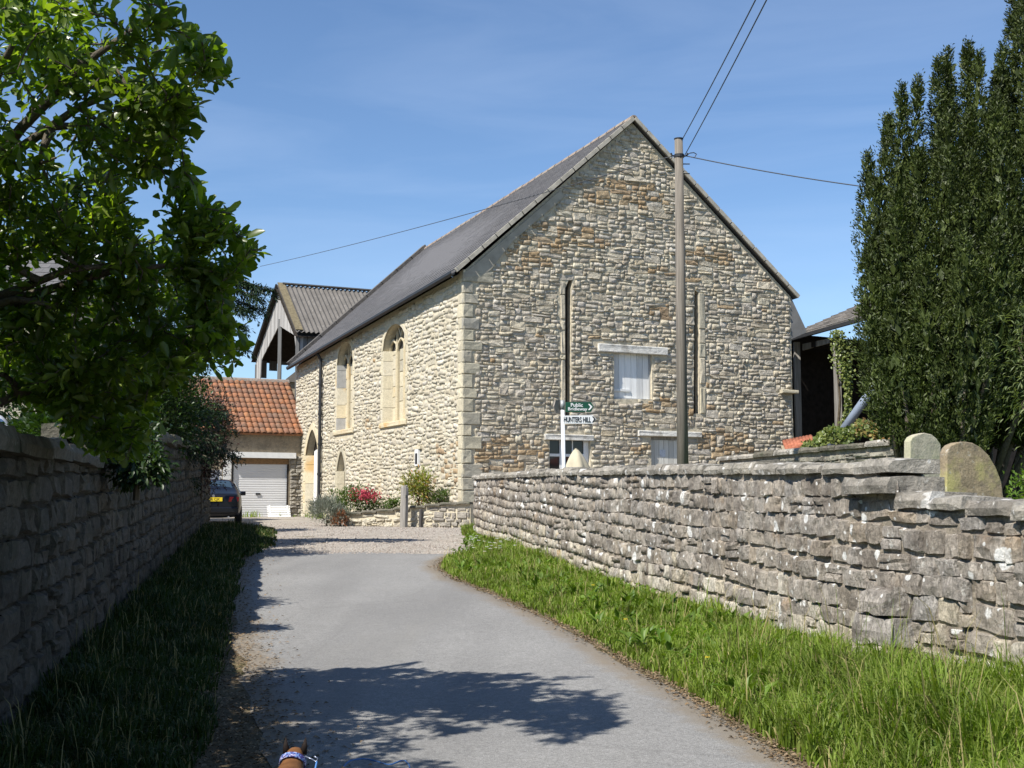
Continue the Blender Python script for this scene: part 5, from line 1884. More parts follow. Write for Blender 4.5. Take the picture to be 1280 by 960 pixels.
# ------------------------------------------------------------------ finger post
Ys = 27.5
sgn = thing('signpost', 'white fingerpost with green and white pointed boards behind the wall', 'signpost', (at(704, 560, Ys).x, Ys, gz(0, Ys)))
st_, sb_ = at(703.2, 512, Ys), at(705, 590, Ys)
sf = sb_ + (sb_ - st_) * ((sb_.z - gz(0, Ys)) / (st_.z - sb_.z))
M_SIGNWHITE = plain('sign white', (.80, .80, .80), .5, .35, .04)
M_SIGNGREEN = plain('sign green', (.012, .075, .045), .4, .4, .06)
MB().tube([sf, st_], .043, 12).build('post', M_SIGNWHITE, sgn, True)
MB().tube([st_, at(703, 500.5, Ys)], .050, 12).build('post_sleeve', plain('grey galvanised', (.30, .31, .31), .5, .4, .1, 8, 0, .3), sgn, True)
SP = Plane(at(704, 515, Ys - .06), Vector((.985, .17, 0)), Vector((.17, -.985, 0)))
S_ = lambda x, y: SP.hit(x, y)


def finger(pix, mat, name):
    pts = [S_(x, y) for x, y in pix]
    return MB().prism([SP.P(u, z) for u, z in pts], -SP.n * .03).build(name, mat, sgn, recalc=True)


def lettering(body, px, py, wpx, hpx, mat, parent, name='lettering', bold=.0, align='CENTER', slant=0.0):
    cu = bpy.data.curves.new(name, 'FONT')
    cu.body = body; cu.align_x = align; cu.align_y = 'CENTER'; cu.size = 1.0; cu.extrude = .002; cu.offset = bold; cu.shear = slant
    cu.resolution_u = 3
    tmp = bpy.data.objects.new(name, cu); COL.objects.link(tmp)
    bpy.context.view_layer.update()
    me = bpy.data.meshes.new_from_object(tmp.evaluated_get(bpy.context.evaluated_depsgraph_get()))
    bpy.data.objects.remove(tmp)
    xs_ = [v.co.x for v in me.vertices]; ys_ = [v.co.y for v in me.vertices]
    u0, z0 = S_(px - wpx / 2, py + hpx / 2); u1, z1 = S_(px + wpx / 2, py - hpx / 2)
    for v in me.vertices:
        fx = (v.co.x - min(xs_)) / (max(xs_) - min(xs_)); fy = (v.co.y - min(ys_)) / (max(ys_) - min(ys_))
        v.co = SP.P(u0 + (u1 - u0) * fx, z0 + (z1 - z0) * fy, .006 + v.co.z)
    me.materials.clear(); me.materials.append(mat)
    return link(name, me, parent)


gb_ = finger([(707, 502.5), (738.5, 502.5), (742.5, 508.5), (738.5, 515), (707, 515)], M_SIGNGREEN, 'bridleway_board')
lettering('Public', 721, 506.3, 15, 4.6, M_SIGNWHITE, gb_, bold=.012)
lettering('Bridleway', 722, 511.8, 24, 4.8, M_SIGNWHITE, gb_, bold=.012)
ch = [S_(x, y) for x, y in ((735, 505), (737, 505), (740.5, 508.6), (737, 512.6), (735, 512.6), (738, 508.6))]
MB().prism([SP.P(u, z, .006) for u, z in ch], -SP.n * .005).build('chevron', M_SIGNWHITE, gb_)
hb = finger([(704, 519.5), (741, 519), (745.5, 523.8), (741, 529.5), (704, 529.5)], M_SIGNWHITE, 'road_name_board')
lettering('HUNTERS HILL', 721.5, 524.4, 34, 6.2, M_BLACK, hb, bold=.016)
ch = [S_(x, y) for x, y in ((740, 520.5), (742, 520.5), (744.6, 523.8), (742, 528), (740, 528), (742.6, 523.8))]
MB().prism([SP.P(u, z, .006) for u, z in ch], -SP.n * .005).build('chevron', M_BLACK, hb)
o = SP.O.copy()
SP2 = Plane(at(700, 508, Ys), Vector((.62, .78, 0)), Vector((.78, -.62, 0)))
pts = [SP2.hit(x, y) for x, y in ((701.5, 500), (694.5, 500.5), (692.5, 508), (695, 516.5), (701.5, 518))]
MB().prism([SP2.P(u, z) for u, z in pts], -SP2.n * .03).build('side_board', plain('back of sign', (.24, .21, .18), .7, .2, .15), sgn, recalc=True)

# ------------------------------------------------------------------ pale pointed cover behind the wall
Yc = 31.0
ct = at(720, 562, Yc)
cov = thing('canvas_cover', 'pale tan draped cover rising to a point in front of the white window', 'cover', (ct.x, Yc, gz(0, Yc)))
mb = MB(); nS = 24; prof = [(0.0, .05), (.06, .10), (.2, .19), (.45, .30), (1.0, .40), (1.7, .43), (ct.z - gz(0, Yc), .44)]
vs = []
for dz, r_ in prof:
    for k in range(nS):
        th = 2 * math.pi * k / nS
        rr_ = r_ * (1 + .16 * math.cos(5 * th + dz * .6) * min(dz * 3, 1))
        vs.append((ct.x + rr_ * math.cos(th) + .02 * dz, Yc + rr_ * math.sin(th), ct.z - dz))
mb.add(vs, [(i * nS + k, i * nS + (k + 1) % nS, (i + 1) * nS + (k + 1) % nS, (i + 1) * nS + k) for i in range(len(prof) - 1) for k in range(nS)] + [tuple(range(nS))[::-1]])
M_CANVAS = plain('tan canvas', (.46, .41, .30), .9, .1, .1, 5, .2)
mb.build('canvas', M_CANVAS, cov, True)
MB().tube([ct + Vector((0, 0, -.1)), ct + Vector((0, 0, .03))], .03, 8).build('tip', M_CANVAS, cov)

# ------------------------------------------------------------------ planter wall, posts
pA, pB = G(428, 657), G(588, 660)
pA = G(430, 658); 
pd_ = Vector((pB.x - pA.x, pB.y - pA.y, 0)); pl_ = pd_.length; pd_.normalize()
pn = Vector((pd_.y, -pd_.x, 0))
PW = Plane(Vector((pA.x, pA.y, 0)), pd_, pn)
planter = thing('planter_wall', 'low pale rubble retaining wall with dark slab edge at the foot of the hall', 'retaining wall', (pA.x, pA.y, gz(0, pA.y)))
tl = [PW.hit(431, 641), PW.hit(470, 637.5), PW.hit(505, 634), PW.hit(540, 630), PW.hit(547, 628.5), PW.hit(588, 627)]
ptop = lambda u: line_z(tl, min(max(u, tl[0][0] + 1e-4), tl[-1][0] - 1e-4))
usplit = PW.hit(541, 645)[0]
MB().prism([PW.P(0, .5, 0), PW.P(pl_, .5, 0), PW.P(pl_, ptop(pl_) - .06, 0), PW.P(usplit, ptop(usplit) - .06, 0), PW.P(0, ptop(0) - .06, 0)], -pn * .35).build('core', M_PALEMORTAR, planter, recalc=True)
V_PL = stone_variants('stone', M_PALE, 8, 71, jit=.1, rough=.3)
V_PD = stone_variants('stone', stone_mat('planter dark stone', [(.30, .27, .23), (.36, .33, .28), (.26, .235, .2)], bump=.7, lichen=.3), 8, 72)
st = []
for u, z, w, h in rubble(rng, .02, pl_ - .02, gz(0, 33) + .03, 3, (.10, .19), (.16, .42), lambda u, z: z > ptop(u) - .07, .02, .3, .03):
    c = PW.P(u, z, -.008)
    st.append((frame_mtx(c, pd_, pn, w, rng.uniform(.03, .07), h, roll=rng.uniform(-.1, .1)), rng.choice(V_PD if u > usplit else V_PL), planter, seen_size(c, w, h, pn)))
place_stones(st, 280)
u = 0
while u < pl_:
    w = min(rng.uniform(.35, .6), pl_ - u + .01)
    z = ptop(u + w / 2) - .07
    mq = MB(); slab(mq, rng, PW.P(u + w / 2, z, -.10), pd_, pn, w - .01, .34, .075, .008, 3, .02); mq.build('edge_slab', M_SHADECOPING, planter)
    u += w
MB().prism([PW.P(0, ptop(0) - .10, -.3), PW.P(pl_, ptop(pl_) - .10, -.3), Vector((*C0.xy, ptop(pl_) - .05)), Vector((*LP.P(HL * .45, 0).xy, ptop(0) - .05))], Vector((0, 0, -.6))).build('soil', M_SOIL, planter, recalc=True)


def old_post(label, pxb, pyb, pxt, pyt, w, Y, mat, name='gate_post', notch=True):
    b, t = at(pxb, pyb, Y), at(pxt, pyt, Y)
    b.z = gz(b.x, b.y)
    th = thing(name, label, 'post', b, 'posts in front of the planter wall')
    mb = MB(); rg = random.Random(int(pxb))
    vs = []
    for zt, k in ((0, 1), (.35, 1.02), (.7, .97), (.93, .93)):
        p = b.lerp(t, zt)
        for i in range(8):
            a = math.pi * (i + .5) / 4
            r_ = w / 2 * 1.15 * k * (1 + rg.uniform(-.06, .06))
            vs.append(p + Vector((r_ * math.cos(a), r_ * .8 * math.sin(a), 0)))
    for i in range(8):
        a = math.pi * (i + .5) / 4
        vs.append(t + Vector((w / 2 * .85 * math.cos(a), w / 2 * .7 * math.sin(a), rg.uniform(-.09, .03) if notch else 0)))
    c = t + Vector((0, 0, -.06 if notch else 0)); vs.append(c)
    fs = [(r * 8 + i, r * 8 + (i + 1) % 8, (r + 1) * 8 + (i + 1) % 8, (r + 1) * 8 + i) for r in range(4) for i in range(8)] + [(32 + i, 32 + (i + 1) % 8, 40) for i in range(8)]
    mb.add(vs, fs).build('timber', mat, th)
    return th, b, t


Ypo = pA.y - 1.2
gp1, b, t = old_post('thick silvered gate post with split top in front of the planter wall', 504.5, 664, 506, 606, .20, Ypo, M_OLDWOOD)
MB().tube([t + Vector((.05, -.09, -.35)), t + Vector((.05, -.16, -.36)), t + Vector((.05, -.16, -.28))], .014, 6).build('hinge_pin', M_BLACK, gp1)
old_post('short thin dark post to the right of the thick gate post', 525.5, 663, 526, 636, .085, Ypo + .1, wood_mat('dark post', (.07, .065, .06), .85), 'marker_post', False)
# ------------------------------------------------------------------ cars
M_TYRE = plain('tyre', (.02, .02, .02), .85, .2, .1)
M_RIM = plain('alloy rim', (.45, .45, .46), .35, .5, .05, 6, 0, .7)
M_REDLAMP = plain('red lamp', (.45, .015, .015), .2, .5, .05)
M_PLATE = plain('yellow plate', (.75, .55, .03), .45, .3, .03)


def car(label, loc, yaw, paint, group=None):
    """saloon; local y forward from the rear bumper, x to the right"""
    t = thing('parked_car', label, 'car', loc, group)
    t.rotation_euler = (0, 0, yaw)
    Mw = Matrix.Translation(Vector(loc)) @ Matrix.Rotation(yaw, 4, 'Z')

    def put(mb, name, mat, p=None, smooth=False, bev=0):
        o = link(name, mb.mesh(name, mat, smooth, True))
        o.parent = p or t
        if bev:
            m = o.modifiers.new('edge', 'BEVEL'); m.width = bev; m.segments = 2; m.limit_method = 'ANGLE'
        return o
    # stations: y, half-width, z under, z shoulder, z top, half-width at the top
    st = [(0.00, .62, .32, .74, .80, .56), (.04, .74, .26, .84, .92, .66), (.20, .80, .22, .88, .985, .70), (.62, .84, .20, .90, 1.00, .72),
          (1.22, .855, .20, .92, 1.375, .55), (1.75, .86, .20, .92, 1.425, .56), (2.45, .86, .20, .92, 1.40, .55), (3.10, .855, .20, .91, .97, .70),
          (3.85, .83, .20, .84, .885, .68), (4.25, .76, .24, .74, .76, .62), (4.36, .60, .34, .62, .65, .52)]
    vs, fs = [], []
    for y, hw, z0, zs, zt, ht in st:
        half = [(hw * .80, z0), (hw * .97, z0 + .10), (hw, (z0 + zs) / 2), (hw * .985, zs - .06), (hw * .95, zs), (ht + .03, zt - .05 if zt - zs > .2 else zt - .015), (ht * .75, zt)]
        sec = [(x, z) for x, z in half] + [(-x, z) for x, z in reversed(half)]
        vs += [(x, y, z) for x, z in sec]
    n = 14
    for j in range(len(st) - 1):
        for k in range(n): fs.append((j * n + k, j * n + (k + 1) % n, (j + 1) * n + (k + 1) % n, (j + 1) * n + k))
    fs += [tuple(range(n)), tuple((len(st) - 1) * n + k for k in range(n - 1, -1, -1))]
    b = put(MB().add(vs, fs), 'body', paint, None, True)
    sm = b.modifiers.new('smooth', 'SUBSURF'); sm.levels = 1; sm.render_levels = 2
    g = MB()
    rw_ = MB().add([(-.60, .66, 1.02), (.60, .66, 1.02), (.47, 1.17, 1.345), (-.47, 1.17, 1.345), (-.60, .70, .99), (.60, .70, .99), (.47, 1.21, 1.315), (-.47, 1.21, 1.315)], [(0, 1, 2, 3), (7, 6, 5, 4), (0, 4, 5, 1), (2, 6, 7, 3), (1, 5, 6, 2), (0, 3, 7, 4)])
    put(rw_, 'rear_window', M_CARGLASS)
    ws = MB().add([(-.64, 3.06, 1.00), (.64, 3.06, 1.00), (.50, 2.50, 1.375), (-.50, 2.50, 1.375), (-.64, 3.0, .98), (.64, 3.0, .98), (.50, 2.45, 1.35), (-.50, 2.45, 1.35)], [(0, 3, 2, 1), (4, 5, 6, 7), (0, 1, 5, 4), (2, 3, 7, 6), (1, 2, 6, 5), (0, 4, 7, 3)])
    put(ws, 'windscreen', M_CARGLASS)
    for s in (-1, 1):
        for ya_, yb2, yc, yd2 in ((.98, 1.72, 1.70, 1.30), (1.80, 2.82, 2.42, 1.79)):
            q = [(s * .815, ya_, .955), (s * .825, yb2, .955), (s * .625, yc, 1.33), (s * .625, yd2, 1.33)]
            put(MB().prism(q, (s * .012, 0, .006)), 'side_window', M_CARGLASS)
        put(MB().prism([(s * .44, -.005, .70), (s * .73, .05, .71), (s * .755, .06, .84), (s * .47, -.004, .85)], (0, .035, 0)), 'tail_light', M_REDLAMP, None, False, .01)
        put(MB().prism([(s * .40, 4.31, .60), (s * .66, 4.25, .61), (s * .68, 4.20, .71), (s * .42, 4.27, .70)], (0, .05, 0)), 'headlight', M_CARGLASS)
        for y in (.82, 3.45):
            w = put(MB().tube([(s * .66, y, .30), (s * .68, y, .30), (s * .83, y, .30), (s * .85, y, .30)], [.27, .30, .30, .27], 20), 'wheel', M_TYRE)
            put(MB().tube([(s * .84, y, .30), (s * .862, y, .30)], [.19, .17], 16), 'rim', M_RIM, w)
        put(MB().box((s * .90, 2.75, .98), (.09, 0, 0), (0, .05, .01), (0, -.01, .06)), 'door_mirror', paint, None, False, .02)
    put(MB().box((0, -.025, .45), (.74, 0, 0), (0, .05, 0), (0, 0, .09)), 'rear_bumper', paint, None, False, .035)
    pl = put(MB().box((0, -.012, .77), (.26, 0, 0), (0, .012, .002), (0, -.001, .056)), 'number_plate', M_PLATE)
    put(MB().tube([(0, .02, .875), (0, -.012, .872)], [.04, .04], 16), 'badge', M_RIM)
    cu = bpy.data.curves.new('registration', 'FONT'); cu.body = 'T85 CJK'; cu.align_x = 'CENTER'; cu.align_y = 'CENTER'; cu.size = .105; cu.extrude = .001
    tmp = bpy.data.objects.new('tmp', cu); COL.objects.link(tmp); bpy.context.view_layer.update()
    rm = bpy.data.meshes.new_from_object(tmp.evaluated_get(bpy.context.evaluated_depsgraph_get())); bpy.data.objects.remove(tmp)
    for v in rm.vertices: v.co = Vector((v.co.x, -.026 - v.co.z, .77 + v.co.y))
    rm.materials.clear(); rm.materials.append(M_BLACK)
    o = link('registration', rm); o.parent = pl; o['kind'] = 'stuff'
    put(MB().tube([(.45, -.06, .24), (.45, .25, .25)], [.03, .03], 10), 'exhaust', M_RIM)
    return t


M_CARGLASS = plain('car glass', (.03, .05, .07), .04, .8, .05)
M_NAVY = Mat('navy car paint', .35, .3); M_NAVY.b.inputs['Coat Weight'].default_value = .15
M_NAVY = M_NAVY.col((.004, .005, .009))
M_WHITECAR = Mat('white car paint', .3, .5); M_WHITECAR = M_WHITECAR.col((.75, .75, .75))
cY = 37.6
cx = at(266.5, 640, cY).x
car('dark navy saloon seen from behind, parked just beyond the end of the lane wall', (cx, cY, gz(cx, cY) - .02), R(13), M_NAVY)
wx = at(-8, 520, 16).x
car('white car glimpsed over the lane wall under the leafy tree', (wx - 1.0, 17.5, gz(wx, 15) + .93), R(200), M_WHITECAR)

# ------------------------------------------------------------------ dog and lead
dY = 5.40
hd = at(369.5, 938, dY)
dg = gz(0, dY)
dog = thing('dog', 'small tan dog seen from behind with dark pricked ears and a blue patterned collar', 'dog', (hd.x, 5.0, dg))
M_DOG = Mat('tan dog coat', .75, .2)
c = M_DOG.ramp(M_DOG.noise(16, 5, .6), [(.3, (.10, .042, .015)), (.7, (.19, .085, .030))])
M_DOG.bump(M_DOG.noise(160, 4, .7), .5, .004)
M_DOG = M_DOG.col(c)
M_EAR = plain('dark ear fur', (.014, .009, .007), .8, .2, .3, 60)
pts = [  # x, y, z above ground, rx, parent
    (0, 4.72, .31, .075, None),      # 0 hips
    (0, 4.95, .315, .080, 0),        # 1 loin
    (0, 5.16, .305, .088, 1),        # 2 ribs
    (0, 5.27, .335, .062, 2),        # 3 shoulders
    (0, 5.335, .372, .044, 3),       # 4 neck
    (0, 5.385, .392, .043, 4),       # 5 skull
    (0, 5.43, .382, .034, 5),        # 6 brow
    (0, 5.49, .366, .019, 6),        # 7 muzzle
    (0, 5.515, .362, .013, 7),       # 8 nose
    (.055, 5.20, .22, .034, 2), (.058, 5.19, .115, .019, 9), (.058, 5.20, .04, .016, 10), (.058, 5.225, .016, .019, 11),
    (-.055, 5.20, .22, .034, 2), (-.058, 5.17, .115, .019, 13), (-.058, 5.18, .04, .016, 14), (-.058, 5.205, .016, .019, 15),
    (.058, 4.74, .22, .044, 0), (.06, 4.77, .15, .026, 17), (.06, 4.69, .095, .017, 18), (.06, 4.70, .03, .015, 19), (.06, 4.725, .016, .018, 20),
    (-.058, 4.74, .22, .044, 0), (-.06, 4.79, .15, .026, 22), (-.06, 4.71, .095, .017, 23), (-.06, 4.72, .03, .015, 24), (-.06, 4.745, .016, .018, 25),
    (0, 4.63, .34, .020, 0), (0.01, 4.57, .40, .014, 27), (.015, 4.56, .46, .008, 28)]
me = bpy.data.meshes.new('body')
me.from_pydata([(hd.x + x + (.02 * (5.4 - y)), y, dg + z) for x, y, z, r_, p in pts], [(p, i) for i, (x, y, z, r_, p) in enumerate(pts) if p is not None], [])
me.materials.append(M_DOG)
db = link('body', me, dog)
sk = db.modifiers.new('skin', 'SKIN'); sk.use_smooth_shade = True
for i, (x, y, z, r_, p) in enumerate(pts): me.skin_vertices[0].data[i].radius = (r_, r_)
me.skin_vertices[0].data[0].use_root = True
sb = db.modifiers.new('sub', 'SUBSURF'); sb.levels = 2; sb.render_levels = 2
for s, tipx in ((-1, 357.3), (1, 382.3)):
    tip = at(tipx, 920.5, dY - .01)
    bx, bz = hd.x + s * .034, dg + .400
    b0 = Vector((bx, dY - .02, bz))
    mb = MB()
    ring = []
    for k in range(8):
        a = k * math.pi / 4
        ring.append(b0 + Vector((.0165 * math.cos(a), .010 * math.sin(a), -.006 * s * math.cos(a))))
    mid = [p.lerp(tip, .5) + (p - b0) * .12 + Vector((s * .003, 0, 0)) for p in ring]
    mb.add(ring + mid + [tip], [(k, (k + 1) % 8, 8 + (k + 1) % 8, 8 + k) for k in range(8)] + [(8 + k, 8 + (k + 1) % 8, 16) for k in range(8)] + [tuple(range(8))[::-1]])
    mb.build('ear', M_EAR, dog, True)
M_COLLAR = Mat('patterned collar', .6, .3)
c = M_COLLAR.ramp(M_COLLAR.voro(140, 'F1', 'Color'), [(.3, (.05, .04, .16)), (.5, (.12, .20, .42)), (.7, (.38, .38, .52))], 'CONSTANT')
M_COLLAR = M_COLLAR.col(c)
mb = MB(); cc = Vector((hd.x + .002, 5.322, dg + .372)); ax = Vector((0, .62, .50)).normalized()
a1 = Vector((1, 0, 0)); a2 = ax.cross(a1)
prof = [(.0525, -.013), (.056, -.012), (.056, .012), (.0525, .013)]
vs = []
for k in range(28):
    th = 2 * math.pi * k / 28
    for r_, o_ in prof: vs.append(cc + (a1 * math.cos(th) + a2 * math.sin(th)) * r_ + ax * o_)
mb.add(vs, [(k * 4 + i, k * 4 + (i + 1) % 4, ((k + 1) % 28) * 4 + (i + 1) % 4, ((k + 1) % 28) * 4 + i) for k in range(28) for i in range(4)])
mb.build('collar', M_COLLAR, dog, True)
M_CLIP = plain('metal clip', (.25, .28, .36), .3, .5, .1, 6, 0, .6)
q = at(390, 949, 5.30)
MB().tube([q + Vector((-.03, .01, .01)), q, q + Vector((.018, 0, -.012)), q + Vector((.024, 0, .004)), q + Vector((.008, 0, .012))], .003, 6).build('clip', M_CLIP, dog, True)
lead = [q + Vector((.02, 0, -.01)), q + Vector((.02, -.10, -.09)), q + Vector((.04, -.22, -.25))]
for px, py, up in ((425, 971, .0), (449, 953, .0), (484, 960, .0), (515, 972, .0)):
    p = G(px, py); lead.append(p + Vector((0, 0, up)))
lead += [Vector((-.2, 3.4, .35)), Vector((.05, 1.6, .75)), Vector((.15, .6, 1.0))]
# smooth the lead
sm = []
for i in range(len(lead) - 1):
    p0, p1, p2, p3 = lead[max(i - 1, 0)], lead[i], lead[i + 1], lead[min(i + 2, len(lead) - 1)]
    for k in range(6):
        t_ = k / 6
        sm.append(.5 * ((2 * p1) + (p2 - p0) * t_ + (2 * p0 - 5 * p1 + 4 * p2 - p3) * t_ ** 2 + (3 * p1 - p0 - 3 * p2 + p3) * t_ ** 3))
sm = [Vector((p.x, p.y, max(p.z, gz(p.x, p.y) + .018))) for p in sm]
tag(MB().tube(sm, .004, 6).build('dog_lead', plain('blue lead', (.07, .19, .44), .6, .3, .1), None, True), 'thin blue dog lead lying on the asphalt to the right of the dog', 'dog lead')

# ------------------------------------------------------------------ house behind the left tree
hy = 36.0
a, b = at(-160, 345, hy), at(77, 352, hy)
house = thing('house', 'house with grey slate roof and white bargeboard glimpsed through the leafy tree', 'house', (b.x - 3, hy + 2, gz(0, hy)))
gh = gz(0, hy)
ez = b.z - .6; rz = b.z + 1.6
M_HWALL = stone_mat('house wall', [(.42, .38, .30)], bump=.4)
hw = MB()
x0, x1, y0_, y1_ = a.x, b.x - .2, hy + .4, hy + 6.4
hw.add([(x0, y0_, gh), (x1, y0_, gh), (x1, y1_, gh), (x0, y1_, gh), (x0, y0_, ez), (x1, y0_, ez), (x1, y1_, ez), (x0, y1_, ez), (x1, (y0_ + y1_) / 2, rz - .1), (x0, (y0_ + y1_) / 2, rz - .1)],
       [(0, 1, 5, 4), (1, 2, 6, 8, 5), (2, 3, 7, 6), (3, 0, 4, 9, 7)])
hw.build('wall', M_HWALL, house)
A1, B1, C1, D1 = Vector((x0, hy + .05, ez - .1)), Vector((x1 + .2, hy + .05, ez - .1)), Vector((x1 + .2, hy + 3.4, rz)), Vector((x0, hy + 3.4, rz))
hr = MB().quad(A1, B1, C1, D1).quad(D1, C1, Vector((x1 + .2, hy + 6.75, ez - .1)), Vector((x0, hy + 6.75, ez - .1))).build('roof', M_SLATE, house)
slates(A1, B1, C1, D1, 12, 22, M_SLATE, hr, rng)
MB().bar(B1 + Vector((.02, 0, -.06)), C1 + Vector((.02, 0, -.06)), .05, .22).build('bargeboard', M_WHITEPAINT, house)
for wx_ in (.3, .7):
    X = x0 + (x1 - x0) * wx_
    w = MB().abox(X - .5, X + .5, hy + .36, hy + .39, gh + 1.0, gh + 2.2).build('window', M_WHITEPAINT, house)
    MB().abox(X - .42, X + .42, hy + .345, hy + .358, gh + 1.08, gh + 2.12).build('pane', M_GLASS, w)

# ------------------------------------------------------------------ foliage helpers
def branch_tree(tips, roots, rng, mb, r0=.035, rmin=.006):
    """connect tips to the growing skeleton; returns the direction each tip arrives with"""
    nodes = [(Vector(p), r_) for p, r_ in roots]
    dirs = []
    order = sorted(range(len(tips)), key=lambda i: min((tips[i] - n[0]).length for n in nodes[:len(roots)]))
    res = [None] * len(tips)
    for i in order:
        t = tips[i]
        best = min(nodes, key=lambda n: (n[0] - t).length_squared)
        p, r_ = best
        d = t - p; L = d.length
        pts, rad = [p], [min(r_, r0)]
        k = max(2, min(5, int(L / .35)))
        for q in range(1, k + 1):
            f = q / k
            x = p.lerp(t, f) + Vector((rng.uniform(-1, 1), rng.uniform(-1, 1), rng.uniform(-.4, 1))) * .07 * L * math.sin(f * math.pi)
            pts.append(x); rad.append(max(rmin, rad[0] * (1 - .55 * f)))
        for x, rr in list(zip(pts, rad))[1:]: nodes.append((x, rr))
        mb.tube(pts, rad, 5, False)
        res[i] = (pts[-1] - pts[-2]).normalized()
    return res


def bush(name, label, cat, box, Y, dy, n, ln, wd, mats, seed, stems=6, up=.5, parts=None, base_z=None, group=None, curl=.15):
    """leafy plant filling an ellipsoid whose outline is the pixel box at distance Y"""
    nr = np.random.default_rng(seed); rg = random.Random(seed)
    x0, y0_, x1, y1_ = box
    c = at((x0 + x1) / 2, (y0_ + y1_) / 2, Y)
    rx, rz_ = (x1 - x0) / 2 / F * Y, (y1_ - y0_) / 2 / F * Y
    bz = base_z if base_z is not None else c.z - rz_
    t = thing(name, label, cat, (c.x, Y, bz), group)
    mb = MB(); tips = []
    for k in range(stems * 4):
        d = unit_rand(nr, 1)[0] * (.55 + .45 * nr.random())
        tips.append(Vector((c.x + d[0] * rx * .9, Y + d[1] * dy * .9, c.z + d[2] * rz_ * .9)))
    ct_ = Vector((c.x, Y, bz))
    branch_tree(tips, [(ct_, .03), (ct_.lerp(c, .5), .025)], rg, mb, .03, .004)
    mb.tube([ct_ - Vector((0, 0, .1)), ct_.lerp(c, .5)], [.035, .025], 6)
    mb.build('stem', M_TWIG, t)
    cl = np.array([[p.x, p.y, p.z] for p in tips])
    m0 = 0
    for mi, (mat, frac, nm) in enumerate(mats):
        m = int(n * frac)
        pick = cl[nr.integers(0, len(cl), m)]
        P = pick + nr.normal(size=(m, 3)) * np.array([rx, dy, rz_]) * .22
        out = (P - np.array([c.x, Y, c.z])) / np.array([rx, dy, rz_])
        D = out + unit_rand(nr, m) * .8 + np.array([0, 0, up])
        Nn = np.array([0, 0, 1]) + unit_rand(nr, m) * .7
        o = leaf_obj(nm, P, D, Nn, ln * nr.uniform(.6, 1.3, m), wd * nr.uniform(.6, 1.3, m), mat, t, curl=curl)
        o['kind'] = 'stuff'
    return t


M_TWIG = plain('twig bark', (.10, .08, .055), .9, .1, .3, 12, .4)
M_TRUNK = stone_mat('tree bark', [(.13, .11, .085)], grime=.4, bump=.9, lichen=.2)

# ------------------------------------------------------------------ the big leafy tree over the lane wall
TREE_POLY = [(-330, -260), (60, -270), (200, -190), (262, -60), (250, 0), (262, 40), (292, 72), (299, 98), (268, 112), (236, 120), (256, 134), (246, 155), (236, 170), (243, 198), (272, 240), (262, 252), (300, 262), (318, 296),
             (340, 312), (345, 322), (322, 334), (300, 342), (312, 362), (292, 385), (300, 415), (311, 442), (298, 470), (262, 468), (232, 480), (206, 500), (196, 545), (190, 585), (150, 592), (118, 572), (85, 552), (55, 512), (20, 492), (-40, 500), (-330, 470)]
GAPS = [(68, 132, 15), (182, 256, 19), (205, 262, 14), (102, 210, 9), (160, 6, 13), (12, 48, 13), (38, 108, 8), (128, 118, 8), (60, 345, 24), (10, 515, 22), (34, 512, 12), (80, 165, 8), (228, 300, 6), (140, 330, 6), (165, 30, 7), (222, 95, 8), (85, 30, 6), (130, 340, 8), (215, 205, 7), (20, 205, 7)]
tx, ty = lw_x(7.6) - .75, 7.6
tree = thing('leafy_tree', 'large broad-leaved tree with glossy green leaves leaning over the lane wall', 'tree', (tx, ty, gz(0, ty) + .9))
rg = random.Random(101); nr = np.random.default_rng(101)
wood = MB()
b0 = Vector((tx, ty, gz(0, ty) + .8))
forks = []
tr_pts = [b0, b0 + Vector((.05, -.05, .8)), b0 + Vector((.20, -.15, 1.5)), b0 + Vector((.30, -.1, 2.3)), b0 + Vector((.25, .0, 3.2)), b0 + Vector((.1, -.1, 4.2))]
wood.tube(tr_pts, [.14, .12, .105, .085, .06, .03], 9)
roots = [(p, r_) for p, r_ in zip(tr_pts, [.12, .11, .10, .08, .06, .03])]
for tgt in (at(150, 330, 6.9), at(160, 110, 6.4), at(30, 30, 6.6), at(120, 470, 7.6), at(-120, 150, 7.5), at(60, 380, 7.0), at(230, 330, 7.1), at(190, 20, 6.2)):
    s0 = min(tr_pts, key=lambda p: abs(p.z - (tgt.z - .5)))
    pts = [s0, s0.lerp(tgt, .4) + Vector((0, 0, .12)), s0.lerp(tgt, .75) + Vector((0, 0, .10)), tgt]
    wood.tube(pts, [.042, .030, .020, .012], 7)
    roots += [(p, r_) for p, r_ in zip(pts, [.038, .030, .02, .012])]
    for f in (.2, .6, .9): roots.append((pts[1].lerp(pts[2], f), .035))
tips = []
nt_ = 0
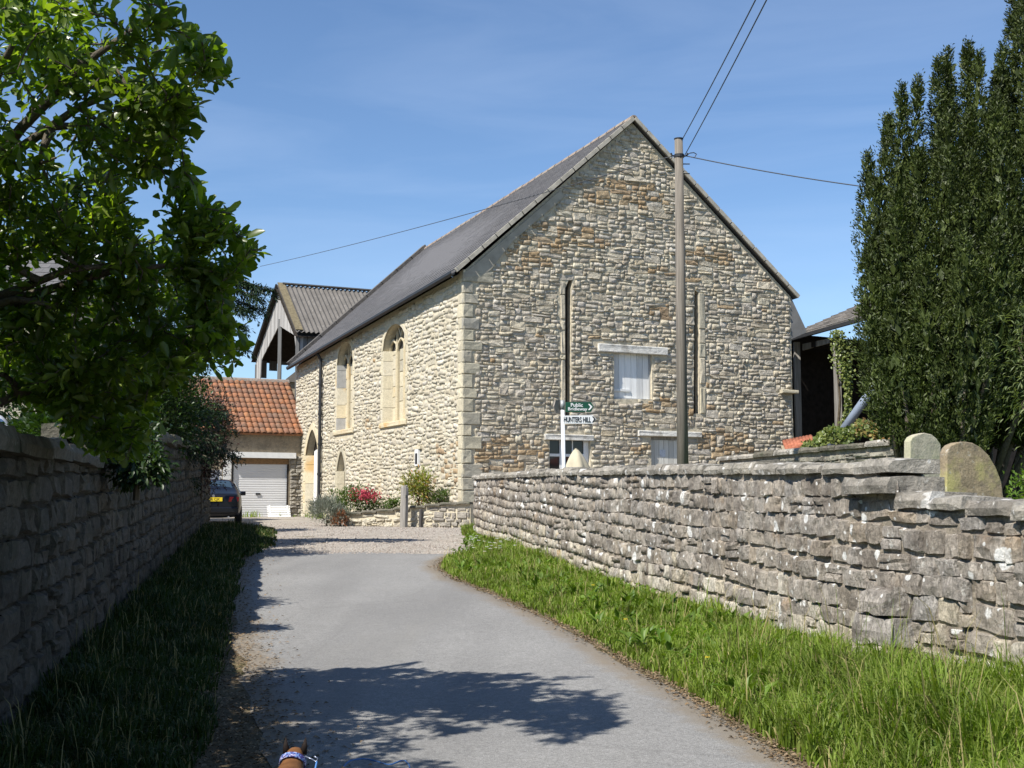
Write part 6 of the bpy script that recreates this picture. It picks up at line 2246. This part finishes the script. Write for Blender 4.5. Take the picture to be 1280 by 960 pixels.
while len(tips) < 2350:
    px, py = rg.uniform(-330, 340), rg.uniform(-270, 595)
    if not in_poly(TREE_POLY, px, py): continue
    if any((px - a) ** 2 + (py - b) ** 2 < (r_ + 7) ** 2 for a, b, r_ in GAPS): continue
    # inner margin so leaf tips, not twig ends, make the outline
    if not in_poly(TREE_POLY, px + 11, py) or not in_poly(TREE_POLY, px, py + 10): continue
    edge = (not in_poly(TREE_POLY, px + 45, py))
    nt_ += 1
    if px > -40 and py < 250 and not edge and rg.random() < .42: continue
    if px < -60 and py < 90 and rg.random() < .9: continue
    if py < -20 and px < 60 and rg.random() < .85: continue
    near = 5.15 + min(max(0, (py + 60)), 420) * .0046 - (min(-py - 20, 150) * .005 if py < -20 else 0)
    Yt = near + (rg.random() ** 1.3) * (0.6 if edge else 1.8)
    if px > 215: Yt = max(Yt, 5.4)
    if py > 480: Yt = rg.uniform(7.4, 8.6)
    if px < -60: Yt = rg.uniform(4.4, 7.2)
    p = at(px, py, Yt)
    if p.x > lw_x(p.y) + 2.6 or p.z > 7.5: continue
    if px > -40 and not (edge and py > 220) and mnoise.noise(Vector((p.x * 1.7, p.y * 1.7, p.z * 1.9))) < (-.20 if py < 260 else -.32): continue
    hh = p.z - gz(p.x, p.y)
    sx_, sy_ = p.x + .588 * hh, p.y + .60 * hh          # where its shade falls on the lane
    if sx_ > -2.2 - .22 * (sy_ - 10) and sy_ > 10.15 - .35 * max(0, sx_ + .6): continue
    if sx_ > .85 - max(0, 8.2 - sy_) * .6: continue
    tips.append(p)
dirs = branch_tree(tips, roots, rg, wood, .03, .0045)
wood.build('trunk', M_TRUNK, tree, True)
P, D, Nn, Ln, Wd = [], [], [], [], []
for p, d in zip(tips, dirs):
    dd = np.array(d) + np.array([.1, -.1, .25]); dd /= np.linalg.norm(dd)
    a = np.cross(dd, [0, 0, 1.0]); a /= np.linalg.norm(a) + 1e-6
    b = np.cross(a, dd)
    k = int(nr.integers(10, 17)); ph = nr.random() * 6.28
    big = nr.uniform(.8, 1.2)
    for i in range(k):
        f = i / k
        th = ph + i * 2.4
        rad = a * math.cos(th) + b * math.sin(th)
        P.append(np.array(p) - dd * .22 * (1 - f) + rad * .006)
        v = dd * (.35 + .75 * f) + rad * (1.0 - .35 * f) + np.array([0, 0, .12]) + nr.normal(size=3) * .18
        D.append(v); Nn.append(np.array([-.30, -.32, .75]) + dd * .3 + nr.normal(size=3) * .62)
        Ln.append(big * nr.uniform(.058, .110)); Wd.append(big * nr.uniform(.026, .047))
P, D, Nn, Ln, Wd = map(np.array, (P, D, Nn, Ln, Wd))
M_LEAF = leaf_mat('glossy leaf', [(.055, .095, .016), (.095, .145, .020), (.14, .195, .028), (.07, .115, .018), (.22, .27, .05)], .50, (1.7, 1.95, .4), .32, .45)
# the leaves that show largest become single parts, the rest one mass
sc_ = np.zeros(len(P))
for i in range(len(P)):
    x, y, z = proj(P[i])
    if 0 < x < W0 and 0 < y < H0: sc_[i] = Ln[i] * Wd[i] / z ** 2 * (1.0 + .6 * (not in_poly(TREE_POLY, x + 40, y - 5)))
top = np.argsort(-sc_)[:300]
mask = np.ones(len(P), bool); mask[top] = False
leaf_obj('leaves', P[mask], D[mask], Nn[mask], Ln[mask], Wd[mask], M_LEAF, tree, .22, .18, 'stuff', True)
lv = []
for k in range(6):
    V, T = [], []
    w = .42 + .05 * k / 6; fold = .08 + .02 * k; cu = .02 + .05 * k
    pr = [(0, .03), (.2, .5), (.45, .9), (.68, 1.0), (.88, .62), (1.0, .04)]
    for t_, ww_ in pr:
        z = -cu * t_ * t_
        V += [(-w / 2 * ww_, t_, z + fold * ww_ * .6), (0, t_, z), (w / 2 * ww_, t_, z + fold * ww_ * .6)]
    for i in range(5):
        for j in range(2): T.append((i * 3 + j, i * 3 + j + 1, i * 3 + j + 4, i * 3 + j + 3))
    lv.append(MB().add(V, T).mesh('leaf', M_LEAF, True))
for i in top:
    d = Vector(D[i]).normalized(); s = d.cross(Vector(Nn[i])).normalized(); u = s.cross(d)
    m = Matrix.Identity(4); L = Ln[i] * 1.12
    for q in range(3): m[q][0], m[q][1], m[q][2], m[q][3] = s[q] * L, d[q] * L, u[q] * L, P[i][q]
    link('leaf', lv[int(i) % 6], tree, m)

# ------------------------------------------------------------------ conifer behind it
cY = 25.0
c0 = at(190, 600, cY); c0.z = gz(0, cY) + .9
con = thing('conifer', 'dark conifer with drooping sprays behind the leafy tree and left of the barn', 'tree', c0)
rg = random.Random(202); nr = np.random.default_rng(202)
wood = MB(); topc = at(190, 345, cY)
wood.tube([c0 - Vector((0, 0, .2)), c0.lerp(topc, .5), topc], [.22, .14, .03], 9)
P, D, Nn, Ln, Wd = [], [], [], [], []
specs = [(rg.uniform(.12, .97), rg.uniform(0, 6.28), None) for _ in range(95)] + [(.97, -.12, 2.5), (.93, -.2, 2.35), (.99, -.05, 2.1), (.90, .1, 2.2), (.86, -.3, 2.2), (.80, -.2, 2.0), (.72, .05, 1.9)]
for t_, az, fl in specs:
    o = c0.lerp(topc, t_)
    L = fl or (1.0 - t_) * 2.0 + .35
    if fl is None: L = min(L, 1.7)
    d = Vector((math.cos(az), math.sin(az), .12))
    pts = [o + d * (L * f) + Vector((0, 0, -.32 * L * f * f + (.12 * L * f))) for f in (0, .25, .5, .75, 1)]
    wood.tube(pts, [.03, .022, .016, .011, .005], 5, False)
    nk = int((44 if fl else 26) * L)
    for k in range(nk):
        f = .12 + .88 * k / nk
        i = min(int(f * 4), 3); p = pts[i].lerp(pts[i + 1], f * 4 - i)
        side = Vector((-d.y, d.x, 0)) * rg.choice((-1, 1)) * rg.uniform(.2, 1)
        sd_ = (d * .7 + side + Vector((0, 0, rg.uniform(-.9, -.05)))).normalized()
        sl_ = rg.uniform(.18, .48) * (1.15 - .5 * f)
        for j in range(0, 16, 1 if fl else 2):
            q = p + sd_ * (sl_ * j / 16) + Vector((0, 0, -.10 * (j / 16) ** 2))
            v = sd_ * .7 + Vector((rg.uniform(-1, 1), rg.uniform(-1, 1), rg.uniform(-1, .6))) * .8
            P.append(q); D.append(v); Nn.append((rg.uniform(-.5, .5), rg.uniform(-.5, .5), 1)); Ln.append(rg.uniform(.07, .13)); Wd.append(.03)
wood.build('trunk', M_TRUNK, con)
M_CONIFER = leaf_mat('conifer needles', [(.016, .032, .014), (.026, .050, .020), (.036, .062, .024)], .12, (1.2, 1.4, .6), .5, .3)
leaf_obj('crown', P, D, Nn, Ln, Wd, M_CONIFER, con, .1, .05)

# ------------------------------------------------------------------ dark shrubs along the garden side of the lane wall
M_HEDGE = leaf_mat('hedge leaves', [(.018, .036, .010), (.030, .058, .014), (.045, .080, .018)], .25, (1.6, 1.9, .4), .4, .35)
bush('garden_shrub', 'dark green rounded shrub filling the garden behind the lane wall under the tree', 'shrub', (30, 500, 185, 595), 13.5, .9, 9000, .085, .042, [(M_HEDGE, 1, 'foliage')], 301, 8, base_z=gz(0, 13) + .9)
bush('garden_shrub', 'dark shrub at the far left behind the lane wall beside the white car', 'shrub', (-150, 360, 112, 540), 19.0, 1.1, 13000, .10, .05, [(M_HEDGE, 1, 'foliage')], 302, 8, base_z=gz(0, 19) + .9)
bush('garden_shrub', 'mid green shrub behind the lane wall between the tree and the purple bush', 'shrub', (150, 430, 265, 560), 22.0, 1.0, 7000, .09, .045, [(M_HEDGE, 1, 'foliage')], 303, 8, base_z=gz(0, 22) + .9)
M_PURPLE = leaf_mat('purple leaves', [(.050, .030, .028), (.075, .040, .036), (.045, .045, .022), (.032, .042, .018)], .2, (1.7, 1.0, .8), .45, .3)
M_PINK = leaf_mat('pink blooms', [(.35, .10, .13), (.28, .14, .10)], .2, (1.2, 1, 1), .6, .2)
bush('purple_shrub', 'dark purple-leaved shrub overhanging the end of the lane wall above the car', 'shrub', (214, 478, 292, 606), 30.5, .95, 6000, .085, .045, [(M_PURPLE, .95, 'foliage'), (M_PINK, .03, 'blooms')], 304, 9, base_z=gz(0, 30) + .6)
bush('drooping_plant', 'dark green trailing plant hanging over the lane wall top under the tree', 'shrub', (135, 555, 208, 612), 11.6, .28, 1500, .07, .035, [(M_HEDGE, 1, 'foliage')], 305, 5, up=-.3)

# ------------------------------------------------------------------ yew
rg = random.Random(404); nr = np.random.default_rng(404)
yY = 20.0
gy_ = gz(0, yY) + .8
yc = at(1190, 600, yY)
yew = thing('yew_tree', 'big dark Irish yew of many upright spires at the right behind the gravestones', 'tree', (yc.x, yY, gy_))
colsY = [  # px at widest, px of tip, py of tip, radius px, Y, py of foot
    (1083, 1087, 192, 24, 20.2, 500), (1100, 1093, 225, 27, 19.6, 540), (1104, 1107, 150, 26, 20.4, 540), (1124, 1124, 112, 24, 20.2, 550), (1140, 1147, 99, 22, 20.0, 560),
    (1090, 1094, 300, 30, 19.2, 545), (1120, 1122, 240, 34, 19.0, 560), (1150, 1152, 190, 36, 19.0, 560), (1170, 1170, 80, 26, 20.2, 560), (1183, 1186, 62, 26, 20.2, 570),
    (1205, 1207, 60, 25, 20.3, 560), (1222, 1223, 66, 22, 20.0, 560), (1245, 1252, 62, 28, 20.2, 560), (1180, 1180, 150, 40, 19.0, 575), (1215, 1214, 140, 38, 18.8, 560), (1250, 1248, 120, 40, 18.9, 520),
    (1272, 1276, -50, 30, 20.4, 560), (1288, 1290, -90, 34, 20.0, 560), (1312, 1310, -60, 38, 20.2, 560), (1340, 1338, 0, 40, 20.0, 560), (1370, 1372, 80, 40, 20.2, 560), (1300, 1300, 60, 44, 18.9, 520), (1340, 1340, 160, 44, 18.9, 540),
    (1130, 1128, 200, 40, 21.0, 560), (1190, 1188, 110, 44, 21.4, 560), (1250, 1250, 90, 44, 21.4, 560), (1160, 1158, 330, 38, 18.4, 560), (1205, 1203, 300, 38, 18.2, 590), (1138, 1136, 230, 28, 20.4, 560), (1195, 1196, 190, 30, 20.8, 570), (1235, 1236, 190, 30, 20.8, 560), (1120, 1118, 370, 32, 18.6, 555), (1245, 1243, 290, 40, 18.3, 480), (1095, 1090, 400, 24, 18.9, 545)]
P, D, Nn, Ln, Wd = [], [], [], [], []
inner = MB(); wood = MB()
for (pw, ptp, pty, rp, Yk, pyf) in colsY:
    tip = at(ptp, pty, Yk); foot = at(pw + (1190 - pw) * .25, pyf, Yk)
    Rm = rp / F * Yk
    H_ = tip.z - foot.z
    so = rg.uniform(0, 50)
    wid = at(pw, (pty + pyf) / 2, Yk)

    def axis(t):
        return Vector((foot.x * (1 - t) ** 2 + 2 * wid.x * t * (1 - t) + tip.x * t * t, Yk + .12 * math.sin(t * 3 + so), foot.z + H_ * t))

    def prof_(t): return 1.04 * Rm * max(.05, (min(1, (t + .12) * 3.2) ** .6) * (1 - max(0, (t - .35) / .65) ** 1.45 * .96))
    ns = 14; nk = 8; vs = []
    for j in range(ns + 1):
        t = j / ns; cpt = axis(t * .985)
        for k in range(nk):
            a = 2 * math.pi * k / nk
            r_ = prof_(t) * .20 * (1 + .2 * mnoise.noise(Vector((so, t * 6, a))))
            if j in (0, ns): r_ *= .15
            vs.append(cpt + Vector((math.cos(a) * r_, math.sin(a) * r_, 0)))
    inner.add(vs, [(j * nk + k, j * nk + (k + 1) % nk, (j + 1) * nk + (k + 1) % nk, (j + 1) * nk + k) for j in range(ns) for k in range(nk)])
    wood.tube([Vector((yc.x + (foot.x - yc.x) * .55, yY, gy_ - .1)), foot.lerp(axis(.05), .5), axis(.35)], [.06, .05, .02], 6)
    area = 2 * math.pi * Rm * .75 * H_
    for _ in range(int(area * 34)):
        t = rg.random() ** 1.1 * .97; a = rg.uniform(0, 6.283)
        nn = Vector((math.cos(a), math.sin(a), 0))
        P.append(axis(t) + nn * prof_(t) * rg.uniform(.05, .66)); D.append(Vector((rg.gauss(0, .4), rg.gauss(0, .4), 1)))
        Nn.append(nn + Vector((rg.gauss(0, .5), rg.gauss(0, .5), rg.gauss(0, .5)))); Ln.append(rg.uniform(.14, .26)); Wd.append(rg.uniform(.06, .11))
    nt = int(area * 60)
    for _ in range(nt):
        t = rg.random() ** 1.05
        a = rg.uniform(0, 6.283)
        lump = 1.02 + .42 * mnoise.noise(Vector((so + math.cos(a) * 1.6, math.sin(a) * 1.6, t * H_ * 1.6))) + .15 * mnoise.noise(Vector((so + math.cos(a) * 4, math.sin(a) * 4, t * H_ * 5)))
        cpt = axis(t); r_ = prof_(t) * lump * rg.uniform(.72, 1.0)
        nn = Vector((math.cos(a), math.sin(a), 0))
        p = cpt + nn * r_
        grow = (Vector((0, 0, 1)) * 1.1 + nn * .75 + Vector((rg.gauss(0, .3), rg.gauss(0, .3), rg.gauss(0, .2)))).normalized()
        for q in range(13):
            v = grow + Vector((rg.gauss(0, .55), rg.gauss(0, .55), rg.gauss(0, .35)))
            P.append(p + grow * (.05 * rg.random()) + Vector((rg.gauss(0, .030), rg.gauss(0, .030), rg.gauss(0, .045)))); D.append(v)
            Nn.append(nn * 1.0 + Vector((rg.gauss(0, .5), rg.gauss(0, .5), rg.gauss(0, .5)))); Ln.append(rg.uniform(.045, .090)); Wd.append(rg.uniform(.017, .028))
M_YEW = leaf_mat('yew needles', [(.026, .037, .009), (.039, .055, .012), (.056, .076, .016), (.082, .104, .024)], .10, (1.4, 1.6, .4), .5, .25)
wood.build('trunk', M_TRUNK, yew, True)
leaf_obj('crown', [tuple(p) for p in P], [tuple(p) for p in D], [tuple(p) for p in Nn], Ln, Wd, M_YEW, yew, .15, .0)
M_LIGHTLEAF = leaf_mat('willow leaves', [(.09, .12, .045), (.13, .16, .06), (.17, .19, .085)], .3, (1.4, 1.5, .6), .5, .3)
bush('light_shrub', 'pale narrow-leaved shrub reaching in at the right edge before the yew', 'shrub', (1252, 355, 1390, 560), 12.5, .55, 1500, .085, .019, [(M_LIGHTLEAF, 1, 'foliage')], 305, 7, base_z=gz(0, 12) + .7, up=-.1)
bush('light_shrub', 'low green shrub at the foot of the yew right of the round gravestone', 'shrub', (1252, 585, 1340, 650), 15.0, .5, 900, .07, .03, [(M_WEED, 1, 'foliage')], 306, 6, base_z=gz(0, 15) + .7)

# ivy on the shed post and on the bank
M_IVY = leaf_mat('ivy leaves', [(.09, .13, .025), (.13, .17, .04), (.20, .22, .06), (.06, .10, .02)], .25, (1.4, 1.5, .4), .4, .4)
M_IVYRED = leaf_mat('autumn tinted ivy', [(.24, .12, .04), (.20, .17, .05), (.30, .20, .07)], .25, (1.3, 1.2, .6), .5, .3)
nr = np.random.default_rng(505)
iv = thing('ivy', 'ivy climbing the timber post of the dark open shed', 'ivy', (at(1048, 530, 41.3).x, 41.2, gz(0, 41)))
pc = []
for k in range(1500):
    t = nr.random(); py = 412 + 122 * t
    half = 9 + 4 * math.sin(t * 7) - 2 * (t > .55)
    cx_ = 1046 + 14 * min(1, t * 1.6)
    px = cx_ + nr.normal() * half * .55
    pc.append(at(px, py, 41.3 - .5 - .35 * nr.random()))
P = np.array([tuple(p) for p in pc]); m = len(P)
D = unit_rand(nr, m) * .6 + np.array([0, -.5, -.5]); Nn = np.array([-.3, -1, .5]) + unit_rand(nr, m) * .6
leaf_obj('foliage', P, D, Nn, nr.uniform(.06, .125, m), nr.uniform(.05, .105, m), M_IVY, iv, .1, .1)
stp = [at(1047, 545, 41.0), at(1050, 500, 40.9), at(1046, 450, 40.85), at(1043, 418, 40.8)]
MB().tube(stp, [.05, .04, .03, .015], 6).build('stem', M_TWIG, iv)
ib = thing('ivy_bank', 'bank of yellow-green and reddish ivy on top of the yard wall', 'ivy', (at(1065, 545, 26).x, 26.5, gz(0, 26)))
pc, pr_ = [], []
for k in range(2600):
    t = nr.random(); px = 1003 + 118 * t
    crest = 553 - 22 * math.sin(min(t * 1.25, 1) * math.pi * .62) + 4 * math.sin(t * 17)
    py = crest + 18 * nr.random() ** 1.4
    Yq = 28.6 - 5.0 * t + nr.uniform(.3, 1.3)
    (pr_ if (t > .55 and nr.random() < .4) else pc).append(at(px, py, Yq))
for lst, mat, nm in ((pc, M_IVY, 'foliage'), (pr_, M_IVYRED, 'tinted_foliage')):
    P = np.array([tuple(p) for p in lst]); m = len(P)
    leaf_obj(nm, P, unit_rand(nr, m) * .7 + np.array([0, -.4, .1]), np.array([-.2, -.6, .8]) + unit_rand(nr, m) * .6, nr.uniform(.06, .12, m), nr.uniform(.05, .10, m), mat, ib, .1, .1)
MB().tube([at(1006, 566, 29), at(1060, 562, 26.8), at(1118, 562, 24.6)], [.06, .1, .08], 8).build('stem', M_TWIG, ib)

# ------------------------------------------------------------------ planting by the hall
pY = pA.y + .7
M_SHRUB = leaf_mat('border shrub', [(.05, .09, .02), (.08, .13, .03), (.11, .15, .035)], .3, (1.5, 1.7, .4), .5, .3)
M_RED = leaf_mat('red valerian', [(.42, .05, .08), (.50, .09, .11), (.36, .05, .10)], .2, (1.2, .9, .9), .6, .2)
M_LAV = leaf_mat('lavender', [(.20, .22, .17), (.26, .27, .22), (.15, .18, .13)], .2, (1.1, 1.1, 1), .7, .2)
M_YELLOWG = leaf_mat('yellow green leaves', [(.20, .24, .04), (.28, .30, .06), (.13, .19, .03)], .35, (1.4, 1.4, .4), .5, .3)
M_ORANGE = leaf_mat('orange tips', [(.45, .20, .07), (.40, .26, .10)], .3, (1.2, 1.1, .7), .6, .2)
M_RUSTP = leaf_mat('withered leaves', [(.28, .11, .045), (.22, .10, .05)], .1, (1, 1, 1), .8, .1)
zb_ = gz(0, 33)
t = bush('flower_shrub', 'bushy green shrub topped with red flowers at the planter end', 'shrub', (408, 611, 470, 645), pY, .5, 2600, .09, .04, [(M_SHRUB, .86, 'foliage')], 401, 6, base_z=zb_ + .1)
P = np.array([tuple(at(458 + nr.normal() * 9, 619 + nr.normal() * 4, pY - .45 + nr.normal() * .12)) for _ in range(420)])
leaf_obj('red_flowers', P, unit_rand(nr, 420) + np.array([0, 0, .5]), unit_rand(nr, 420), nr.uniform(.04, .08, 420), nr.uniform(.03, .06, 420), M_RED, t)
t = bush('flower_shrub', 'low green plant in the middle of the planter right of the red flowers', 'shrub', (462, 618, 500, 641), pY + .2, .35, 900, .08, .04, [(M_SHRUB, 1, 'foliage')], 402, 5, base_z=zb_ + .3)
bush('lavender', 'grey-green lavender clump spilling onto the gravel beside the doorway', 'plant', (385, 626, 432, 660), pY - .8, .6, 3000, .14, .018, [(M_LAV, 1, 'foliage')], 403, 6, base_z=zb_, up=.8)
bush('yellow_shrub', 'tall yellow-green shrub with orange tips against the hall wall behind the gate post', 'shrub', (505, 590, 542, 632), pY + .2, .35, 1500, .15, .035, [(M_YELLOWG, .86, 'foliage'), (M_ORANGE, .14, 'orange_tips')], 404, 6, base_z=zb_ + .5, curl=.4)
bush('green_tuft', 'small green tuft on the planter soil near the quoined corner', 'plant', (540, 613, 560, 632), pY + .1, .2, 420, .12, .03, [(M_SHRUB, 1, 'foliage')], 405, 4, base_z=zb_ + .5, up=.8)
bush('withered_plant', 'rusty withered plant at the foot of the planter wall end', 'plant', (416, 640, 434, 660), pY - 1.1, .25, 420, .10, .025, [(M_RUSTP, 1, 'foliage')], 406, 4, base_z=zb_)
tz = []
for (px, py) in ((310, 646), (318, 646), (345, 645), (372, 645), (386, 646), (400, 648)):
    for _ in range(60):
        p = G(px + nr.normal() * 5, py + nr.normal() * .6); tz.append((p.x, p.y, p.z))
P = np.array(tz); m = len(P)
tag(link('yard_weeds', blades_mesh('yard_weeds', P, nr.uniform(.08, .30, m), nr.uniform(.02, .04, m), nr.uniform(.02, .15, m), nr.random(m) * 6.28, [M_GRASS])), kind='stuff')
